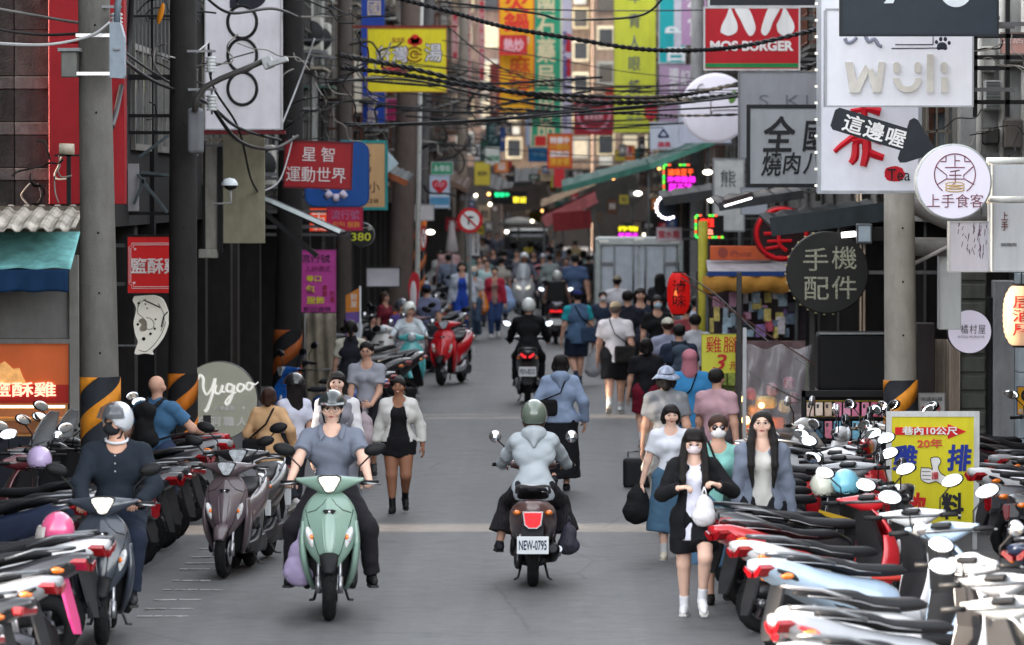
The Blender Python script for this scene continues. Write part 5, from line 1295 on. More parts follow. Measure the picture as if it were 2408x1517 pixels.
sgn('magenta poster with yellow and purple characters under the awning', 706, 587, 791, 735, 62.5, (186, 66, 150), (150, 60, 120), 2, .04, [('流行號', 742, 608, 70, 20, (70, 40, 70)), ('人份!款式', 748, 632, 60, 14, (120, 30, 90)), ('專口', 738, 655, 34, 14, (214, 200, 60), dict(b=.03)), ('包', 730, 680, 20, 18, (214, 200, 60), dict(b=.03)), ('服飾', 742, 706, 40, 17, (214, 200, 60), dict(b=.03)), ('嚴\n實', 764, 684, 12, 26, (150, 30, 60)), ('特\n價', 781, 697, 12, 28, (150, 30, 60)), ('歡迎選購', 746, 727, 64, 12, (96, 40, 90))], arm=0)
def fr_(t, k, f):
    mb = MB()
    for d in (0, 4):
        pts = [(310+d, 572+d), (398, 572+d)], [(310+d, 572+d), (310+d, 578+d), (304+d, 580+d), (304+d, 668-d), (310+d, 670-d), (310+d, 678-d), (400, 678-d)]
        for q in pts: mb.tube([(f(a, b)[0], -.014, f(a, b)[1]) for a, b in q], .0045, 5, 0, True, False)
    for (a, b) in ((318, 586), (316, 665)): c = f(a, b); mb.disc(c, 3*k, -.016, -.012, n=12)
    mb.build('border_print', signface((235, 215, 215)), t)
sgn('red fried chicken sign with white border behind second pole', 296, 552, 432, 694, 48.5, mat((198, 34, 36), rough=.4, var=.04, emit=.06), (24, 24, 26), 5, .2, [('鹽酥雞', 366, 625, 116, 36, (240, 232, 230), dict(b=.03))], extra=fr_)
# ear shaped sign
t, k = fit('ear_sign', 'white ear shaped sign with black dots below the red sign', 'sign', 350, 765, 48.7)
ear = [(-34, 68), (-10, 70), (15, 70), (34, 60), (46, 30), (46, 5), (36, -25), (20, -48), (8, -60), (10, -69), (-2, -67), (-14, -67), (-26, -69), (-34, -66), (-30, -52), (-26, -38), (-32, -22), (-36, 5), (-32, 25), (-30, 42), (-38, 58)]
mb = MB(); E2 = crom([(a*k, b*k) for a, b in ear+[ear[0]]], 3)[:-1]; mb.prism([tuple(p) for p in E2], 0, .06); mb.build('sign_board', mat((226, 224, 214), rough=.4, var=.03, emit=.12), t)
mb = MB()
for ln in ([(-6, 62), (-22, 50), (-26, 30), (-14, 18), (-6, 8), (-8, -2)], [(-6, 18), (4, 16), (12, 6), (10, -6), (0, -10), (-8, -6)], [(22, 52), (34, 30), (36, 8), (28, -14)], [(-20, 60), (-26, 44)], [(-24, -58), (-8, -62), (6, -52), (20, -36), (32, -16), (40, 8)]):
    P = crom([(a*k, b*k) for a, b in ln], 4); mb.tube([(a, -.004, b) for a, b in P], .0035, 5, 0, True, False)
mb.tube([(-12*k, -.03, 60*k), (28*k, -.03, 42*k)], .008, 6); mb.tube([(45*k, -.03, 32*k), (36*k, -.03, 22*k), (30*k, -.03, -4*k)], .008, 6)
for (a, b, r) in ((-24, 52, 3), (-8, 50, 2), (-4, 40, 2), (16, 14, 2.5), (-26, 2, 3.2), (14, -8, 3), (4, -20, 3.4), (-12, -32, 4.4)): mb.ball((a*k, -.004, b*k), r*k, 0, 10, 6)
mb.build('line_print', mat((24, 24, 24), rough=.4), t)
mb = MB(); mb.prism([tuple(p) for p in crom([(a*k, b*k) for a, b in ((-22, 14), (-12, 16), (-4, 2), (-6, -12), (-18, -14), (-22, -8), (-17, 2), (-24, 8), (-22, 14))], 3)[:-1]], -.006, 0); mb.build('ear_canal_print', mat((170, 160, 144), rough=.5), t)
MB().box(-1.0, -30*k, .02, .05, -50*k, -46*k).build('bracket', STEEL, t)
def yug(t, k, f):
    mb = MB()
    L = [[(466, 892, 4), (470, 882, 6), (478, 890, 7), (478, 912, 6), (486, 928, 5), (498, 912, 5), (506, 890, 7), (500, 925, 7), (488, 960, 8), (482, 968, 9)],
         [(508, 905, 6), (506, 922, 6), (516, 925, 5), (524, 906, 6), (522, 920, 5), (530, 922, 4)], [(548, 906, 5), (536, 904, 6), (533, 918, 6), (544, 920, 5), (550, 906, 7), (546, 930, 7), (536, 950, 7), (530, 946, 5), (540, 932, 4), (556, 922, 4)],
         [(572, 905, 5), (562, 904, 6), (558, 916, 6), (566, 921, 5), (574, 912, 6), (572, 904, 5)], [(574, 910, 3), (582, 906, 4)], [(592, 902, 5), (583, 901, 6), (579, 912, 6), (586, 917, 5), (594, 909, 6), (592, 901, 5), (600, 904, 4), (608, 898, 3)]]
    strokes(mb, L, k, f, 6); mb.build('script_lettering', signface((238, 236, 230), .2), t)
rsgn('large round grey green lit sign with white script lettering', 514, 942, 93, 55, mat((156, 156, 142), rough=.4, var=.05, emit=.10), (60, 60, 58), [('月果銀飾', 528, 960, 50, 11, (238, 236, 230), dict(b=.02)), ('穿洞職人', 522, 991, 118, 22, (238, 236, 230), dict(sp=1.35, b=.03)), ('✦', 573, 959, 10, 10, (238, 236, 230))], extra=yug, arm=0, rimw=.02)
t0_ = SC.objects[-1]
# yellow soup sign
def soup(t, k, f):
    mb = MB(); c = f(976, 97)
    for (dx, dz, r) in ((-9, 0, 9), (0, 5, 11), (9, 0, 9), (0, -3, 9)): mb.disc((c[0]+dx*k, c[1]+dz*k), r*k, -.016, -.012, n=18)
    mb.build('chef_hat_print', mat((196, 38, 34), rough=.5), t)
    mb = MB(); c = f(975, 128); mb.tube([(c[0]+19*k*cos(R(a)), -.014, c[1]+17*k*sin(R(a))) for a in range(30, 340, 12)], 2.6*k, 6, 0); mb.box(c[0]-2*k, c[0]+17*k, -.018, -.012, c[1]-2*k, c[1]+3*k); mb.tube([(c[0]+9*k*cos(R(a)), -.014, c[1]+8*k*sin(R(a))) for a in range(30, 340, 20)], 2.4*k, 6, 0); mb.build('emblem_print', mat((150, 104, 24), rough=.5), t)
    mb = MB(); c = f(927, 163); mb.box(c[0]-30*k, c[0]+30*k, -.014, -.012, c[1]-8*k, c[1]+6*k); mb.build('noodle_bowl_print', mat((176, 60, 60), rough=.5, var=.5, scale=30), t)
    MB().box(-1.2, .9, .05, .09, .58, .62).build('top_rail', mat((110, 40, 30), rough=.6), t)
sgn('yellow soup shop sign with red chef hat behind the cables', 864, 66, 1051, 217, 80, (222, 206, 34), (176, 120, 40), 2, .2, [('台灣', 922, 128, 76, 40, (60, 40, 90), dict(b=.045)), ('台灣', 922, 128, 74, 38, (225, 222, 225), dict(b=.004, lay=2)), ('湯', 1019, 124, 41, 43, (60, 40, 90), dict(b=.045)), ('湯', 1019, 124, 39, 41, (225, 222, 225), dict(b=.004, lay=2)), ('延吉街', 937, 94, 30, 12, (150, 60, 40)), ('電話:(02)8631-6800', 966, 192, 150, 11, (120, 116, 90))], extra=soup)
sgn('tall blue sign with pale characters above the street lamp', 850, -40, 905, 290, 90, (30, 62, 150), (60, 80, 140), 2, .2, [('國', 880, 20, 30, 34, (210, 190, 160)), ('術\n館', 876, 255, 26, 64, (210, 190, 160)), ('魚', 880, 78, 26, 28, (210, 190, 160))])
sgn('small crimson sign beside the tall blue sign', 908, 232, 938, 285, 91, (136, 24, 74), (190, 120, 150), 2, .1, [])
sgn('pale cream strip sign left of the yellow sign', 832, 130, 852, 265, 88, (216, 208, 190), (170, 150, 130), 2, .1, [])
sgn('blank lit white display box standing over the parked scooters', 860, 628, 942, 676, 79, mat((190, 188, 196), rough=.5, var=.25, scale=1.5, emit=.03), (60, 62, 64), 3, .15, [], arm=0)
MB()
# feather banner
t, k = fit('feather_banner', 'orange and purple feather banner beside the parked scooters', 'banner', 830, 735, 68)
MB().add([(-17*k, 0, 40*k), (15*k, 0, 58*k), (15*k, 0, 2*k), (-17*k, 0, 0), (-17*k, .01, 40*k), (15*k, .01, 58*k), (15*k, .01, 2*k), (-17*k, .01, 0)], [(0,3,2,1), (4,5,6,7), (0,1,5,4), (3,7,6,2), (0,4,7,3), (1,2,6,5)]).build('upper_cloth', cloth((206, 132, 58)), t)
MB().add([(-17*k, 0, 0), (15*k, 0, 2*k), (15*k, 0, -60*k), (-17*k, 0, -62*k), (-17*k, .01, 0), (15*k, .01, 2*k), (15*k, .01, -60*k), (-17*k, .01, -62*k)], [(0,3,2,1), (4,5,6,7), (0,1,5,4), (3,7,6,2), (0,4,7,3), (1,2,6,5)]).build('lower_cloth', cloth((110, 84, 150)), t)
MB().tube([(17*k, 0, 62*k), (17*k, 0, -1.9)], .014, 6).build('banner_pole', mat((210, 212, 215), rough=.4), t); mb = MB(); put_text(mb, '鮮\n果', 2*k, 28*k, 16*k, 34*k, -.004, .004); mb.build('lettering', mat((238, 225, 215)), t)
sgn('green street name plate above the heart sign', 1014, 381, 1065, 411, 96, (28, 146, 104), (200, 210, 205), 1.5, .03, [('永樂街', 1040, 396, 40, 16, (232, 238, 235))], arm=0)
def heart(t, k, f):
    P = []
    for i in range(30):
        a = 2*pi*i/30; x = 16*sin(a)**3; z = 13*cos(a)-5*cos(2*a)-2*cos(3*a)-cos(4*a); c = f(1034, 438); P.append((c[0]+x*k*1.15, c[1]+z*k*1.25))
    MB().prism(P, -.018, -.012).build('heart_print', mat((206, 34, 48), rough=.4), t); c = f(1034, 472); MB().box(c[0]-22*k, c[0]+22*k, -.016, -.012, c[1]-10*k, c[1]+8*k).build('blue_band_print', mat((88, 150, 190)), t)
sgn('white sign with a big red heart below the street name plate', 1010, 412, 1058, 490, 97, (196, 210, 228), (170, 190, 210), 2, .1, [('cup', 1034, 436, 24, 14, (240, 170, 190), dict(lay=2, sh=.3))], extra=heart, arm=0)
sgn('plain white box sign fixed on the fourth pole', 974, 480, 1021, 519, 89, (206, 202, 204), (170, 168, 168), 2, .15, [], arm=0)
def noturn(label, cx, cy, r, Y, sq=1.0):
    t, k = fit('road_sign', label, 'traffic sign', cx, cy, Y)
    mb = MB(); mb.disc((0, 0), r*k, 0, .02, n=32); mb.build('sign_plate', mat((196, 26, 34), rough=.4), t); MB().disc((0, 0), r*.74*k, -.006, -.001, n=32).build('sign_face', mat((232, 230, 228), rough=.4), t)
    mb = MB(); mb.box(-2*k-3*k, 1*k-2*k, -.01, -.006, -10*k, 8*k).box(-4*k, 8*k, -.01, -.006, 5*k, 9*k); mb.build('arrow_print', BLACK, t)
    mb = MB(); mb.bar((-r*.6*k, -.012, r*.6*k), (r*.6*k, -.012, -r*.6*k), 4*k, .003, up=(0, 1, 0)); mb.build('slash_print', mat((196, 26, 34)), t); MB().tube([(0, .04, r*k), (0, .04, -at(cx, cy, Y).z)], .035, 8).build('post', mat((120, 122, 124), rough=.5), t)
    for o in t.children: o.scale = (sq, 1, 1)
noturn('round red ringed no right turn sign over the left crowd', 1105, 518, 30, 88)
noturn('edge on no entry sign beside the striped post', 996, 560, 30, 90, .25)
sgn('white notice plate with small black characters below no turn sign', 1098, 548, 1127, 601, 88.2, (206, 204, 202), (190, 190, 190), 1, .02, [('大\n型\n車', 1120, 575, 8, 44, (60, 60, 60)), ('禁\n止', 1107, 566, 8, 28, (60, 60, 60))], arm=0)
t, k = fit('notice_stand', 'red and white tall oval placard leaning by the striped post', 'placard', 972, 690, 82)
MB().prism([tuple(p) for p in crom([(a*k, b*k) for a, b in ((-2, 50), (12, 44), (14, 10), (6, -40), (0, -52), (-8, -20), (-12, 20), (-2, 50))], 3)[:-1]], 0, .04).build('board', mat((196, 40, 52), rough=.5), t); MB().ball((0, -.01, -4*k), 1, 0, 14, 8, (8*k, .02, 34*k)).build('white_oval', mat((216, 210, 212)), t); MB().tube([(0, .05, 0), (0, .05, -at(972, 690, 82).z)], .02, 6).build('post', STEEL, t)
# ------------------------------------------------------------------ far signs in the middle
sgn('large orange and yellow banner sign with red characters', 1173, -40, 1257, 268, 128, (238, 172, 20), (226, 80, 40), 3, .3, [('火\n鍋', 1215, 30, 58, 90, (222, 56, 40), dict(b=.04)), ('麻\n辣', 1222, 180, 50, 96, (214, 90, 20), dict(b=.03)), ('吃到飽', 1215, 95, 60, 22, (236, 210, 215))])
sgn('red panel with white print set into the orange banner', 1176, 82, 1240, 130, 127.4, (206, 48, 52), (206, 48, 52), 1, .05, [('熱炒', 1208, 106, 46, 30, (240, 190, 200), dict(b=.04))], arm=0)
sgn('tall green and cream pharmacy sign with stacked characters', 1246, -50, 1323, 348, 138, (48, 164, 124), (226, 222, 196), 5, .3, [('國\n石\n藥\n局\n用\n品', 1284, 150, 42, 350, (234, 222, 180), dict(b=.04))])
sgn('red panel at the foot of the green pharmacy sign', 1256, 318, 1286, 345, 137.5, (222, 52, 52), (234, 222, 180), 2, .05, [], arm=0)
sgn('narrow white sign with violet and red blocks', 1308, -40, 1345, 316, 146, (206, 200, 220), (190, 188, 200), 2, .3, [('牙\n醫\n診\n所', 1322, 190, 26, 230, (96, 84, 150), dict(b=.03)), ('■\n■', 1337, 130, 14, 100, (190, 34, 50))])
sgn('orange and red price sign with rows of white print', 1287, 314, 1346, 396, 118, (226, 118, 42), (205, 50, 44), 3, .2, [('特價中', 1316, 330, 44, 15, (248, 236, 236), dict(b=.05)), ('一百元', 1316, 346, 44, 12, (240, 180, 60), dict(b=.05)), ('服飾店', 1316, 362, 44, 14, (248, 236, 236), dict(b=.05)), ('清倉價', 1316, 380, 44, 16, (240, 180, 60), dict(b=.05))])
sgn('narrow red upright sign below the orange price sign', 1303, 397, 1327, 440, 117.5, (214, 48, 58), (214, 48, 58), 1, .1, [], arm=0)
sgn('pale blue sign with deep blue foot left of the pharmacy sign', 1236, 205, 1262, 342, 150, (186, 200, 224), (150, 170, 200), 2, .2, [('眼\n科', 1249, 260, 16, 70, (60, 84, 160))])
sgn('deep blue box sign hanging under the pale blue sign', 1242, 342, 1292, 381, 149, (34, 104, 156), (34, 90, 140), 2, .3, [('中醫', 1268, 362, 30, 12, (120, 170, 200))], arm=0)
sgn('blue and yellow upright sign behind the orange banner', 1152, 150, 1172, 330, 150, (150, 60, 50), (120, 60, 50), 2, .2, [('鞋\n店', 1162, 230, 12, 60, (230, 200, 180))])
for i, (a, b, c, d, Y, cc) in enumerate([(1095, -20, 1108, 250, 160, (186, 40, 60)), (1126, 0, 1140, 190, 165, (196, 48, 66)), (1062, 30, 1078, 140, 150, (176, 60, 74))]):
    sgn(['thin crimson upright sign far left of the orange banner', 'thin rose red upright sign nearer the orange banner', 'short dull rose upright sign beside the yellow soup sign'][i], a, b, c, d, Y, cc, (210, 190, 180), 2, .2, [('燒\n臘\n飯', (a+c)/2, (b+d)/2, (c-a)*.6, (d-b)*.7, (226, 205, 205))])
sgn('dark teal shop sign far behind the left cables', 1142, 272, 1180, 350, 140, (28, 58, 64), (40, 60, 60), 2, .2, [('茶\n坊', 1161, 312, 24, 50, (120, 150, 150))])
sgn('green and white sign in front of the far left poles', 1140, 345, 1176, 385, 120, (206, 210, 204), (150, 160, 150), 2, .1, [('永和豆漿', 1158, 372, 30, 12, (34, 140, 96), dict(b=.04))])
t, k = fit('round_sign', 'large crimson emblem sign under the cables', 'sign', 1396, 275, 130)
MB().box(-46*k, 46*k, 0, .25, -42*k, 42*k).build('sign_case', mat((150, 26, 44), rough=.4), t); MB().lathe([(34*k, -.01), (38*k, -.03), (41*k, -.01)], (0, 0, 6*k), 'Y', 36).build('ring_print', mat((206, 130, 150)), t); mb = MB(); put_text(mb, '臺灣金飾', 0, 0, 44*k, 12*k, -.012, .006); mb.build('lettering', mat((230, 190, 200)), t)
sgn('narrow vermilion upright sign left of the yellow optician sign', 1424, 205, 1445, 262, 150, (212, 72, 40), (212, 90, 60), 1, .2, [])
sgn('tall yellow optician sign with dark blue characters', 1443, -50, 1543, 312, 112, (208, 212, 66), (170, 168, 80), 2, .3, [('年', 1492, -8, 28, 32, (66, 70, 110)), ('青', 1492, 48, 28, 34, (66, 70, 110)), ('人', 1492, 100, 28, 34, (66, 80, 130)), ('眼', 1492, 150, 28, 32, (66, 70, 110)), ('鏡', 1492, 204, 28, 34, (66, 70, 110)), ('專業', 1492, 280, 40, 14, (150, 160, 110))])
t, k = fit('rooftop_flag', 'small crimson emblem plate on the yellow optician sign', 'sign', 1530, 262, 111)
MB().prism([(-16*k, 24*k), (16*k, 24*k), (16*k, -8*k), (2*k, -28*k), (-14*k, -12*k)], 0, .05).build('sign_board', mat((190, 30, 46), rough=.4), t)
def teal(t, k, f):
    a, b = f(1583, 40), f(1606, 110); mb = MB(); mb.box(a[0]+.02, f(1602, 0)[0], -.016, -.012, f(0, 112)[1], f(0, -20)[1]); mb.build('white_band_print', mat((206, 204, 216)), t)
    mb = MB(); put_text(mb, '日', *f(1590, 128), 40*k, 30*k, -.016, .006, 0, .05); put_text(mb, 'p', *f(1586, 70), 16*k, 44*k, -.018, .006, 0, .05, rot=R(90)); mb.build('lettering', mat((235, 240, 242)), t)
sgn('tall teal sign with white brush mark right of optician sign', 1548, -40, 1612, 150, 106, (38, 176, 182), (196, 200, 204), 3, .3, [], extra=teal)
sgn('pink sign with a white outlined character beside the teal sign', 1602, -50, 1662, 106, 100, (190, 150, 190), (196, 170, 196), 2, .3, [('公', 1632, 0, 36, 40, (232, 226, 232), dict(b=.05)), ('食', 1636, 58, 38, 52, (232, 226, 232), dict(b=.05))])
sgn('lower pale pink sign with blurred characters below the teal sign', 1550, 152, 1632, 285, 104, (186, 156, 186), (180, 160, 186), 2, .3, [('瓏\n花', 1585, 190, 22, 60, (232, 226, 232), dict(b=.05)), ('記', 1612, 185, 22, 40, (232, 226, 232), dict(b=.05))])
def tri(t, k, f):
    c = f(1560, 316); mb = MB()
    for a in (90, 210, 330):
        p = (c[0]+14*k*cos(R(a)), c[1]+12*k*sin(R(a))); q = (c[0]+14*k*cos(R(a+120)), c[1]+12*k*sin(R(a+120))); mb.bar((p[0], -.014, p[1]), (q[0], -.014, q[1]), .04, .01, up=(0, 1, 0))
    mb.build('triangle_print', mat((40, 56, 96)), t)
sgn('white sign with a blue triangle mark and red characters', 1528, 286, 1632, 351, 96, (198, 202, 216), (190, 194, 206), 1, .15, [('蘋果', 1562, 340, 30, 13, (196, 70, 90), dict(b=.04))], extra=tri)
sgn('white milk tea sign behind the white globe sign', 1595, 236, 1720, 336, 90, (196, 200, 216), (190, 194, 206), 1, .15, [('TI\nMILK', 1650, 298, 36, 30, (150, 156, 176))])
t, k = fit('globe_sign', 'big white round sign with a brown outline and green leaves', 'sign', 1683, 254, 72)
MB().lathe([(1e-4, -.03), (74*k, -.02), (82*k, .02), (82*k, .14), (1e-4, .14)], (0, 0, 0), 'Y', 44).build('sign_board', mat((214, 210, 222), rough=.4, var=.04, emit=.1), t)
mb = MB(); P = crom([(a*k, b*k) for a, b in ((-44, 40), (-20, 38), (-12, 25), (-12, -12), (-8, -14), (-4, -6), (66, -4))], 4); mb.tube([(a, -.035, b) for a, b in P], .008, 5, 0, True, False); P = crom([(a*k, b*k) for a, b in ((-44, 40), (-40, 52), (-30, 56))], 4); mb.tube([(a, -.035, b) for a, b in P], .008, 5, 0, True, False); mb.build('outline_print', mat((84, 66, 60)), t)
mb = MB(); mb.ball((40*k, -.03, 26*k), 1, 0, 12, 7, (9*k, .01, 16*k), Matrix.Rotation(R(20), 3, 'Y')); mb.ball((-50*k, -.03, 18*k), 1, 0, 12, 7, (12*k, .01, 6*k), Matrix.Rotation(R(-20), 3, 'Y')); mb.build('leaf_print', mat((108, 150, 78)), t)
MB().box(.4, 1.6, .05, .1, -.03, .03).build('bracket', STEEL, t)
sgn('grey steel box sign with thin letters behind framed grill sign', 1738, 168, 1940, 372, 60, (150, 152, 158), (128, 130, 136), 2, .5, [('S KIN', 1870, 236, 170, 26, (110, 112, 122), dict(b=-.01, sp=1.3))])
def mos(t, k, f):
    mb = MB(); A = [(1690, 60), (1700, 40), (1712, 20), (1722, 20), (1734, 48), (1744, 72), (1756, 48), (1768, 20), (1784, 20), (1796, 48), (1806, 72), (1818, 48), (1832, 20), (1846, 20)]
    for q in ([(1694, 76), (1697, 60), (1708, 38), (1716, 18), (1726, 38), (1734, 58), (1731, 76), (1712, 84)], [(1752, 70), (1742, 48), (1728, 18), (1758, 18), (1776, 60), (1772, 80), (1762, 84)], [(1792, 60), (1808, 18), (1834, 18), (1818, 50), (1810, 72), (1800, 84), (1790, 76)], [(1826, 58), (1836, 38), (1844, 18), (1858, 38), (1868, 60), (1864, 76), (1846, 84), (1830, 76)]):
        P = crom([f(*p) for p in q+[q[0]]], 4)[:-1]; mb.prism([tuple(p) for p in P], -.018, -.012)
    mb.build('emblem_print', signface((228, 226, 226)), t); a, b = f(1659, 149), f(1878, 159); MB().box(a[0], b[0], -.017, -.0125, b[1], a[1]).build('green_band_print', signface((34, 126, 70)), t)
sgn('red burger restaurant sign with white rounded emblem and green band', 1654, 16, 1882, 166, 62, (180, 24, 38), (206, 204, 204), 4, .25, [('MOS BURGER', 1768, 108, 196, 24, (228, 226, 226), dict(b=.04))], extra=mos)
sgn('dark sign with a white lower edge above the burger sign', 1664, -60, 1922, 18, 56, (34, 38, 46), (196, 198, 200), 5, .2, [])
sgn('black framed grey barbecue restaurant sign with brush characters', 1755, 246, 1960, 441, 55, (158, 162, 166), (30, 32, 36), 9, .25, [('全', 1832, 315, 74, 82, (28, 30, 34), dict(b=.03, sh=.15)), ('國', 1918, 320, 60, 70, (28, 30, 34), dict(b=.03, sh=.15)), ('燒', 1814, 385, 48, 58, (28, 30, 34), dict(b=.02, sh=.15)), ('肉', 1862, 384, 42, 50, (28, 30, 34), dict(b=.02, sh=.15)), ('八', 1910, 384, 42, 50, (28, 30, 34), dict(b=.02, sh=.15))])
# red brush character tea sign with a light chaser along its edge
def tea(t, k, f):
    mb = MB(); rd = mat((206, 28, 44), rough=.45)
    L = [[(2000, 262, 8), (2040, 258, 10), (2070, 264, 16)], [(2030, 250, 12), (2035, 290, 10)], [(2040, 300, 14), (2010, 320, 12), (1978, 343, 10), (1962, 358, 8)], [(2030, 300, 14), (2055, 325, 14), (2075, 335, 12)],
         [(2005, 335, 14), (2040, 328, 10), (2060, 325, 12)], [(2035, 320, 16), (2038, 355, 16), (2030, 392, 12)], [(2012, 338, 12), (2010, 370, 14), (2000, 385, 10)], [(2030, 345, 10), (2050, 362, 14), (2078, 372, 12)]]
    L = [[(a, b, w*1.45) for a, b, w in q] for q in L]; strokes(mb, L, k, f, 12, y=-.018, flat=.3); mb.build('brush_character', rd, t)
    mb = MB(); random.seed(2); c = f(2104, 410); P = []
    for i in range(40): a = 2*pi*i/40; r = random.uniform(.92, 1.05); P.append((c[0]+25*k*r*cos(a), c[1]+19*k*r*sin(a)))
    mb.prism(P, -.016, -.012); mb.build('seal_print', rd, t)
BULB = mat((236, 232, 220), rough=.3, emit=.35)
t = sgn('white tea shop box sign with red brush character and side bulbs', 1922, -50, 2168, 456, 47, mat((214, 216, 226), rough=.35, var=.04, dirt=.06, emit=.08), (176, 180, 186), 8, .4, [('Tea', 2114, 412, 54, 28, (40, 36, 40), dict(b=.0, lay=2))], extra=tea, bulbs=(13, -129, BULB))
def wuli(t, k, f):
    mb = MB()
    for q in ([(1987, 146), (2004, 146), (2013, 190), (2034, 152), (2044, 165), (2020, 218), (1998, 218)], [(2040, 172), (2050, 160), (2060, 182), (2066, 146), (2080, 146), (2070, 218), (2052, 218)],
              [(2179, 128), (2194, 128), (2194, 218), (2179, 218)], [(2213, 182), (2228, 182), (2228, 218), (2213, 218)]):
        mb.prism([f(*p) for p in q], -.05, -.012)
    for (a, b) in ((2100, 2115), (2150, 2165), (2212, 2227)):
        c0, c1 = f(a, 172), f(b, 146); w, h = (c1[0]-c0[0])/2, (c1[1]-c0[1])/2; mb.prism([(p[0]+c0[0]+w, p[1]+c0[1]+h) for p in rrect(w, h, w*.95)], -.05, -.012)
    P = []
    for a in range(0, 181, 12): q = f(2133 - 33*cos(R(a)), 184 + 34*sin(R(a))); P.append(q)
    for a in range(180, -1, -12): q = f(2133 - 19*cos(R(a)), 184 + 20*sin(R(a))); P.append(q)
    mb.prism(P, -.05, -.012); mb.build('raised_lettering', mat((204, 200, 194), rough=.35, metal=.3, dirt=.1), t)
    mb = MB(); strokes(mb, [[(1986, 90, 9), (1992, 100, 9), (2004, 98, 9), (2014, 88, 9)], [(2034, 84, 9), (2042, 98, 9), (2056, 92, 9), (2066, 106, 9), (2074, 109, 8)]], k, f, 9); mb.build('script_lettering', mat((138, 142, 158)), t)
    mb = MB()
    for (a, b, c, d) in ((2105, 105, 2194, 105), (2194, 105, 2194, 86), (2096, 114, 2208, 113)): p, q = f(a, b), f(c, d); mb.bar((p[0], -.014, p[1]), (q[0], -.014, q[1]), 2.2*k, .006, up=(0, 1, 0))
    for (a, b, r, s_) in ((2202, 99, 4, 1.2), (2212, 92, 4.2, 1.3), (2223, 92, 4.2, 1.3), (2232, 101, 4, 1.2)): c = f(a, b); mb.ball((c[0], -.012, c[1]), 1, 0, 10, 6, (r*k, .006, r*s_*k))
    c = f(2215, 108); mb.ball((c[0], -.012, c[1]), 1, 0, 12, 6, (12*k, .006, 9*k)); c = f(2222, 113); mb.ball((c[0], -.012, c[1]), 1, 0, 12, 6, (6*k, .006, 5*k)); c = f(2208, 113); mb.ball((c[0], -.012, c[1]), 1, 0, 12, 6, (6*k, .006, 5*k)); mb.build('paw_print', mat((50, 56, 66)), t)
sgn('white sign with raised pale metal letters and a paw mark', 1940, 20, 2290, 252, 45.5, mat((222, 224, 232), rough=.35, var=.03, dirt=.05, emit=.06), (176, 180, 186), 4, .35, [], extra=wuli)
def topd(t, k, f):
    mb = MB(); c = f(2248, -20); mb.disc(c, 37*k, -.02, -.012, n=36); mb.prism([f(2078, 8), (f(2100, 8)), f(2112, -20), f(2100, -20)], -.02, -.012); mb.build('lettering', signface((214, 222, 230)), t)
sgn('dark slate sign panel at the top edge with white marks', 1974, -80, 2349, 86, 44, mat((40, 48, 58), rough=.3, var=.08), (34, 40, 48), 6, .2, [], extra=topd)
# black arrow
t, k = fit('arrow_sign', 'black arrow sign with white characters pointing to the right', 'sign', 2078, 312, 44.6); t.rotation_euler = (0, R(17), 0)
arrow = [(-116, 26), (50, 26), (50, 46), (58, 54), (68, 52), (118, 8), (138, -6), (70, -52), (58, -56), (50, -48), (50, -28), (-116, -28), (-124, -20), (-124, 18)]
MB().prism([(a*k, b*k) for a, b in arrow], 0, .06).build('sign_board', mat((36, 42, 50), rough=.4, dirt=.1), t); mb = MB(); put_text(mb, '這邊喔', -22*k, -2*k, 150*k, 42*k, 0, .012, 0, .02, 1.08); mb.build('lettering', mat((232, 232, 232)), t)
MB().box(-.3, .3, .06, .12, .0, .04).build('bracket', STEEL, t)
def shang(t, k, f):
    mr = mat((120, 60, 74), rough=.5); mb = MB(); c = f(2245, 410)
    def pl(*q, w=2.6): 
        mb.tube([(f(*p)[0], -.016, f(*p)[1]) for p in q], w*k/2, 5, 0, True, False)
    mb.tube([(c[0]+48*k*cos(R(a)), -.016, c[1]+48*k*sin(R(a))) for a in range(-55, 236, 8)], 1.4*k, 5, 0, True, False)
    for q in (((2245, 365), (2245, 392)), ((2245, 378), (2257, 378)), ((2222, 394), (2268, 394)), ((2224, 366), (2224, 380)), ((2268, 366), (2268, 380)), ((2212, 380), (2224, 380)), ((2268, 380), (2282, 380)), ((2234, 404), (2256, 400)), ((2232, 412), (2260, 412)), ((2224, 421), (2268, 421)), ((2246, 402), (2246, 430), (2240, 434)), ((2201, 392), (2226, 412), (2226, 420), (2204, 434)), ((2288, 392), (2266, 412), (2266, 420), (2290, 434))): pl(*q)
    mb.build('emblem_print', mr, t)
    mb = MB(); 
    for (y, r) in ((433, 1), (440, 1), (446, 1)): cc = f(2245, y); mb.tube([(cc[0]+22*k*cos(2*pi*j/28), -.017, cc[1]+5*k*sin(2*pi*j/28)) for j in range(29)], 1.2*k, 4, 0, True, False)
    mb.build('steamer_print', mat((200, 166, 96)), t)
rsgn('round white sign with a red brown line emblem near right pole', 2243, 428, 90, 43.5, mat((222, 218, 232), rough=.35, var=.02, emit=.08), (176, 182, 182), [('上手食客', 2246, 472, 132, 32, (120, 60, 74), dict(b=-.004))], extra=shang, arm=0, dep=.16)
t, k = fit('sign_arm', 'white tube arms holding the round white sign', 'bracket', 2370, 428, 43.7)
for z in (49, -42): MB().tube([(-50*k, 0, z*k), (60*k, 0, z*k+1*k)], .035, 10).build('tube', mat((214, 216, 212), rough=.45, dirt=.2), t)
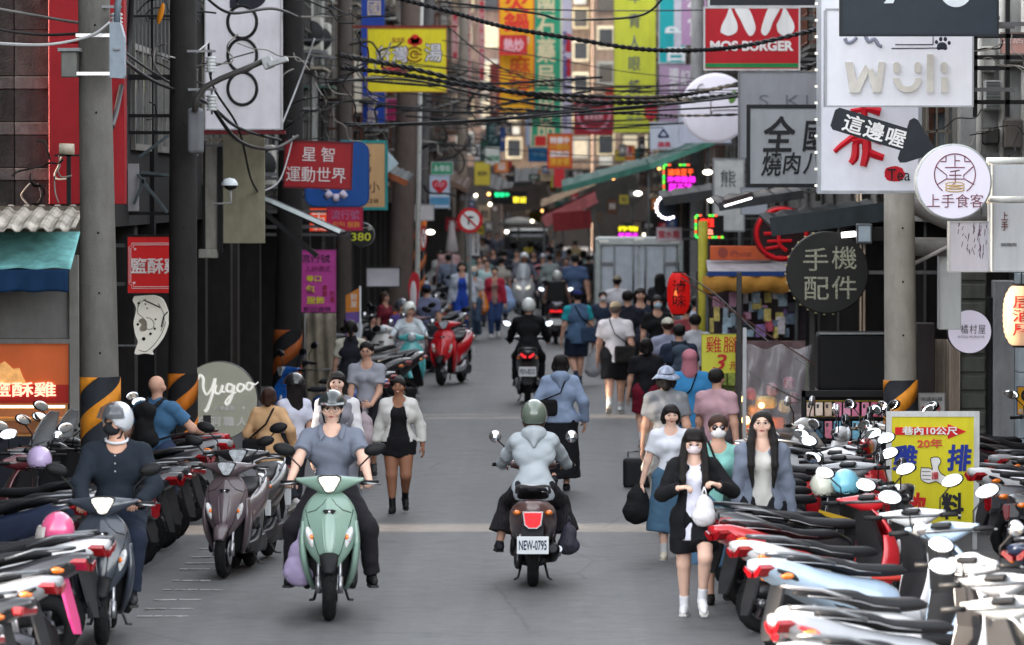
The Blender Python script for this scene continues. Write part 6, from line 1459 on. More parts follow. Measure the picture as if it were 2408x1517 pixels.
def led(t, k, f):
    mb = MB(); random.seed(5)
    for (s, x, y) in (('手', 1918, 610), ('機', 1985, 606), ('配', 1920, 678), ('件', 1985, 676)): put_text(mb, s, *f(x, y), 58*k, 54*k, -.014, .01, 0, .012)
    mb.build('lettering', mat((150, 150, 132), rough=.5, var=.5, scale=60), t)
    for i in range(15):
        a = R(110 + i*12); MB().box(98*k*cos(a)-.012, 98*k*cos(a)+.012, .02, .06, 98*k*sin(a)-.012, 98*k*sin(a)+.012, c=.003).build('bulb_holder', mat((170, 160, 120), rough=.4), t)
rsgn('large round black phone accessory sign rimmed with bulbs', 1946, 641, 97, 50, mat((26, 26, 26), rough=.35), (40, 40, 40), [], extra=led, rimw=.03)
t, k = fit('flood_light', 'small square flood lamp on the right utility pole', 'lamp', 2032, 550, 49)
MB().box(-18*k, 18*k, -.05, .06, -24*k, 24*k, c=.01).build('lamp_case', mat((90, 94, 98), rough=.4), t); MB().box(-14*k, 14*k, -.058, -.05, -18*k, 18*k).build('lamp_glass', mat((176, 190, 200), rough=.1), t); MB().box(18*k, 50*k, 0, .04, -16*k, 16*k).build('bracket', BLACK, t)
t, k = fit('tube_lamp', 'short lit fluorescent tube above the round black sign', 'lamp', 1995, 552, 49.2); MB().tube([(-16*k, 0, -1*k), (16*k, 0, 2*k)], .03, 8).build('tube', lit((255, 255, 250), 3), t)
def gui(t, k, f):
    mb = MB(); rd = mat((200, 26, 34), rough=.45, emit=.03)
    strokes(mb, [[(1800, 512, 8), (1850, 505, 8)], [(1808, 530, 8), (1838, 522, 8), (1862, 530, 8)], [(1796, 550, 9), (1866, 546, 9)], [(1804, 568, 8), (1862, 566, 8)], [(1834, 508, 9), (1832, 570, 9), (1850, 590, 10)], [(1800, 585, 8), (1830, 580, 8)]], k, f, 8, y=-.02); mb.build('brush_character', rd, t)
    mb = MB(); mb.tube([(58*k*cos(2*pi*j/40), -.018, 58*k*sin(2*pi*j/40)) for j in range(41)], 5*k, 6, 0, False); mb.build('ring_print', rd, t)
rsgn('round dark sign with red ring and brush strokes behind black sign', 1838, 550, 66, 58, (44, 22, 26), (120, 20, 28), [('GUI', 1818, 604, 44, 16, (196, 40, 44), dict(r=-12))], extra=gui)
rsgn('small round white sign on the right wall with thin characters', 2280, 780, 52, 47.5, mat((216, 210, 228), rough=.35, var=.02, emit=.14), (40, 40, 42), [('橘村屋', 2288, 774, 58, 22, (40, 40, 44), dict(b=-.004, sp=1.2)), ('KITSU MURAYA', 2284, 792, 62, 6, (130, 130, 140), dict(b=-.005))], rimw=.03, arm=0)
sgn('narrow blank white panel hanging right of the right pole', 2208, 598, 2260, 775, 46.6, (196, 200, 200), (180, 184, 184), 2, .25, [], arm=0)
def box3(t, k, f):
    mb = MB(); random.seed(7)
    for i in range(40):
        x = random.choice([2256, 2266, 2276, 2290, 2304, 2312, 2318]) + random.uniform(-3, 3); y = random.uniform(520, 600); a = f(x, y); b = f(x+random.uniform(-4, 4), y+random.uniform(6, 18)); mb.bar((a[0], -.013, a[1]), (b[0], -.013, b[1]), .006, .003, up=(0, 1, 0))
    mb.build('running_script', mat((90, 60, 80)), t)
t = sgn('white projecting sign case with running script at the right edge', 2232, 520, 2330, 640, 44.8, (196, 194, 204), (186, 188, 190), 3, .3, [], extra=box3, arm=0)
sgn('white wall cabinet with a small vertical print at the right edge', 2332, 372, 2470, 640, 44.4, (206, 210, 214), (180, 184, 186), 4, .5, [('上\n手', 2362, 520, 16, 44, (110, 50, 60)), ('HONG KONG STYLE', 2372, 576, 36, 8, (60, 60, 66))], arm=0)
# yellow standing sign
def stand(t, k, f):
    mb = MB(); rd = mat((212, 34, 38), rough=.45); mb.prism([f(*p) for p in ((2104, 1004), (2228, 1004), (2228, 996), (2272, 1014), (2228, 1032), (2228, 1022), (2104, 1022))], -.018, -.012); mb.build('arrow_print', rd, t)
    mb = MB(); P = [(2166, 1098), (2164, 1118), (2168, 1130), (2184, 1136), (2200, 1132), (2216, 1140), (2228, 1138), (2226, 1122), (2212, 1112), (2206, 1098), (2212, 1086), (2208, 1076), (2198, 1074), (2188, 1078), (2190, 1092), (2192, 1104), (2186, 1100), (2172, 1100)]
    C1 = crom([f(*p) for p in P+[P[0]]], 3)[:-1]; mb.prism([tuple(p) for p in C1], -.018, -.014); mb.build('thumb_print', mat((236, 234, 230)), t)
    mb = MB(); mb.tube([(p[0], -.019, p[1]) for p in C1] + [(C1[0][0], -.019, C1[0][1])], 1*k, 4, 0, False, False)
    for y in (1108, 1117, 1126): a, b = f(2168, y), f(2188, y+1); mb.tube([(a[0], -.021, a[1]), (b[0], -.021, b[1])], .8*k, 4)
    mb.build('outline_print', BLACK, t)
    for sx in (-1, 1): MB().box(sx*.40-.02, sx*.40+.02, .0, .05, -.85, -.5).build('leg', mat((190, 190, 190)), t)
sgn('yellow standing sign with red arrow and thumbs up drawing', 2083, 967, 2303, 1250, 42, (226, 214, 46), (214, 216, 214), 13, .08, [('巷內10公尺', 2186, 1012, 130, 19, (240, 238, 236), dict(b=.03, lay=2)), ('20年', 2186, 1042, 58, 22, (214, 84, 60), dict(b=.03)), ('雞', 2128, 1076, 56, 58, (36, 56, 150), dict(b=.05, sh=.1)), ('排', 2256, 1076, 54, 60, (36, 56, 150), dict(b=.05, sh=.1)), ('讚', 2198, 1118, 16, 18, (206, 40, 50), dict(lay=3)), ('飲', 2152, 1190, 50, 62, (206, 34, 38), dict(b=.05)), ('料', 2240, 1190, 50, 60, (44, 44, 50), dict(b=.05))], name='standing_sign', extra=stand, arm=0)
# ------------------------------------------------------------------ lanterns and led signs
def lantern(label, cx, cy, w, h, Y, c, e, txt=None, tcol=(20, 18, 18)):
    t, k = fit('paper_lantern', label, 'lantern', cx, cy, Y); mb = MB(); prof = []; n = 22
    for i in range(n+1):
        u = -1+2*i/n; r = (w/2)*k*(1-abs(u)**3.2*.45) + (.006 if i % 2 else -.003); prof.append((r, u*h/2*k*.93))
    mb.lathe(prof, (0, 0, 0), 'Z', 26); mb.build('lantern_body', mat(c, rough=.6, var=.12, scale=3, emit=e), t)
    MB().lathe([(1e-4, h/2*k), (w*.26*k, h/2*k), (w*.28*k, h*.44*k), (w*.26*k, h*.43*k)], (0, 0, 0), 'Z', 18).lathe([(w*.26*k, -h*.45*k), (w*.28*k, -h*.44*k), (w*.24*k, -h/2*k), (1e-4, -h/2*k)], (0, 0, 0), 'Z', 18).build('lantern_cap', BLACK, t)
    if txt:
        mb = MB(); v, f, lo, hi = text_geo(txt, .006); L = []
        W0, H0 = hi[0]-lo[0], hi[1]-lo[1]
        for q in v:
            x = (q[0]-(lo[0]+hi[0])/2)/W0*w*.62*k; z = (q[1]-(lo[1]+hi[1])/2)/H0*h*.62*k; r = w/2*k+.004; a = x/r
            L.append((r*sin(a), -(r+.008*(.5+q[2]))*cos(a), z))
        mb.add(L, f); mb.build('lettering', mat(tcol, rough=.5), t)
    if e < .18: MB().ball((-w*.12*k, -w*.36*k, 0), 1, 0, 12, 8, (w*.13*k, w*.15*k, h*.2*k)).build('inner_bulb', mat((255, 120, 60), rough=.5, emit=.5), t)
    MB().tube([(0, 0, h/2*k), (0, 0, h/2*k+.12)], .006, 5).build('hanger', BLACK, t); return t
lantern('glowing red paper lantern with two black characters', 1596, 690, 54, 104, 60, (190, 22, 20), .16, '滷\n味')
lantern('white paper lantern with red brush marks at the right edge', 2402, 742, 86, 150, 44.5, (214, 172, 136), .2, '居\n酒\n屋', (200, 40, 34))
def ledsign(label, x0, y0, x1, y1, Y, lines, border=True):
    t, k = fit('led_sign', label, 'led sign', (x0+x1)/2, (y0+y1)/2, Y); w, h = (x1-x0)*k, (y1-y0)*k
    MB().box(-w/2, w/2, 0, .08, -h/2, h/2).build('sign_case', BLACK, t)
    for (s, x, y, tw, th, c) in lines:
        mb = MB(); put_text(mb, s, (x-(x0+x1)/2)*k, ((y0+y1)/2-y)*k, tw*k, th*k, 0, .01, 0, .02); mb.build('lettering', lit(c, .75), t)
    if border:
        P = []; n = 9
        for i in range(n): P.append((-w/2+w*(i+.5)/n, -h/2, 1))
        for i in range(6): P.append((-w/2, -h/2+h*(i+.5)/6, 0))
        for i in range(n):
            if i not in (2, 3, 7, 8): P.append((-w/2+w*(i+.5)/n, h/2, 1))
        for i, (x, z, hr) in enumerate(P):
            a, b = (w/n*.4, .018) if hr else (.018, h/6*.4)
            MB().box(x-a, x+a, -.02, 0, z-b, z+b).build('led_segment', lit([(60, 230, 90), (250, 90, 50), (120, 235, 60)][i % 3], .7), t)
    return t
ledsign('led sign with green border and magenta characters', 1561, 388, 1640, 456, 88, [('滷味豆干', 1600, 405, 60, 16, (255, 90, 40)), ('海帶雞翅', 1602, 422, 66, 14, (240, 40, 220)), ('甜不辣', 1600, 440, 54, 18, (240, 40, 220))])
ledsign('smaller led sign with red characters on the white wall', 1636, 507, 1702, 558, 76, [('麻辣', 1662, 524, 34, 22, (255, 50, 40)), ('鴨血', 1660, 545, 34, 14, (255, 150, 120))])
ledsign('yellow and magenta led sign over the white truck', 1450, 532, 1504, 558, 110, [('炸物', 1477, 538, 46, 12, (240, 225, 40)), ('專賣店', 1477, 552, 46, 8, (235, 50, 230))], border=False)
ledsign('green and yellow led characters under far left awnings', 1155, 450, 1240, 480, 130, [('營業中', 1180, 458, 34, 10, (40, 235, 150)), ('歡迎', 1222, 470, 30, 14, (245, 225, 60))], border=False)
t, k = fit('led_ring', 'round dark sign ringed with white lamps', 'led sign', 1570, 487, 84); MB().disc((0, 0), 21*k, 0, .06, n=30).build('sign_face', mat((40, 50, 62), rough=.4), t)
for i in range(13): a = R(70+i*19); MB().ball((27*k*cos(a), 0, 27*k*sin(a)), 3.4*k, 0, 8, 6).build('lamp', lit((235, 235, 250), 3.0), t)
# ------------------------------------------------------------------ canopies, stalls, truck
def canopy(label, a, b, Y, depth, th, c, ec=None, posts=(), name='awning', rough=.7):
    """sloping sheet between two pixels at distance Y, running `depth` metres back"""
    A, B = at(*a, Y), at(*b, Y); o = (A+B)/2; t = thing(name, label, 'awning', tuple(o)); A -= o; B -= o
    m = mat(c, rough=rough, var=.12, dirt=.4); mb = MB(); n = 14; up_, dn = [], []
    for i in range(n+1):
        u = i/n; p = A.lerp(B, u); zz = p.z + .02*sin(i*2.3); up_.append((p.x, 0, zz)); dn.append((p.x, depth, zz + .12*abs(depth)*.3))
    mb.loft([up_ + [(x, y, z-.03) for x, y, z in up_[::-1]], dn + [(x, y, z-.03) for x, y, z in dn[::-1]]], 0, False); mb.build('canopy_sheet', m, t)
    mb = MB(); mb.bar((A.x, -.02, A.z-.03), (B.x, -.02, B.z-.03), .04, th); mb.build('canopy_edge', mat(ec or c, rough=.5, dirt=.3), t)
    for u in posts:
        p = A.lerp(B, u); MB().tube([(p.x, .05, p.z-.05), (p.x, .05, -o.z)], .03, 8).build('post', mat((90, 92, 92), rough=.5, dirt=.3), t)
    return t
canopy('long dark green awning over the right market stalls', (1322, 443), (1530, 388), 108, 6, .14, (40, 84, 76), (70, 128, 112), (.98,))
canopy('second green awning higher above the red burger stalls', (1530, 388), (1680, 330), 92, 5, .12, (34, 70, 64), (92, 150, 132), (.9,))
canopy('faded red awning over the far right stalls', (1278, 520), (1402, 462), 122, 5, .30, (112, 30, 40), (190, 110, 112), (.02, .95))
canopy('tattered cream awning poking out above the red awning', (1272, 480), (1400, 428), 126, 3, .10, (150, 122, 92), (214, 190, 160))
canopy('dark awning on the right with hanging lamps', (1560, 470), (1760, 440), 80, 4, .16, (34, 33, 34), (60, 60, 60), (.9,))
canopy('black awning under the barbecue sign on the right', (1690, 482), (1890, 452), 64, 3, .12, (32, 32, 34), (70, 70, 72))
canopy('dark slanting canopy below the white tea sign', (1812, 528), (2080, 492), 52, 3, .22, (26, 28, 30), (46, 54, 58))
canopy('rust edged canopy on the left above the crowd', (880, 392), (958, 428), 76, 4, .10, (70, 74, 76), (150, 82, 50))
canopy('pale blue curved awning on the left behind the blue sign', (866, 342), (915, 400), 74, 3, .42, (150, 178, 190), (180, 200, 208))
canopy('dim brown awning on the left far down the street', (1046, 420), (1100, 446), 118, 8, .12, (86, 70, 62), (120, 96, 80), (.9,))
canopy('grey awning on the far left side above the crowd', (1120, 432), (1200, 462), 150, 14, .16, (56, 56, 58), (96, 92, 88), (.9,))
canopy('deep dark canopy left of the far red awning', (1180, 470), (1290, 458), 140, 8, .75, (64, 58, 54), (84, 74, 68), (.05, .9))
canopy('deep dark canopy right of the far red awning', (1380, 470), (1500, 440), 136, 8, .85, (56, 58, 56), (80, 78, 74), (.05, .9))
canopy('low dark canopy across the far street end', (1200, 505), (1420, 500), 205, 6, .9, (70, 62, 56), (104, 90, 78), (.05, .95))
canopy('red side drop below the faded red awning', (1300, 520), (1390, 512), 121, 2, .5, (110, 30, 38), (140, 44, 50), (.05, .95))
canopy('dark market roof far down the middle of the street', (1196, 436), (1330, 430), 165, 20, .3, (36, 36, 38), (60, 58, 56), (.05, .95))
# far parasol
t, k = fit('parasol', 'folded white market umbrella far in the crowd', 'umbrella', 1062, 560, 104); mb = MB(); mb.lathe([(1e-4, 42*k), (6*k, 30*k), (16*k, -30*k), (14*k, -34*k), (1e-4, -20*k)], (0, 0, 0), 'Z', 12); mb.build('canopy', cloth((176, 168, 168)), t); MB().tube([(0, 0, 42*k), (0, 0, -at(0, 560, 104).z)], .025, 6).build('pole', STEEL, t)
t, k = fit('big_umbrella', 'wide pale grey market umbrella over the far crowd', 'umbrella', 1220, 524, 150); mb = MB(); mb.lathe([(1e-4, 14*k), (25*k, 10*k), (46*k, 0), (47*k, -6*k), (45*k, -4*k), (1e-4, 6*k)], (0, 0, 0), 'Z', 16); mb.build('canopy', mat((168, 166, 160), rough=.8), t); MB().tube([(0, 0, 8*k), (0, 0, -at(0, 524, 150).z)], .03, 6).build('pole', STEEL, t)
tv, k = fit('van', 'dark van with a pale roof facing the camera in the far crowd', 'van', 1236, 600, 152); zf = at(0, 600, 152).z
MB().box(-.85, .85, 0, 4, .35-zf, 1.25-zf, c=.12).build('body', paint((40, 44, 54)), tv); MB().box(-.78, .78, .35, 3.9, 1.25-zf, 1.95-zf, c=.15).build('cabin', paint((46, 50, 58)), tv); MB().box(-.68, .68, .32, .36, 1.3-zf, 1.8-zf, c=.01).build('windscreen', mat((30, 36, 44), rough=.08, coat=1), tv); MB().box(-.74, .74, .4, 3.8, 1.95-zf, 2.02-zf, c=.03).build('roof', mat((196, 196, 192), rough=.4), tv)
for q in (-1, 1): MB().ball((q*.62, -.02, .85-zf), .12, 0, 10, 6, (1, .3, .8)).build('headlight', LAMP_OFF, tv); MB().lathe([(1e-4, -.1), (.3, -.1), (.32, 0), (.3, .1), (1e-4, .1)], (q*.76, .6, .32-zf), 'X', 18).build('wheel', RUBBER, tv)
# white box truck
Yk = 90; t = thing('box_truck', 'white box truck seen from behind with closed rear doors', 'truck', (at(1503, HOR, Yk).x, Yk, 0)); k = 1/SS(Yk)
wx = 97*k; z0, z1 = .75, ZZ(562, Yk)
MB().box(-wx, wx, .05, 4.2, z0, z1, c=.03).build('cargo_box', mat((190, 194, 196), rough=.4, dirt=.2), t)
for sx in (-1, 1):
    d = MB().box(sx*.02 if sx > 0 else -wx+.09, wx-.09 if sx > 0 else -.02, -.0, .05, z0+.08, z1-.12, c=.01).build('door', mat((186, 192, 200), rough=.35, dirt=.15), t)
    for dx in (.12, .5): MB().tube([(sx*dx, -.03, z0+.1), (sx*dx, -.03, z1-.14)], .018, 8).build('lock_rod', STEEL, d)
    for zz in (.3, .7): MB().box(sx*(wx-.3), sx*(wx-.07), -.03, .0, z0+(z1-z0)*zz-.03, z0+(z1-z0)*zz+.03, c=.005).build('hinge', STEEL, d)
    MB().box(sx*wx-.06, sx*wx+.06, -.03, .06, z0, z1, c=.01).build('corner_post', metal((150, 156, 156), .4), t)
    MB().box(sx*(wx-.25)-.12, sx*(wx-.25)+.12, -.05, 0, .52, .64, c=.01).build('tail_light', REDGL, t)
    w = MB().lathe([(1e-4, -.12), (.2, -.12), (.36, -.1), (.38, 0), (.36, .1), (.2, .12), (1e-4, .12)], (sx*(wx-.2), 1.0, .38), 'X', 22).build('wheel', RUBBER, t)
MB().box(-wx, wx, -.04, .06, z1-.12, z1+.03, c=.01).build('header_rail', metal((165, 170, 170), .35), t); MB().box(-wx, wx, -.02, .1, .45, .72, c=.01).build('bumper', STEEL, t)
MB().box(-.85, .85, 4.25, 5.9, .5, 2.1, c=.08).build('cab', mat((200, 202, 204), rough=.35), t)
for (x, z) in ((-.72, z1-.05), (.72, z1-.05), (.0, z1-.02)): MB().box(x-.1, x+.1, -.06, -.03, z-.03, z+.03, c=.008).build('marker_lamp', mat((230, 230, 220), rough=.2), t)
# salt water chicken sign and hanging things on the right
sgn('small white sign with pink red characters above the truck', 1543, 534, 1604, 568, 82, (214, 200, 206), (170, 150, 156), 2, .1, [('鹽水雞', 1573, 551, 50, 18, (206, 80, 100), dict(b=.03))])
sgn('white upright sign behind the dark awning lamps', 1676, 372, 1752, 545, 78, mat((206, 208, 206), rough=.4, dirt=.15), (150, 152, 154), 4, .3, [('熊', 1712, 420, 36, 40, (70, 72, 72), dict(b=.0)), ('鮮茶道', 1712, 480, 50, 14, (120, 122, 122))])
sgn('pale blue grey box behind the round red ring sign', 1742, 440, 1805, 505, 70, (178, 184, 194), (150, 154, 160), 2, .3, [])
t, k = fit('tube_lamp', 'lit fluorescent tube slanting under the black awning', 'lamp', 1735, 470, 63); MB().tube([(-32*k, 0, -12*k), (32*k, 0, 7*k)], .028, 8).build('tube', lit((255, 255, 250), 3.0), t); MB().bar((-36*k, .03, -8*k), (36*k, .03, 13*k), .14, .07).build('reflector', mat((70, 60, 60), rough=.5), t)
for i, (x, y, Y, lb) in enumerate([(1012, 546, 92, 'lit white lamp by the striped post'), (1190, 545, 150, 'small white lamp far over the crowd on the left'), (1500, 455, 100, 'small round lamp left of the led sign'), (1675, 470, 80, 'bright bulb left of the slanting tube lamp'), (1664, 405, 86, 'warm bulb right of the green bordered led sign')]):
    t, k = fit('bulb_lamp', lb, 'lamp', x, y, Y); MB().ball((0, 0, 0), .06, 0, 10, 7, (1.5, 1, .8)).build('bulb', lit((255, 244, 225), 3.5), t); MB().tube([(0, 0, .05), (0, 0, .3)], .01, 5).build('cord', BLACK, t)
# orange phone stall with blue and yellow awning
Yo = 64; t = thing('market_stall', 'phone stall with orange board and blue edged yellow awning', 'stall', (at(1770, HOR, Yo).x, Yo, 0)); k = 1/SS(Yo); ox = at(1770, HOR, Yo).x
def U(px): return (px-1770)*k
def Z_(py): return ZZ(py, Yo)
MB().box(U(1670), U(1810), -.05, .05, Z_(612), Z_(578), c=.01).build('board', mat((206, 96, 56), rough=.5, dirt=.2), t)
mb = MB(); mb.disc((U(1700), Z_(594)), 12*k, -.06, -.05, n=20); put_text(mb, 'iPhone', U(1742), Z_(596), 50*k, 14*k, -.05, .006); mb.build('lettering', mat((150, 70, 60), rough=.5), t)
A = [(U(1662), -.5, Z_(636)), (U(1662), .2, Z_(612)), (U(1662), .2, Z_(616)), (U(1662), -.5, Z_(640))]; B = [(U(1880), p[1], p[2]) for p in A]
MB().loft([A, B], 0, False).build('awning_top', mat((170, 166, 172), rough=.6, dirt=.3), t)
MB().box(U(1662), U(1870), -.52, -.50, Z_(648), Z_(637)).build('awning_stripe', mat((40, 70, 130), rough=.7), t)
mb = MB(); rows_ = []
for i in range(2): rows_.append([])
pts = [(U(1650 + 230*j/20), -.52 + .03*sin(j*1.3)) for j in range(21)]
mb.loft([[(x, y, Z_(648)) for x, y in pts] + [(x, y+.01, Z_(648)) for x, y in pts[::-1]], [(x, y-.05, Z_(684)-.03*sin(i*.9)) for i, (x, y) in enumerate(pts)] + [(x, y-.04, Z_(684)) for x, y in pts[::-1]]], 0, True); mb.build('awning_valance', cloth((178, 128, 58)), t)
for px in (1662, 1740, 1870): MB().tube([(U(px), -.4, 0), (U(px), -.4, Z_(640))], .03, 8).build('post', mat((70, 74, 74), rough=.5), t)
MB().tube([(U(1655), .3, 0), (U(1655), .3, Z_(520))], .07, 10).build('yellow_post', mat((178, 170, 60), rough=.6, dirt=.4), t)
MB().box(U(1640), U(1900), -.3, .5, .0, .95, c=.01).build('table', mat((120, 130, 80), rough=.8, dirt=.4), t)
mb = MB(); random.seed(3)
for i in range(9): MB().box(U(1690+i*20), U(1690+i*20+17), -.36, -.34, Z_(905)+random.uniform(0, .05), Z_(800), c=.003).build('goods_sheet', mat(random.choice([(190, 200, 110), (200, 206, 140), (170, 186, 90)]), rough=.5, var=.4, scale=18), t)
for i in range(46):
    x, z = random.uniform(U(1665), U(1850)), random.uniform(Z_(795), Z_(700)); c = random.choice([(200, 150, 176), (176, 200, 216), (220, 214, 220), (150, 120, 180), (190, 90, 110), (110, 130, 150), (225, 205, 120), (70, 70, 80)])
    q = MB().box(x, x+random.uniform(.07, .15), -.2+random.uniform(-.1, .3), -.16+random.uniform(-.05, .3), z, z+random.uniform(.10, .22), c=.01).build('hanging_packet', mat(c, rough=.4, var=.3, scale=14), t)
MB().box(U(1640), U(1900), .5, .55, 0, Z_(640)).build('back_cloth', mat((84, 74, 80), rough=.9, var=.4, scale=4), t)
# chicken feet sign
sgn('yellow hand painted price sign with red characters', 1649, 785, 1739, 878, 52, (206, 206, 70), (150, 150, 60), 1, .02, [('雞', 1678, 810, 36, 38, (190, 34, 40), dict(b=.0)), ('腳', 1718, 810, 34, 38, (190, 34, 40), dict(b=.0)), ('3', 1692, 852, 34, 38, (190, 34, 40), dict(sh=.3)), ('元', 1724, 860, 18, 18, (190, 34, 40))], arm=0, name='price_sign')
t, k = fit('food_cart', 'snack cart with warm lamps behind clear plastic sheeting', 'food cart', 1800, 1000, 50.5)
zb = at(0, 1000, 50.5).z
for px in (-62, 110): MB().box(px*k-.03, px*k+.03, 0, .06, -zb, (1000-640)*k, c=.006).build('post', mat((62, 60, 60), rough=.5, dirt=.3), t)
MB().box(-50*k-.02, -50*k+.02, -.1, -.05, -zb, 230*k).build('white_post', mat((186, 188, 190), rough=.4), t)
MB().bar((-200*k, -.1, 348*k), (150*k, -.1, 120*k), .015, .015).build('slanting_rod', mat((80, 50, 46), rough=.5), t)
mb = MB(); n = 14; rr_ = []
for i in range(n+1):
    z = 185*k - i/n*210*k; row = [((-58+170*j/20)*k, .02 + .05*sin(j*.9+i*.5) + .03*sin(j*2.3), z + .03*sin(j*.7)) for j in range(21)]
    rr_.append(row + [(x, y+.006, zz) for x, y, zz in row[::-1]])
mb.loft(rr_); mb.build('plastic_sheet', mat((196, 196, 200), rough=.18, alpha=.24, var=.25, scale=3, coat=.6), t)
MB().box(-60*k, 108*k, .2, 1.2, -zb, -20*k, c=.02).build('counter', mat((110, 104, 98), rough=.5, dirt=.4), t)
for (dx, dz, r) in ((-45, 10, .05), (6, 2, .045), (-8, 45, .035), (-16, -30, .05), (-55, 60, .03)): MB().ball((dx*k, .15, dz*k), r, 0, 10, 7).build('lamp', lit((255, 190, 110), 4.5), t)
for (dx, dz, c, w_) in ((-30, 70, (176, 90, 106), 22), (20, 80, (186, 130, 140), 26), (50, 40, (206, 196, 150), 30), (-20, 30, (206, 150, 70), 34), (30, 0, (214, 110, 40), 44), (-35, -10, (226, 130, 50), 30), (5, 50, (222, 190, 90), 50), (60, 95, (150, 60, 84), 26), (70, 60, (150, 60, 80), 22), (80, 10, (120, 116, 116), 26)): MB().box((dx-w_/2)*k, (dx+w_/2)*k, .3, .6, (dz-14)*k, (dz+14)*k, c=.03).build('food_tray', mat(c, rough=.4, var=.4, scale=14), t)
MB().box(-60*k, 108*k, 1.2, 1.25, -zb, 190*k).build('back_cloth', mat((96, 78, 80), rough=.9, var=.5, scale=5), t)
t, k = fit('plate_stack', 'brown paper bag and clear bag hanging beside the green awning', 'bag', 1782, 650, 58)
bpy.data.objects.remove(t)
# dark back of stall and phone case rack
Yr = 47.2; t = thing('display_rack', 'black rack hung with pastel phone cases beside the right pole', 'display rack', (at(1990, HOR, Yr).x, Yr, 0)); k = 1/SS(Yr)
def U(px): return (px-1990)*k
def Z_(py): return ZZ(py, Yr)
for (a, b, c, d) in ((1886, 1896, 918, 1120), (2092, 2100, 918, 1120), (1886, 2100, 918, 934), (1886, 2100, 980, 985), (1886, 2100, 1034, 1039), (1886, 2100, 1092, 1098)): MB().box(U(a), U(b), -.02, .04, Z_(d), Z_(c), c=.004).build('frame_bar', BLACK, t)
MB().box(U(1896), U(2092), .05, .08, 0, Z_(934)).build('back_panel', mat((34, 32, 30), rough=.8), t)
for (a, c) in ((942, 0), (978, 0)): MB().box(U(1896), U(2092), .0, .02, Z_(a+2), Z_(a)).build('hook_rail', mat((150, 130, 40), rough=.5), t)
random.seed(9); rowc = [[(214, 190, 176), (224, 206, 190), (206, 180, 160), (214, 130, 160), (220, 150, 176), (206, 120, 150), (226, 140, 170), (200, 90, 120), (216, 130, 150)], [(120, 160, 186), (60, 90, 110), (200, 120, 140), (110, 170, 196), (50, 60, 70), (120, 176, 200), (190, 190, 192), (186, 186, 188), (176, 176, 180)], [(176, 176, 178), (190, 190, 192), (160, 160, 166), (186, 186, 190), (170, 170, 176), (196, 196, 198), (160, 162, 168), (186, 186, 188), (176, 178, 182)]]
for r_, (y0, y1) in enumerate(((946, 980), (990, 1033), (1044, 1090))):
    for i in range(9):
        x = 1898+i*21.5 + random.uniform(-1, 1); c_ = MB().box(U(x), U(x+17), -.03, -.012, Z_(y1-random.uniform(0, 3)), Z_(y0), c=.006).build('phone_case', mat(rowc[r_][i], rough=.35, var=.25, scale=20), t)
        MB().box(U(x+2), U(x+8), -.034, -.03, Z_(y0+13), Z_(y0+4), c=.001).build('camera_cutout', mat((70, 66, 70), rough=.4), c_)
t = thing('stall_backboard', 'large black fabric hood standing over the phone case rack', 'hood', (at(2010, HOR, 48.6).x, 48.6, 0)); k = 1/SS(48.6)
s = SDF(.02); s.box((0, .3, ZZ(852, 48.6)), v3(86*k, .3, 70*k), .05); P_, F_ = s.mesh(.025); obj('hood', npmesh('hood', P_, F_, mat((20, 20, 21), rough=.7)), t); MB().box(-82*k, 82*k, -.02, .02, ZZ(786, 48.6), ZZ(782, 48.6)).build('hood_edge', STEEL, t)
for sx in (-1, 1): MB().box(sx*75*k-.03, sx*75*k+.03, .2, .26, 0, ZZ(915, 48.6)).build('leg', BLACK, t)
sgn('small white notice with grey and red print behind the right pole', 2160, 924, 2222, 1010, 47, (184, 182, 182), (150, 150, 150), 2, .05, [('快速貼膜', 2190, 938, 52, 10, (90, 90, 90)), ('九層膜', 2188, 960, 48, 14, (170, 60, 70))], arm=0)
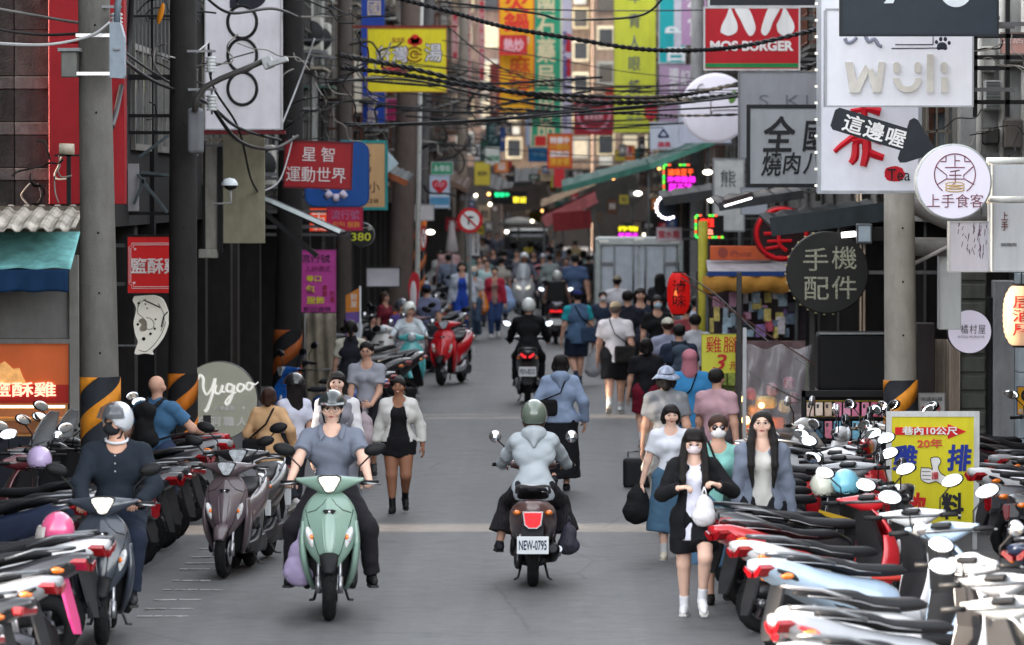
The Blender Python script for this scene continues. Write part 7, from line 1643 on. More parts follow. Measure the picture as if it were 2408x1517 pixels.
# right shop front
Yw = 48.6
for i, (x0, x1, y0, y1, c, lb, dy) in enumerate([(2158, 2200, 760, 1300, (46, 40, 40), 'dark door jamb', 0), (2200, 2236, 800, 1300, (140, 128, 116), 'tan curtain', .3), (2236, 2262, 800, 1300, (176, 160, 146), 'cream folded curtain', .2), (2262, 2326, 560, 1300, (96, 98, 92), 'grey green shutter', .25), (2326, 2338, 700, 1300, (30, 30, 32), 'black door frame', .1), (2338, 2388, 660, 1300, (150, 150, 152), 'pale grey pillar', 0), (2388, 2500, 640, 1300, (176, 188, 196), 'white tiled pillar', -.4)]):
    t = thing(['door_jamb', 'curtain', 'curtain', 'roller_shutter', 'door_frame', 'pillar', 'pillar'][i], lb + [' right of the utility pole', ' hanging in the right shop door', ' beside the tan curtain', ' of the right shop below the round white sign', ' of the right shop', ' of the right shop front', ' carrying the yellow and blue plate'][i], ['door jamb', 'curtain', 'curtain', 'shutter', 'door frame', 'pillar', 'pillar'][i], (at(x0, HOR, Yw).x, Yw+dy, 0)); w = (x1-x0)/SS(Yw); mb = MB()
    if 'curtain' in lb:
        q = [(w*j/16, .04*sin(j*1.9)) for j in range(17)]; mb.loft([[(x, y, 0) for x, y in q] + [(x, y+.02, 0) for x, y in q[::-1]], [(x, y, ZZ(y0, Yw)) for x, y in q] + [(x, y+.02, ZZ(y0, Yw)) for x, y in q[::-1]]]); mb.build('cloth', cloth(c), t)
    elif 'shutter' in lb:
        mb.box(0, w, .03, .1, 0, ZZ(y0, Yw)); mb.build('shutter_panel', mat(c, rough=.5, dirt=.4), t)
        for j in range(14): MB().box(.01, w-.01, 0, .03, j*.2, j*.2+.16, c=.01).build('slat', mat(c, rough=.5, dirt=.4), t)
    elif 'tiled' in lb:
        zt = ZZ(y0, Yw)
        for j in range(7):
            MB().box(0, w/2-.005, 0, .5, zt*j/7, zt*(j+1)/7-.01, c=.004).build('tile', mat(c, rough=.35, dirt=.2), t); MB().box(w/2+.005, w, 0, .5, zt*j/7, zt*(j+1)/7-.01, c=.004).build('tile', mat(c, rough=.35, dirt=.2), t)
    else: mb.box(0, w, 0, .3, 0, ZZ(y0, Yw), c=.01); mb.build('body', mat(c, rough=.6, dirt=.35), t)
sgn('yellow and blue wall plate with a black ring at the right edge', 2390, 908, 2440, 976, 48, (232, 168, 30), (60, 80, 130), 2, .03, [('C', 2412, 930, 24, 30, (20, 20, 20), dict(b=.05)), ('新北市', 2412, 966, 34, 10, (225, 225, 230))], arm=0)
t, k = fit('conduit', 'grey wall pipes and clamps joining the right pole to the wall', 'pipe', 2190, 520, 46.4)
MB().tube([(-50*k, 0, 40*k), (40*k, .2, 0), (140*k, .4, -8*k)], .09, 12).build('pipe', mat((130, 128, 124), rough=.6, dirt=.3), t); MB().tube([(-50*k, 0, -60*k), (140*k, .4, -62*k)], .10, 12).build('pipe', mat((130, 128, 124), rough=.6, dirt=.3), t)
MB().tube([(-40*k, 0, -100*k), (60*k, .0, -50*k)], .02, 8).build('brace', mat((180, 176, 172), rough=.5), t)
t, k = fit('window', 'brown framed windows and ledges above the round white sign', 'window', 2290, 330, 52)
for (a, b, c, d) in ((-140, 20, 0, 0), (-60, 25, 0, 0)): pass
for x in (-100, -55, 5, 60, 115): MB().box((x-5)*k, (x+5)*k, 0, .08, -90*k, 110*k).build('frame_bar', mat((84, 54, 40), rough=.7, dirt=.4), t)
for z in (-90, -20, 70): MB().box(-105*k, 120*k, -.02, .1, (z-6)*k, (z+6)*k).build('frame_bar', mat((92, 60, 44), rough=.7, dirt=.4), t)
MB().box(-100*k, 115*k, .1, .14, -90*k, 110*k).build('pane', mat((120, 130, 136), rough=.1, var=.5, scale=2), t)
for i in range(8): MB().box((-20+i*15)*k, (-8+i*15)*k, -.5, -.1, (-60+(i*37) % 50)*k, (-40+(i*37) % 60)*k, c=.01).build('clutter_box', mat([(90, 84, 78), (50, 50, 52), (130, 126, 120), (70, 60, 52)][i % 4], rough=.8, dirt=.5), t)
t = thing('wall_fittings', 'pale wall with cabinet, vents and pipes at the upper right edge', 'wall', (at(2290, HOR, 49.2).x, 49.2, 0)); k = 1/SS(49.2)
MB().box(-30*k, 180*k, .1, .2, ZZ(600, 49.2), ZZ(-20, 49.2)).build('wall_sheet', mat((158, 158, 156), rough=.7, dirt=.5), t)
for (a, b, c, d, cc) in ((20, 60, 190, 260, (150, 152, 150)), (70, 112, 90, 150, (120, 116, 110)), (14, 48, 110, 170, (178, 176, 170)), (66, 110, 280, 350, (96, 90, 84)), (20, 56, 300, 340, (60, 58, 56))): MB().box(a*k, b*k, -.2, .1, ZZ(d, 49.2), ZZ(c, 49.2), c=.02).build('wall_cabinet', mat(cc, rough=.6, dirt=.5), t)
for q in (12, 64, 116): MB().tube([(q*k, -.02, ZZ(600, 49.2)), (q*k, -.02, ZZ(-20, 49.2))], .035, 8).build('pipe', mat((186, 184, 178), rough=.5, dirt=.4), t)
for j in range(9): MB().box(24*k, 56*k, -.215, -.2, ZZ(252-j*7, 49.2), ZZ(249-j*7, 49.2)).build('vent_slat', mat((90, 90, 88), rough=.6), t)
t, k = fit('wire_frame', 'black steel sign frame beside the dark slate sign panel', 'steel frame', 2380, 180, 47)
for z in (95, 45, -60, 20): MB().box(-90*k, 60*k, 0, .06, (z-5)*k, (z+5)*k).build('bar', BLACK, t)
for x in (-86, -10, 45): MB().box((x-5)*k, (x+5)*k, 0, .06, -95*k, 190*k).build('bar', BLACK, t)
sgn('faded pink sign at the upper right corner behind cables', 2352, 76, 2440, 128, 48, (196, 150, 140), (120, 110, 105), 2, .1, [('火店', 2382, 92, 50, 22, (220, 200, 196))], arm=0)
# blurred far signs, boxes and lamps that close the street
random.seed(17)
cn_ = {'crimson': (180, 40, 56), 'grey': (120, 118, 116), 'dark green': (40, 78, 66), 'white': (200, 198, 200), 'orange': (214, 120, 50), 'blue': (52, 84, 150), 'yellow': (210, 190, 70), 'brown': (104, 72, 56), 'black': (34, 34, 36), 'beige': (190, 168, 140)}
ar_ = [('near the far left poles', 1098, 1240, 250, 430, 130), ('over the far market roof', 1240, 1440, 380, 440, 160), ('under the tall yellow sign', 1430, 1560, 320, 400, 135), ('behind the white truck', 1400, 1600, 440, 550, 120), ('above the far left crowd', 1020, 1200, 440, 560, 125), ('at the far end of the street', 1230, 1400, 440, 520, 185)]
for (w_, xa, xb, ya, yb, Y) in ar_:
    for i, nme in enumerate(cn_):
        x = random.uniform(xa, xb-20); y = random.uniform(ya, yb-20); w = random.uniform(10, 44); h = random.uniform(12, 60)
        sgn('%s blurred %s sign %s' % (['small', 'narrow', 'square', 'dim'][i % 4], nme, w_), x, y, x+w, min(y+h, yb+10), Y+random.uniform(-6, 8), cn_[nme], tuple(int(v*.7) for v in cn_[nme]), 1.5, .15, [(random.choice(['小吃', '鞋', '服飾', '冰', '麵', '藥']), x+w/2, (y+min(y+h, yb+10))/2, w*.6, None, (225, 220, 215) if sum(cn_[nme]) < 420 else (60, 50, 60))], arm=0)
for i in range(9):
    x, y, Y = random.uniform(1100, 1560), random.uniform(395, 560), random.uniform(110, 170)
    t, k = fit('bulb_lamp', '%s bulb lamp %s' % (['warm', 'white', 'amber', 'pale'][i % 4], ar_[[0, 4, 5, 1, 2, 3][i % 6]][0]), 'lamp', x, y, Y); t['group'] = 'bulb lamps under the far awnings'; MB().ball((0, 0, 0), .05, 0, 8, 6).build('bulb', lit((255, 236, 205) if i % 2 else (255, 180, 100), 2.5), t)
# ------------------------------------------------------------------ cables
random.seed(11)
G = 'black cables strung across the street'
big = [
 ([(1024, 15, 66), (1400, 25, 66), (1720, 22, 64), (1925, 8, 62)], .012, False, 'thin straight cable just under the top edge'),
 ([(1024, 2, 66), (1250, 30, 66), (1330, 46, 66), (1500, 38, 64), (1560, -5, 62)], .022, False, 'cable dipping behind the teal sign top'),
 ([(920, -8, 58), (1060, 28, 58), (1180, 62, 58), (1330, 88, 58), (1500, 115, 58), (1640, 118, 58), (1760, 106, 58), (1925, 68, 56)], .024, True, 'thick twisted cable sagging in front of the yellow sign'),
 ([(800, 160, 64), (950, 175, 64), (1150, 210, 64), (1350, 225, 66), (1560, 228, 66), (1700, 205, 66), (1925, 150, 62)], .026, True, 'twisted cable meeting the globe sign'),
 ([(800, 130, 62), (960, 160, 64), (1200, 215, 66), (1400, 240, 66), (1600, 235, 66), (1800, 215, 62), (1925, 205, 60)], .030, True, 'thickest bundle crossing to the framed sign'),
 ([(790, 190, 62), (960, 188, 64), (1180, 232, 66), (1400, 258, 66), (1580, 246, 66), (1760, 222, 62), (1925, 208, 60)], .022, False, 'loose cable below the thickest bundle'),
 ([(820, 296, 60), (1100, 284, 62), (1300, 268, 64), (1500, 250, 64), (1700, 232, 62), (1925, 196, 60)], .020, False, 'cable rising from the left pole to the right'),
 ([(810, 290, 60), (1000, 293, 62), (1200, 280, 64), (1500, 262, 64), (1700, 252, 62), (1925, 238, 60)], .018, False, 'parallel rising cable a little lower'),
 ([(1100, 250, 70), (1300, 262, 70), (1500, 268, 68), (1640, 272, 66), (1925, 262, 62)], .016, True, 'wavy cable across the crimson emblem sign'),
 ([(1050, 60, 72), (1180, 160, 74), (1330, 205, 76), (1540, 215, 74), (1925, 190, 64)], .014, False, 'slender cable falling past the orange banner'),
 ([(1040, 95, 74), (1250, 130, 76), (1480, 170, 76), (1700, 190, 72)], .010, False, 'slender cable over the green pharmacy sign'),
 ([(1040, 130, 74), (1250, 175, 76), (1480, 205, 76), (1700, 215, 72)], .010, False, 'slender cable lower on the green pharmacy sign'),
 ([(1040, 340, 80), (1200, 352, 80), (1400, 366, 80), (1620, 352, 76)], .009, False, 'thin cable hanging above the far awnings'),
 ([(1000, 240, 74), (1150, 262, 74), (1350, 300, 76), (1560, 300, 76)], .009, False, 'thin cable sloping across the price sign')]
for p, r, tw, lb in big: wire(lb, p, r*.8, twist=tw, group=G, n=10)
for i in range(26):
    y0 = random.uniform(120, 290); y1 = random.uniform(180, 290); Y = random.uniform(64, 110); x0 = random.uniform(780, 1000); x1 = random.uniform(1350, 1930)
    ym = (y0+y1)/2 + random.uniform(5, 45)
    wire(['thin', 'slack', 'fine', 'faint'][i % 4] + ' black service cable %s the street%s' % (['crossing', 'sagging over', 'spanning', 'slung across'][i//4 % 4], ' to the burger sign side' if i > 15 else ''), [(x0, y0, Y), ((x0*2+x1)/3, (y0*2+ym)/3+12, Y), ((x0+x1)/2, ym, Y), ((x0+x1*2)/3, (y1*2+ym)/3+8, Y), (x1, y1, Y)], random.choice([.007, .009, .012, .018]), group='thin service cables over the street')
# tangled drops by the left poles
def tangle(n, xr, yr, Y, lb, rr_=(.006, .012), cols=((22, 22, 24), (50, 50, 50), (130, 126, 120)), L=140, grp='tangled wires on the left poles'):
    for i in range(n):
        x, y = random.uniform(*xr), random.uniform(*yr); P = [(x, y, Y+random.uniform(-.5, .8))]; a = random.uniform(0, 2*pi)
        for j in range(random.randint(3, 6)):
            a += random.uniform(-1.1, 1.1); l = random.uniform(.25, .7)*L*.5; x += cos(a)*l*.9; y += abs(sin(a))*l*.9 - l*.15; P.append((x, y, P[0][2] + random.uniform(-.1, .1)))
        wire(lb, P, random.uniform(*rr_), random.choice(cols), n=6, group=grp)
tangle(3, (480, 640), (10, 300), 49.5, 'tangled wire hanging round the street lamp arm')
tangle(24, (670, 840), (-10, 330), 58.5, 'tangled wire round the third pole above the dark red sign')
tangle(12, (820, 1000), (80, 310), 74, 'tangled wire in front of the yellow soup sign', (.010, .02))
tangle(10, (300, 420), (-10, 300), 48, 'tangled wire between the red column and second pole')
tangle(18, (940, 1080), (200, 460), 90, 'knotted wire near the fourth pole', (.012, .022), L=110)
tangle(9, (20, 150), (330, 440), 43.8, 'loose wire drooping over the concrete wall', L=110)
tangle(10, (2300, 2400), (80, 400), 45.8, 'loose wire at the right edge of the street')
tangle(10, (1040, 1200), (130, 420), 112, 'blurred wire over the far left crowd', (.015, .03), L=120)
for p, r, c, lb in [([(-20, 18, 42), (80, 36, 42), (190, 54, 41.4), (262, 54, 41)], .014, (120, 118, 116), 'pale wavy wire to the top insulator'), ([(-20, 66, 41.5), (100, 82, 41.5), (262, 74, 41)], .014, (50, 48, 48), 'dark wire to the insulator bracket'),
                    ([(-20, 100, 40.6), (110, 104, 40.6), (210, 84, 40.6), (258, 52, 40.6)], .009, (196, 196, 196), 'white cord curving past the nearest pole'), ([(-20, 104, 40.5), (110, 107, 40.5), (212, 86, 40.5), (258, 54, 40.5)], .006, (150, 150, 150), 'grey cord beside the white cord'),
                    ([(262, 100, 43), (330, 150, 45), (400, 195, 48), (470, 232, 49)], .014, (40, 40, 42), 'black wire from nearest pole to the lamp arm'), ([(262, 120, 43), (360, 190, 46), (480, 238, 49.2), (560, 300, 52), (660, 330, 56)], .020, (44, 44, 46), 'thick black wire sagging to the third pole'),
                    ([(310, -10, 45), (300, 120, 45), (276, 250, 44), (262, 300, 42)], .030, (34, 34, 36), 'heavy black cable falling beside the meter box'), ([(400, 133, 47), (440, 138, 48), (490, 100, 49)], .008, (190, 190, 190), 'pale jumper wire to the spool insulator'),
                    ([(480, -10, 50), (540, 30, 50), (640, 20, 52), (700, 40, 56)], .018, (30, 30, 32), 'black wire over the white ring sign'), ([(490, 100, 49.6), (500, 200, 50), (560, 300, 52), (590, 420, 54), (620, 470, 56)], .014, (28, 28, 30), 'wire down the face of the white ring sign'), ([(498, 250, 49.6), (560, 330, 51), (640, 350, 55), (700, 320, 58)], .022, (36, 34, 34), 'frayed cable bundle below the ring sign'),
                    ([(690, 320, 58), (660, 420, 57), (620, 450, 56)], .010, (170, 170, 172), 'white wire crossing the dark red sign'), ([(740, 90, 58), (700, 200, 58), (660, 300, 57)], .012, (160, 160, 162), 'pale wire sloping down from the third pole'),
                    ([(1600, 640, 60), (1680, 690, 58), (1790, 790, 54), (1900, 860, 51), (1990, 920, 49)], .010, (40, 34, 32), 'cord running from the red lantern to the right'), ([(1740, 855, 52), (1800, 900, 51), (1900, 950, 49)], .010, (30, 30, 30), 'black cord across the plastic sheeting')]:
    wire(lb, p, r, c, n=8)
t, k = fit('orange_cable_clamp', 'orange cable clamp hanging beside the second pole', 'cable clamp', 378, 32, 48)
mb = MB(); mb.ball((0, 0, 0), 1, 0, 10, 6, (7*k, .02, 26*k), Matrix.Rotation(R(14), 3, 'Y')); mb.build('clamp', mat((226, 140, 30), rough=.4), t)
# ------------------------------------------------------------------ riders
def sit_hands(sc, dy=0, z=1.0, x=.30):
    return [(-x*sc, (-.255+dy)*sc, (z)*sc, dict(dir=(0, -1, .05), palm=(0, 0, -1), grip=True, curl=.9)), (x*sc, (-.255+dy)*sc, z*sc, dict(dir=(0, -1, .05), palm=(0, 0, -1), grip=True, curl=.9))]
def rider(label, px, Y, h, rz=0, sc=1.0, lean=10, fx=.14, fz=.29, fy=-.24, hz=.86, hy=.2, x=None, **kw):
    X = XX(px, Y) if x is None else x
    return person(label, X, Y, h, rz, feet=[(-fx*sc, fy*sc, fz*sc, 0), (fx*sc, fy*sc, fz*sc, 0)], hands=kw.pop('hands', None) or sit_hands(sc), hip=hz*sc, hipy=hy*sc, lean=lean, sit=True, **kw)
def sco(label, px, Y, **kw):
    z = kw.pop('z', 0.03); return scooter(label, (XX(px, Y), Y, z), **kw)
# green scooter coming towards the camera
sco('mint green scooter with its headlight on, ridden towards the camera', 776, 35.5, rz=R(2), col=(132, 160, 146), on=True, sc=1.07)
p = rider('person in grey polo shirt and black open helmet on the mint scooter', 778, 35.5, 1.68, 0, 1.07, lean=4, fx=.30, fz=.235, fy=-.02, hz=.90, hy=.16, res=.010, top=('tee', (112, 118, 132), .03), bottom=('trousers', (36, 35, 40)), hair=('short', HAIR), hat=('half', mat((34, 42, 42), rough=.15, coat=1)), look=dict(glasses=1, vneck=1, collar=1), shoes=(18, 18, 20), skin=SKIN2, head=(4, 0), build=1.03, seed=2, spread=.25)
hangbag(tuple(at(706, 1245, 35.1)), 'lilac plastic bag of shopping hanging beside the mint scooter', (186, 170, 206), .29, .40, .75, name='plastic_bag')
# brown scooter seen from behind
sco('brown retro scooter with chrome rail and plate, ridden away', 1254, 38.4, rz=R(180), st='retro', col=(98, 72, 70), on=True, plate='NEW-0795', sc=.99)
p = rider('person in pale grey hoodie and sage helmet riding the brown scooter', 1256, 38.4, 1.52, 180, .99, lean=8, fx=.30, fz=.29, fy=-.05, hz=.84, hy=.24, res=.010, over=('hood', (178, 186, 192), .06), top=('tee', (178, 186, 192)), bottom=('wide', mat((40, 38, 42), rough=.9, var=.8, scale=30, stretch=(5, .5, .6), bump=.5), .86), hair=('bob', HAIRB), hat=('helmet', mat((100, 112, 100), rough=.15, coat=1)), shoes=(40, 40, 46), female=True, detail=True, seed=4)
hangbag(tuple(at(1338, 1215, 38.3)), 'dark grey plastic bag hanging on the brown scooter', (64, 62, 74), .2, .3, 1, name='plastic_bag')
# dark rider at the left
sco('dark blue grey scooter with lit headlight at the left front', 247, 33.5, rz=R(3), col=(52, 58, 68), on=True, sc=1.04)
p = rider('person in dark jacket, white helmet and black mask on the left scooter', 268, 33.5, 1.72, 0, 1.04, lean=4, hz=.90, hy=.2, res=.010, over=('shut', (30, 37, 46), .07), top=('tee', (30, 37, 46)), bottom=('trousers', (30, 37, 52)), hair=('short', HAIR), hat=('helmet', (196, 200, 206)), look=dict(mask=(34, 36, 40), visor='up'), shoes=(40, 40, 42), head=(2, -38), hands=[(-.22, -.20, 1.04, dict(dir=(0, -1, 0), palm=(0, 0, -1), grip=True)), (.20, -.16, 1.05, dict(dir=(-.3, -1, 0), palm=(0, 0, -1), grip=True))], seed=6, build=1.08)
L = p['t']
MB().tube([tuple(p['N'] + p['sp']*.020*p['u'] + v3(cos(j*pi/8), 0, 0)*.049*p['u'] + p['fw']*sin(j*pi/8)*.047*p['u'] - p['sp']*max(0, sin(j*pi/8))*.012*p['u']) for j in range(17)], .012, 6, cap=False).build('white_collar', cloth((205, 206, 210)), L)
for j in range(3): MB().ball(tuple(p['C'] + p['sp']*(.075 - j*.035)*p['u'] + p['fw']*.089*p['u']), .006, 0, 8, 5).build('button', mat((200, 200, 200)), L)
# rider in black further up
sco('black sport scooter with red v shaped tail lights, ridden away', 1241, 70.6, rz=R(180), col=(36, 36, 40), trim=(150, 150, 155), on=True, plate='PEN-8533')
rider('person in black clothes and white helmet riding away up the middle', 1243, 70.6, 1.66, 180, 1.0, lean=6, fx=.2, res=.016, over=('shut', (24, 24, 27), .05), bottom=('trousers', (26, 26, 30)), hair=('short', HAIR), hat=('helmet', (205, 208, 206)), shoes=(30, 30, 30), detail=False)
sco('white maxi scooter with two lit headlamps coming down the middle', 1231, 113, st='maxi', col=(188, 190, 194), on=True, sc=1.12)
rider('person in grey jacket with white half helmet on the white maxi scooter', 1233, 113.2, 1.7, 0, 1.1, lean=0, res=.02, over=('shut', (84, 86, 96), .05), bottom=('trousers', (50, 50, 56)), hair=('short', HAIR), hat=('helmet', (206, 208, 210)), shoes=(40, 40, 40), detail=False, skin=SKIN3)
sco('small dark scooter ridden by the person in the pink shirt', 1277, 119, col=(60, 58, 66), on=False)
rider('person in pink shirt and grey helmet riding right of the maxi scooter', 1277, 119.2, 1.62, 0, 1.0, lean=0, res=.02, top=('long', (196, 118, 128)), bottom=('trousers', (50, 50, 60)), hair=('short', HAIR), hat=('helmet', (120, 122, 130)), shoes=(40, 40, 40), detail=False)
sco('black scooter with a bright red bar tail light, ridden away', 1307, 97.6, rz=R(180), st='maxi', col=(34, 34, 38), on=True, sc=.95)
rider('person in white tank top and pale helmet with black backrest', 1310, 97.5, 1.62, 180, .95, lean=4, res=.02, top=('tank', (214, 212, 218)), bottom=('shorts', (40, 40, 46)), hair=('bob', HAIR), hat=('helmet', (170, 170, 164)), shoes=(50, 50, 50), detail=False)
t, k = fit('top_box_backrest', 'black rear box on the scooter with the red bar tail light', 'top box', 1309, 680, 96.5); MB().box(-22*k, 22*k, -.12, .14, -30*k, 20*k, c=.03).build('box', mat((22, 22, 24), rough=.5), t)
sco('teal scooter coming down the left side with a windshield', 965, 71.9, rz=R(4), st='retro', col=(92, 182, 184), sc=1.0)
t, k = fit('windshield', 'clear curved windshield standing on the teal scooter', 'windshield', 965, 800, 71.5); mb = MB(); shield(mb, [(-.28, 0, .20, .10), (-.1, .04, .24, .10), (.1, .1, .22, .08), (.22, .14, .12, .05)], 0, 2, back=.006); mb.build('screen', mat((190, 196, 200), rough=.08, alpha=.35, coat=1, var=.02), t)
rider('person in white blouse and white helmet riding the teal scooter', 962, 72.1, 1.5, 0, 1.0, lean=0, hz=.82, res=.016, top=('long', (196, 206, 212)), bottom=('shorts', (196, 150, 150)), hair=('short', HAIR), hat=('helmet', (214, 216, 208)), shoes=(190, 190, 190), female=True, head=(0, 20))
sco('white square headlamp scooter parked beside the teal one', 908, 76, rz=R(-6), st='retro', col=(206, 204, 200))
sco('bright red sport scooter parked on the left past the teal one', 1062, 77.2, rz=R(-14), col=(204, 26, 38), trim=(170, 172, 176), sc=1.05)
# ------------------------------------------------------------------ parked scooters
PC = {'white': (206, 206, 208), 'silver': (150, 152, 156), 'black': (34, 34, 38), 'dark grey': (66, 68, 74), 'navy': (38, 48, 72), 'maroon': (92, 34, 42), 'red': (190, 28, 38), 'pale blue': (160, 180, 200), 'cream': (206, 198, 170), 'brown': (90, 70, 66), 'pearl grey': (176, 176, 174)}
def seat_helmet(label, px, py, Y, c, r=.125, vis=False):
    p = at(px, py, Y); t = thing('helmet', label, 'helmet', tuple(p)); s = SDF(.01); s.ball((0, 0, 0), 1, (r*.9, r*1.05, r), k=0); s.clip((0, 0, -r*.55), (0, 0, -1)); s.ball((0, 0, -.03), 1, (r*.78, r*.92, r*.85), op='-', k=0); s.ball((-r*1.0, 0, -r*.5), 1, (r*.7, r*.6, r*.6), op='-', k=0)
    P_, F_ = s.mesh(.009); obj('shell', npmesh('shell', P_, F_, c if isinstance(c, bpy.types.Material) else paint(c)), t)
    MB().tube([(r*.88*cos(a), r*1.02*sin(a), -r*.55) for a in [2*pi*j/24 for j in range(25)]], .006, 5, cap=False).build('rim_trim', BLACK, t)
    if vis:
        mb = MB(); rg = []
        for j in range(9): a = R(120+120*j/8); rg.append([(r*1.1*cos(a), r*1.15*sin(a), .03), (r*1.35*cos(a), r*1.2*sin(a), -.10), (r*1.33*cos(a), r*1.18*sin(a), -.10), (r*1.08*cos(a), r*1.13*sin(a), .03)])
        mb.loft(rg, 0, True); mb.build('visor', mat((196, 190, 186), rough=.1, alpha=.6, coat=1), t)
    return t
random.seed(21)
lc = ['white', 'dark grey', 'black', 'silver', 'black', 'white', 'dark grey', 'navy', 'white', 'black', 'maroon', 'black', 'dark grey', 'black', 'black', 'silver', 'red', 'black', 'dark grey', 'black', 'white', 'black', 'navy', 'black', 'dark grey', 'black', 'silver', 'black']
where = ['at the bottom left corner', 'under the pink helmet', 'behind the dark rider', 'second behind the dark rider', 'third behind the dark rider', 'left of the nearest pole', 'before the chicken stall', 'beside the chicken stall', 'at the foot of the nearest pole', 'just past the nearest pole', 'left of the brown scooter', 'behind the brown scooter', 'beyond the brown scooter', 'below the man with the backpack', 'near the second pole', 'beside the second pole', 'past the second pole', 'below the round grey green sign', 'left of the orange jacket woman', 'behind the orange jacket woman', 'near the white shirt girl', 'past the white shirt girl', 'before the third pole', 'at the third pole', 'past the third pole', 'near the tarpaulin', 'under the magenta poster', 'beyond the magenta poster']
NP = ('license_plate',)
SM = NP + ('brake_lever', 'badge', 'indicator_bulb', 'shock', 'center_stand', 'seat_piping', 'headlight_ring', 'heat_shield', 'brake_disc', 'front_grille')
ys = [24.4, 26.0, 27.6, 29.0, 30.4, 31.6, 32.6, 35.6, 36.7, 37.7, 38.6, 39.6, 40.6, 41.6, 42.5, 45.0, 46.0]
for i in range(len(ys)):
    y = ys[i]; tail = -3.28 if i < 7 else (-3.85 if y < 38 else -3.4 - (.3 if 46 < y else 0)) + random.uniform(-.12, .08)
    a_ = (-102 if i < 7 else -112) + random.uniform(-6, 6); st = random.choice(['sport', 'sport', 'sport', 'retro', 'maxi']) if i not in (5, 6) else 'sport'
    x = tail + .95*sin(R(a_)); y += .95*(-cos(R(a_)))
    scooter('%s scooter parked tail to the road %s' % (lc[i], where[i]), (x, y, .03), R(a_), st, PC[lc[i]], mud=(216, 62, 128) if i == 4 else None, steer=R(-random.uniform(30, 44)), trim=random.choice([None, (150, 150, 152), None]), lean=random.uniform(-7, -2), group='scooters parked along the left kerb', sc=random.uniform(.96, 1.04), drop=SM if i > 9 else NP)
sco('grape brown scooter parked facing the camera on the left', 556, 39.25, rz=R(-7), col=(92, 80, 84), fend=(92, 80, 84), sc=.95)
sco('black scooter parked close behind the grape brown one', 590, 40.3, rz=R(-10), col=(38, 38, 42))

seat_helmet('pink helmet with white flowers and clear visor on a parked seat', 136, 1246, 32.2, mat((214, 84, 130), rough=.2, var=.05, coat=1), .135, True)
seat_helmet('small lilac helmet among the scooters left of the pole', 92, 1082, 37.5, (190, 170, 210), .12)
rc = ['pearl grey', 'silver', 'white', 'pale blue', 'white', 'red', 'black', 'silver', 'black', 'white', 'black', 'red']
rw = ['nearest the camera on the right', 'second from the camera on the right', 'with its long seat at the lower right', 'half hidden at the lower right', 'beside the red tube frame', 'behind the girl with the white bag', 'with red tail panel by the black jacket girl', 'with long mirrors on the right', 'behind the girl in the grey jacket', 'under the cream helmet', 'under the sky blue helmet', 'in front of the yellow standing sign']
for i in range(10):
    y = [24.6, 26.3, 28.1, 30.0, 31.9, 33.7, 35.5, 37.2, 38.5, 39.8][i]; a_ = 115 + random.uniform(-6, 6); tail = 1.48 + random.uniform(-.06, .06) + (-.15 if y > 33.5 else 0); x = tail + .95*sin(R(a_)); y += -.95*cos(R(a_))
    scooter('%s scooter parked side on %s' % (rc[i], rw[i]), (x, y, .03), R(a_), ['sport', 'sport', 'retro', 'sport', 'sport', 'sport', 'sport'][i % 7], PC[rc[i]], steer=R(random.uniform(38, 48)), trim=[(190, 190, 192), (186, 28, 40), (170, 190, 210), None][i % 4], lean=random.uniform(2, 7), group='scooters parked along the right kerb', sc=random.uniform(.96, 1.04), drop=SM if i > 9 else NP)
sco('black scooter whose big rear wheel shows behind the bag girl', 1995, 35.0, rz=R(100), drop=NP, col=(30, 30, 33))
rb = ['dark grey', 'cream', 'black', 'silver', 'black', 'navy', 'black', 'dark grey', 'white', 'black', 'silver', 'black', 'maroon', 'black']
rb_w = ['at the lower right corner', 'with cream shell at the lower right', 'under the lower right mirrors', 'below the yellow standing sign', 'right below the yellow standing sign', 'at the sign leg', 'right of the yellow sign by the shutter', 'before the grey green shutter', 'before the pale pillar', 'beside the pale pillar', 'in front of the curtain', 'behind the yellow standing sign', 'beside the phone case rack', 'at the foot of the right pole']
for i in range(14):
    y = [26.5, 27.6, 28.8, 30, 31.2, 32.4, 38.5, 39.6, 40.7, 41.8, 43, 44.2, 45.4, 46.6][i]; x = 4.0 + random.uniform(-.1, .3) + (.8 if y > 37 else 0)
    scooter('%s scooter in the inner row %s' % (rb[i], rb_w[i]), (x, y, .03), R(random.choice([120, 135, 110]) + random.uniform(-8, 8)), random.choice(['sport', 'sport', 'retro']), PC[rb[i]], steer=R(random.uniform(25, 45)), lean=random.uniform(1, 7), group='inner row of scooters on the right', drop=SM)
rcw = [(1880, 40.6, 70, 'black', 'sport'), (1925, 41.5, 80, 'red', 'sport'), (1985, 43.0, 60, 'black', 'sport'), (2035, 43.2, 95, 'silver', 'sport'), (1905, 43.6, 40, 'white', 'retro'), (1965, 44.4, 70, 'dark grey', 'sport'), (2045, 44.0, 80, 'black', 'sport'), (1850, 45.3, 20, 'pearl grey', 'retro')]
rcl = ['by the girl in the grey jacket', 'with red panel behind the helmets', 'between helmets and yellow sign', 'just left of the yellow sign', 'with round lamp under the phone cases', 'before the phone case rack', 'by the rack and yellow sign', 'at the left foot of the phone case rack']
for (px, Y, rz, c, st), lb in zip(rcw, rcl): sco('%s scooter parked %s' % (c, lb), px, Y, rz=R(rz), st=st, col=PC[c], steer=R(random.uniform(20, 60)), lean=3, drop=SM, group='scooters parked before the phone case rack')
seat_helmet('cream helmet on a parked seat right of the long haired girl', 1936, 1146, 36.1, (206, 206, 190))
seat_helmet('sky blue helmet with small print beside the cream helmet', 1988, 1140, 36.0, (120, 190, 212), .13)
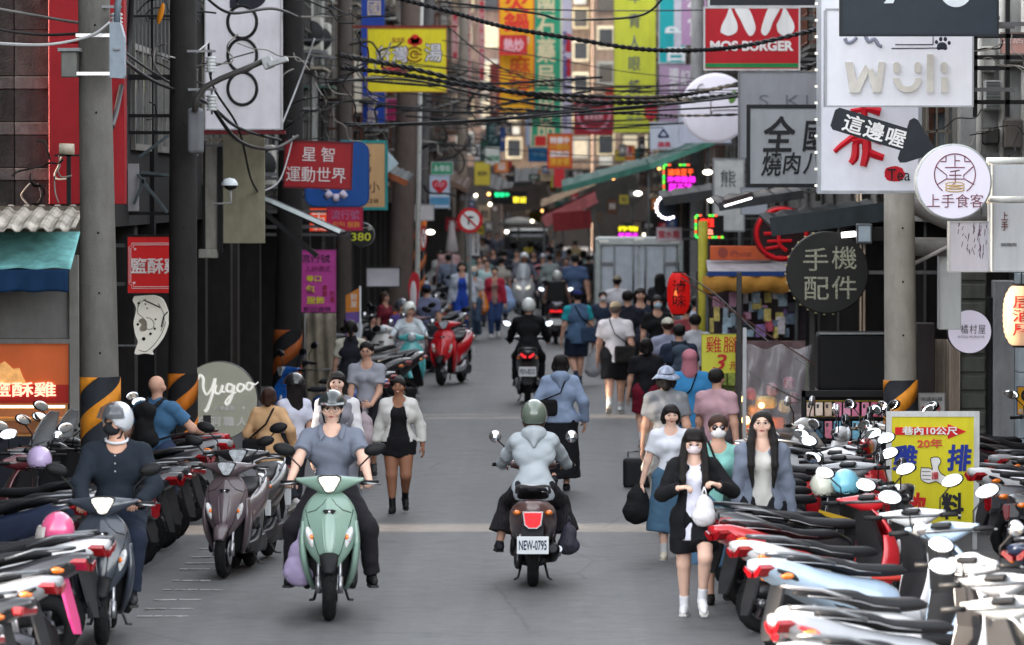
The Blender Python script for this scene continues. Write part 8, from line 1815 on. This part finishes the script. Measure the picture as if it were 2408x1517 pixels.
# red tube frame
t, k = fit('hand_cart', 'red steel tube frame with an orange panel among the right scooters', 'hand cart', 2120, 1390, 33.2)
MB().tube([(-90*k, 0, -20*k), (-90*k, 0, 15*k), (-78*k, 0, 30*k), (60*k, 0, 30*k)], .022, 10).tube([(28*k, 0, -75*k), (28*k, 0, 60*k), (40*k, 0, 78*k), (60*k, 0, 80*k)], .022, 10).build('tube', mat((196, 60, 50), rough=.4, dirt=.2), t); MB().box(36*k, 160*k, -.02, .3, -70*k, -20*k, c=.01).build('panel', mat((206, 84, 66), rough=.5, dirt=.2), t); MB().tube([(28*k, 0, -75*k), (28*k, 0, -at(0, 1390, 33.2).z)], .02, 8).tube([(-90*k, 0, -20*k), (-90*k, 0, -at(0, 1390, 33.2).z)], .02, 8).build('leg', mat((196, 60, 50), rough=.4), t)
# yellow bar on a parked scooter
t, k = fit('steering_lock', 'yellow steering lock bar laid across a parked scooter', 'lock bar', 1990, 1222, 36.2); MB().bar((-65*k, 0, 18*k), (65*k, 0, -18*k), .035, .035).box(-.05, .02, -.03, .03, -.07, -.01, c=.005).build('bar', mat((226, 180, 40), rough=.4), t)
# distant parked scooters on the left
fw = [(870, 80, 'black', 'sport', -30), (930, 83, 'dark grey', 'sport', -60), (1000, 82, 'maroon', 'sport', -20), (890, 68.3, 'black', 'maxi', -40), (1035, 90, 'black', 'sport', -30), (965, 92, 'navy', 'maxi', -40), (1020, 99, 'black', 'maxi', -20), (1050, 108, 'dark grey', 'sport', -30), (850, 72, 'silver', 'sport', -70), (1000, 88, 'white', 'retro', -10), (745, 58.6, 'navy', 'sport', -60), (770, 61, 'black', 'sport', -60), (808, 66.2, 'black', 'sport', -70)]
fl = ['below the feather banner', 'under the blank lit box', 'behind the teal scooter rider', 'behind the grey tee woman', 'left of the white jacket woman', 'below the striped post', 'behind the grey shirt man', 'beside the white jacket woman', 'at the tarpaulin foot', 'behind the red scooter', 'with blue seat by the tarpaulin', 'beside the tarpaulin rope', 'past the tarpaulin']
for (px, Y, c, st, rz), lb in zip(fw, fl): sco('%s scooter parked %s' % (c, lb), px, Y, rz=R(rz), st=st, col=PC[c] if 'blue' not in lb else (30, 90, 170), drop=SM, lean=-3, group='scooters parked along the left side further on')
# ------------------------------------------------------------------ people on foot
def who(label, px, top_, foot, **kw):
    s = (foot-HOR)/CAMH; Y = FOC/s; h = (foot-top_)/s*kw.pop('hf', 1.0); kw.setdefault('res', .010 if s > 230 else .013 if s > 180 else .017 if s > 130 else .022)
    kw.setdefault('detail', s > 125); kw.setdefault('seed', int(px)); p = person(label, XX(px, Y), Y, h, z=.028, **kw); p['Y'] = Y; return p
def H2(a, b): return [a, b]
hold = dict(dir=(.7, -.5, -.1), palm=(0, 0, -1), curl=.8, grip=True)
BG = (24, 24, 27)
# front right group
p = who('girl in black open jacket and face mask opening a small white bag', 1632, 1012, 1460, female=True, top=('tee', (222, 222, 236), .115), over=('open', BG, .11, 1.0, .032), bottom=('shorts', (24, 24, 28)), hair=('longfront', HAIR), look=dict(mask=(226, 212, 214), glasses=1), socks=(232, 232, 236), shoes=(226, 226, 228), skin=SKIN2, head=(24, 0), stride=.26, flip=-1,
        hands=[(-.13, -.22, 1.03, dict(dir=(.9, -.5, .15), palm=(0, .2, -1), curl=.75)), (.19, -.22, 1.05, dict(dir=(-.8, -.5, .3), palm=(0, .2, -1), curl=.95))])
hangbag(tuple(at(1656, 1148, 34.9)), 'small white drawstring bag held by the girl in black', (222, 220, 222), .20, .27, .9, name='small_bag')
p = who('older woman in teal vest, sunglasses and white mask behind the girl', 1690, 982, 1428, female=True, top=('tee', (130, 186, 178), .05), bottom=('skirt', (72, 102, 128), .31, .13), hair=('short', HAIRB), look=dict(mask=(228, 222, 222), shades=1), shoes=(28, 28, 28), skin=SKIN, hands=[(-.02, -.24, 1.06, dict(dir=(-.3, -.6, .5), curl=.9)), (.24, .05, .72, None)])
crossbag(p, 'dark green shoulder bag worn by the woman in teal', (40, 60, 56), 1)
p = who('woman with bobbed hair in white tee and long denim skirt', 1578, 957, 1322, female=True, top=('tee', (210, 212, 220), .02), bottom=('skirt', (70, 100, 124), .34, .115), hair=('bob', HAIR), look=dict(closed=1), shoes=(206, 198, 180), socks=(200, 200, 200), skin=SKIN2, head=(8, 6), hands=[(-.28, 0.02, .62, None), (.20, -.08, .72, None)])
t, k = fit('apron_bib', 'denim bib with blue strap over the white tee', 'bib', 1580, 1085, p['Y']-.24); bpy.data.objects.remove(t)
hangbag(tuple(p['hands'][0] + Vector((-.02, 0, .12))), 'black shoulder bag with a small doll held by the denim skirt woman', (22, 22, 24), .29, .36, cat='handbag', name='handbag', rough=.8)
t, k = fit('folded_umbrella', 'green and silver folded umbrella carried under the arm', 'umbrella', 1610, 1090, p['Y']-.28); MB().tube([(-40*k, 0, -8*k), (0, 0, 6*k), (40*k, 0, 22*k)], [.05, .06, .03], 10).build('folded_cloth', mat((120, 134, 130), rough=.35, var=.4, scale=20), t); MB().tube([(-30*k, -.01, -18*k), (20*k, -.02, -6*k), (30*k, -.01, 0)], [.02, .03, .01], 8).build('green_strip', mat((50, 170, 110), rough=.5), t)
t, k = fit('suitcase', 'black cabin suitcase on small wheels beside the denim skirt', 'suitcase', 1497, 1112, FOC/((1152-HOR)/CAMH)); zf = at(1497, 1112, FOC/((1152-HOR)/CAMH)).z
s = SDF(.02); s.box((0, 0, 0), v3(32*k, .12, 36*k), .05); P_, F_ = s.mesh(.014); obj('case', npmesh('case', P_, F_, mat((30, 30, 33), rough=.6, bump=.3)), t)
for sx in (-1, 1): MB().lathe([(1e-4, -.012), (.03, -.012), (.03, .012), (1e-4, .012)], (sx*24*k, 0, -zf+.06), 'X', 12).build('wheel', BLACK, t); MB().tube([(sx*20*k, .1, 30*k), (sx*20*k, .1, 48*k), (0, .1, 50*k)], .009, 6).build('handle', STEEL, t)
p = who('girl with very long dark hair, glasses and grey blue open jacket', 1793, 974, 1440, female=True, top=('tee', (198, 196, 190), .07), over=('open', (116, 124, 140), .10, 1.0, .05), bottom=('shorts', (30, 30, 34), .3), hair=('longfront', HAIR), look=dict(glasses=1, fringe=False), shoes=(190, 190, 190), skin=SKIN2, head=(-6, -4), hands=[(-.21, -.02, .70, None), (.24, .02, .72, None)])
hangbag(tuple(p['hands'][0]), 'white plastic bag with faint print hanging from her hand', (214, 212, 214), .20, .50, .8, name='plastic_bag')
# left of centre
p = who('smiling woman in black crop top and open white shirt', 937, 893, 1213, female=True, skin=SKIN3, top=('tank', (22, 22, 25), .01), over=('open', (205, 204, 200), .0, 1.0, .075), bottom=('skirt', (22, 22, 25), .10, .088), hair=('bun', HAIR), look=dict(smile=1), shoes=(26, 26, 28), socks=(26, 26, 28), boots=.2, build=1.12, head=(0, -6), hands=[(-.25, .02, .68, None), (.25, .02, .70, None)])
p = who('smiling girl with long hair in grey vest and white sleeves', 792, 880, 1262, female=True, top=('long', (214, 212, 214), .03), over=('vest', (130, 130, 138), .12, 0), bottom=('skirt', (120, 122, 130), .34, .12), hair=('long', HAIR), look=dict(smile=1), shoes=(200, 200, 200), skin=SKIN2)
p = who('woman in grey tee with fringe carrying bags behind', 862, 808, 1130, female=True, top=('tee', (150, 152, 162), .05), bottom=('shorts', (34, 34, 38), .40), hair=('short', HAIR), look=dict(glasses=1), shoes=(60, 60, 60), head=(6, -8), hands=[(-.20, -.14, .70, None), (.06, -.24, .86, dict(dir=(-.8, -.4, 0), curl=.8))])
hangbag(tuple(p['hands'][0]), 'mauve cloth bag on the arm of the grey tee woman', (120, 92, 104), .30, .42, name='tote_bag', rough=.9)
hangbag(tuple(p['hands'][1]), 'pale floral plastic bag held by the grey tee woman', (186, 170, 176), .30, .44, name='plastic_bag')
p = who('woman with ponytail in black pinafore over white collar, seen from behind', 824, 757, 1030, female=True, rz=185, top=('tee', (190, 186, 172), .02), over=('dress', (34, 36, 44), .22, 0), hair=('ponytail', HAIR), shoes=(60, 60, 60))
p = who('woman in mustard trousers and loose pale orange jacket walking away', 632, 917, 1222, rz=170, female=True, over=('shut', (206, 166, 124), .10), bottom=('trousers', (132, 112, 42)), hair=('bob', HAIRB), shoes=(60, 54, 50), hands=[(-.26, .0, .72, None), (.14, -.16, .82, dict(dir=(0, -1, 0), curl=.8))], build=1.1)
crossbag(p, 'black shoulder bag on the pale orange jacket', (26, 26, 28), 1, back=True)
p = who('girl with long black hair and helmet in a loose white tee', 690, 892, 1218, rz=215, female=True, top=('tee', (206, 208, 224), .06), bottom=('trousers', (40, 42, 50)), hair=('long', HAIR), hat=('half', (28, 28, 32)), shoes=(190, 190, 190), build=1.1)
p = who('bald man in blue polo shirt looking at his phone, back turned', 368, 888, 1275, rz=155, top=('tee', (66, 104, 138), .06), bottom=('trousers', (46, 58, 84)), hair=('bald', None), shoes=(60, 60, 60), skin=SKIN, build=1.12, hands=[(-.30, -.34, 1.02, dict(dir=(-.2, -.6, .4), curl=.9)), (.28, .02, .80, None)])
backpack(p, 'black backpack on the blue polo shirt', (24, 24, 26), .46, .26)
c = p['hands'][0]; t = thing('phone', 'dark mobile phone held up by the man in the blue polo', 'phone', (c.x, c.y-.02, c.z+.04)); MB().box(-.038, .038, -.004, .004, -.075, .075, c=.003).build('phone_body', BLACK, t); 
# middle right walkers
p = who('girl in light blue hooded blouse and black skirt walking away', 1318, 838, 1162, rz=180, female=True, over=('hood', (134, 150, 176), .02, 1.0), top=('tee', (134, 150, 176)), bottom=('skirt', (26, 26, 30), .42, .10), hair=('bob', HAIR), shoes=(40, 40, 44), build=1.12, hands=[(-.27, -.04, .78, None), (.27, -.04, .78, None)])
crossbag(p, 'black cross body bag on the light blue blouse', (22, 22, 24), 1, back=True, drop=-.12)
p = who('man in white tee, black shorts and khaki cap walking away', 1447, 714, 978, rz=176, top=('tee', (216, 212, 216), .06), bottom=('shorts', (26, 26, 30), .42), hair=('short', (96, 84, 78)), hat=('cap', (160, 146, 120)), shoes=(200, 204, 206), socks=(190, 190, 190), build=1.15, stride=.5)
crossbag(p, 'black crossbody bag on the white tee man', (22, 22, 24), -1, back=True, w_=.34, h_=.26)
p = who('man in blue vest, navy cap and teal sleeves', 1358, 686, 910, rz=200, top=('tee', (40, 150, 160), .05), over=('vest', (76, 100, 130), .08, 0), bottom=('shorts', (34, 42, 60), .42), hair=('short', HAIR), hat=('cap', (36, 44, 96)), shoes=(44, 54, 76), socks=(44, 54, 76), build=1.15)
crossbag(p, 'navy shoulder bag on the blue vest man', (52, 68, 92), -1, back=True, w_=.32, h_=.26)
hangbag(tuple(p['hands'][0]), 'white plastic bag swinging from the man in the blue vest', (170, 170, 176), .32, .52, .85, name='plastic_bag')
p = who('boy in black tee and crimson shorts facing away', 1520, 800, 1062, rz=180, top=('tee', (26, 26, 30), .04), bottom=('shorts', (110, 24, 42), .38), hair=('bob', HAIR), shoes=(190, 190, 196), socks=(190, 190, 196), build=1.05)
p = who('woman in bucket sun hat and grey tee with tote, back turned', 1567, 868, 1240, rz=178, female=True, top=('tee', (122, 126, 132), .06), bottom=('trousers', (64, 66, 72)), hair=('bob', HAIR), hat=('bucket', mat((150, 160, 180), rough=.9, var=.4, scale=24)), shoes=(70, 66, 64), build=1.12, head=(0, 0))
hangbag(tuple(p['shoulders'][1] + Vector((.02, -.02, -.42))), 'pale canvas tote bag of the sun hat woman', (150, 150, 148), .24, .32, name='tote_bag', rough=.9)
p = who('person in pink headscarf and bright blue shirt with dark strap', 1622, 828, 1160, rz=184, top=('tee', (58, 128, 178), .07), bottom=('trousers', (60, 66, 76)), hair=None, hat=('hijab', (176, 112, 124)), shoes=(60, 60, 60), build=1.25)
crossbag(p, 'black strap bag across the bright blue shirt', (30, 32, 38), 1, back=True)
p = who('person in dusty pink tee turned to the stall', 1686, 872, 1215, rz=150, top=('tee', (186, 150, 158), .06), bottom=('trousers', (70, 66, 70)), hair=('short', HAIR), shoes=(60, 60, 60), build=1.2)
p = who('young man with grey backpack and black hair facing away', 1597, 766, 1052, rz=185, top=('tee', (40, 50, 66), .05), bottom=('trousers', (44, 46, 54)), hair=('short', HAIR), shoes=(50, 50, 50))
backpack(p, 'grey backpack on the black haired young man', (62, 74, 88), .44, .28)
p = who('person in cream cap and pale shirt behind the backpack', 1570, 752, 1020, rz=190, top=('tee', (150, 154, 176)), bottom=('trousers', (60, 60, 70)), hair=('short', HAIRB), hat=('cap', (196, 192, 176)), shoes=(60, 60, 60))
p = who('stall keeper in white mask looking down at the goods', 1692, 730, 990, rz=-30, top=('tee', (120, 124, 132)), bottom=('trousers', (50, 50, 56)), hair=('short', HAIR), look=dict(mask=(220, 220, 220)), shoes=(40, 40, 40), head=(20, -20))
p = who('person in white and navy top beside the stall keeper', 1634, 742, 1010, rz=200, top=('tee', (188, 190, 196)), bottom=('trousers', (34, 40, 58)), hair=('short', HAIR), shoes=(40, 40, 40))
mid = [
 ('child in navy tee and white mask walking left of the khaki cap', 1418, 688, 880, dict(rz=10, top=('tee', (44, 54, 72)), bottom=('shorts', (50, 50, 58)), hair=('short', HAIR), look=dict(mask=(214, 214, 214)), detail=True)),
 ('girl with long hair in printed navy tee facing the camera', 1506, 680, 930, dict(rz=5, female=True, top=('tee', (46, 52, 66)), bottom=('trousers', (50, 54, 66)), hair=('long', HAIR), detail=True)),
 ('woman in black open neck top and pale blue mask', 1546, 698, 950, dict(rz=8, female=True, top=('tee', (26, 26, 29)), bottom=('trousers', (34, 34, 38)), hair=('bob', HAIR), look=dict(mask=(170, 196, 210), vneck=1), detail=True)),
 ('woman with very long black hair seen from behind the lantern', 1552, 645, 850, dict(rz=180, female=True, top=('tee', (40, 40, 44)), bottom=('trousers', (40, 40, 44)), hair=('long', HAIR))),
 ('man with a camouflage cap in white tee', 1451, 652, 850, dict(rz=190, top=('tee', (206, 204, 208)), bottom=('trousers', (60, 60, 66)), hair=('short', HAIR), hat=('cap', mat((120, 112, 96), rough=.9, var=.6, scale=30)))),
 ('tall man in grey tee before the truck doors', 1470, 612, 820, dict(rz=180, top=('tee', (84, 92, 104)), bottom=('trousers', (50, 50, 58)), hair=('short', HAIR))),
 ('man in dark tee right of the khaki cap', 1476, 686, 940, dict(rz=178, top=('tee', (32, 34, 44)), bottom=('trousers', (44, 46, 54)), hair=('short', HAIR))),
 ('person in teal tee under the truck door latch', 1506, 650, 840, dict(rz=170, top=('tee', (50, 120, 124)), bottom=('trousers', (50, 50, 60)), hair=('short', HAIR))),
 ('person in denim shirt standing left of the truck', 1352, 600, 790, dict(rz=185, top=('tee', (74, 92, 124)), bottom=('trousers', (30, 30, 36)), hair=('short', HAIR), build=1.2)),
 ('man in grey blue work shirt and navy cap among parked scooters', 1003, 672, 880, dict(rz=170, top=('tee', (112, 118, 146)), bottom=('trousers', (60, 62, 70)), hair=('short', HAIR), hat=('cap', (40, 48, 80)), build=1.2)),
 ('woman in white jacket and bright blue overalls touching her chin', 1086, 618, 806, dict(rz=5, female=True, top=('tee', (40, 70, 160)), over=('open', (186, 194, 206), .06, 1.0, .07), bottom=('wide', (40, 72, 164)), hair=('bob', HAIR), shoes=(210, 210, 210), build=1.1)),
 ('woman in grey tee and blue mask with an orange bag', 1113, 630, 804, dict(rz=0, female=True, top=('tee', (176, 176, 180)), bottom=('wide', (66, 84, 104)), hair=('bob', HAIR), hat=('cap', (206, 190, 170)), look=dict(mask=(150, 186, 206)), detail=True, shoes=(206, 206, 206))),
 ('woman in crimson jacket and jeans with arms raised', 1163, 630, 797, dict(rz=0, female=True, over=('open', (164, 44, 64), .05, 1.0, .03), top=('tee', (150, 120, 110)), bottom=('trousers', (50, 68, 110)), hair=('short', HAIR), shoes=(206, 206, 206))),
 ('person in faded pink top near the white folded umbrella', 1056, 574, 745, dict(rz=185, top=('long', (196, 160, 160)), bottom=('trousers', (50, 50, 58)), hair=('short', HAIR))),
 ('woman in red blouse leaning by the orange placard', 905, 690, 880, dict(rz=60, female=True, top=('tee', (110, 34, 48)), bottom=('trousers', (40, 40, 50)), hair=('bob', HAIRB))),
 ('person in purple jacket and grey helmet on the left', 945, 712, 905, dict(rz=20, top=('long', (92, 76, 140)), bottom=('trousers', (44, 44, 60)), hair=('short', HAIR), hat=('helmet', (84, 88, 98)), look=dict(strap=False))),
 ('person in dark clothes crouched among parked scooters', 876, 745, 905, dict(rz=40, top=('tee', (26, 26, 30)), bottom=('trousers', (30, 30, 34)), hair=('short', HAIR)))]
for lb, px, t_, f_, kw in mid: 
    kw.setdefault('shoes', (50, 50, 54)); who(lb, px, t_, f_, **kw)
hangbag(tuple(at(1131, 668, 100)), 'orange plastic bag hanging by the grey tee woman', (226, 128, 40), .40, .64, res=.02, name='plastic_bag')
hangbag(tuple(at(1185, 664, 103)), 'bundle of pale blue clothes under the crimson jacket arm', (150, 172, 210), .62, .56, res=.02, cat='clothes bundle', name='clothes_bundle', rough=.9)
# far crowd, each person by itself
random.seed(33)
far = [(1150, 545, (44, 46, 56), 0), (1168, 548, (40, 42, 52), 0), (1202, 560, (40, 40, 46), 0), (1188, 590, (50, 52, 60), 180), (1215, 590, (34, 34, 38), 0), (1245, 566, (176, 160, 60), 180), (1262, 575, (60, 66, 80), 180), (1230, 560, (150, 90, 70), 0), (1286, 580, (130, 150, 176), 180), (1300, 560, (36, 38, 44), 0), (1322, 572, (50, 56, 66), 180), (1338, 586, (190, 190, 200), 180), (1352, 566, (150, 132, 100), 180), (1372, 590, (90, 116, 160), 180), (1386, 600, (34, 34, 38), 180), (1398, 600, (26, 26, 30), 180), (1135, 560, (120, 116, 120), 0), (1118, 570, (90, 90, 98), 180), (1278, 556, (140, 60, 60), 0), (1312, 588, (70, 72, 84), 0), (1365, 612, (60, 60, 70), 180), (1080, 578, (70, 84, 90), 180), (1098, 590, (50, 70, 66), 0), (1160, 585, (60, 62, 76), 0), (1205, 570, (110, 120, 140), 180), (1640, 700, (80, 84, 96), 190), (1612, 716, (130, 60, 66), 170), (1660, 690, (170, 170, 180), 185), (1140, 600, (44, 60, 60), 0), (1255, 590, (52, 56, 70), 0), (1128, 604, (150, 150, 156), 0), (1146, 612, (90, 110, 140), 0), (1180, 606, (176, 170, 160), 180), (1052, 600, (120, 130, 150), 180), (1036, 592, (160, 150, 150), 0), (1292, 600, (140, 150, 150), 180), (1330, 606, (100, 96, 110), 0)]
cn = {0: 'coming down the street', 180: 'walking up the street', 190: 'near the red lantern', 170: 'below the red lantern', 185: 'right of the red lantern'}
for i, (px, t_, c, rz) in enumerate(far):
    if i % 3 == 1: c = tuple(min(215, int(v*1.5+50)) for v in c)
    s_ = (t_-HOR)/(CAMH-1.65); lum = sum(c)
    nm = ('dark' if lum < 170 else 'grey' if max(c)-min(c) < 22 else 'yellow' if c[2] < 90 and c[0] > 150 and c[1] > 140 else 'red brown' if c[0] > c[2]+40 else 'blue')
    lb = 'blurred %sperson in %s top %s, %s of %s' % ('tall ' if i == 19 else '', nm, cn[rz], ['left', 'right'][i % 2], ['the far crowd', 'the middle scooters', 'the market roof', 'the white truck', 'the no turn sign'][i % 5])
    who(lb, px + random.uniform(-2, 2), t_, HOR + CAMH*s_, rz=rz + random.uniform(-15, 15), res=.03, detail=False, top=(random.choice(['tee', 'long']), c), bottom=('trousers', random.choice([(40, 42, 52), (56, 60, 76), (30, 30, 34), (70, 66, 62)])), hair=(random.choice(['short', 'short', 'bob']), HAIR), shoes=(60, 60, 64), build=random.uniform(.98, 1.15), female=i % 2 == 0, group='blurred crowd down the street')
# litter and small things on the road
random.seed(4)
bpy.data.scenes.remove(TMP)
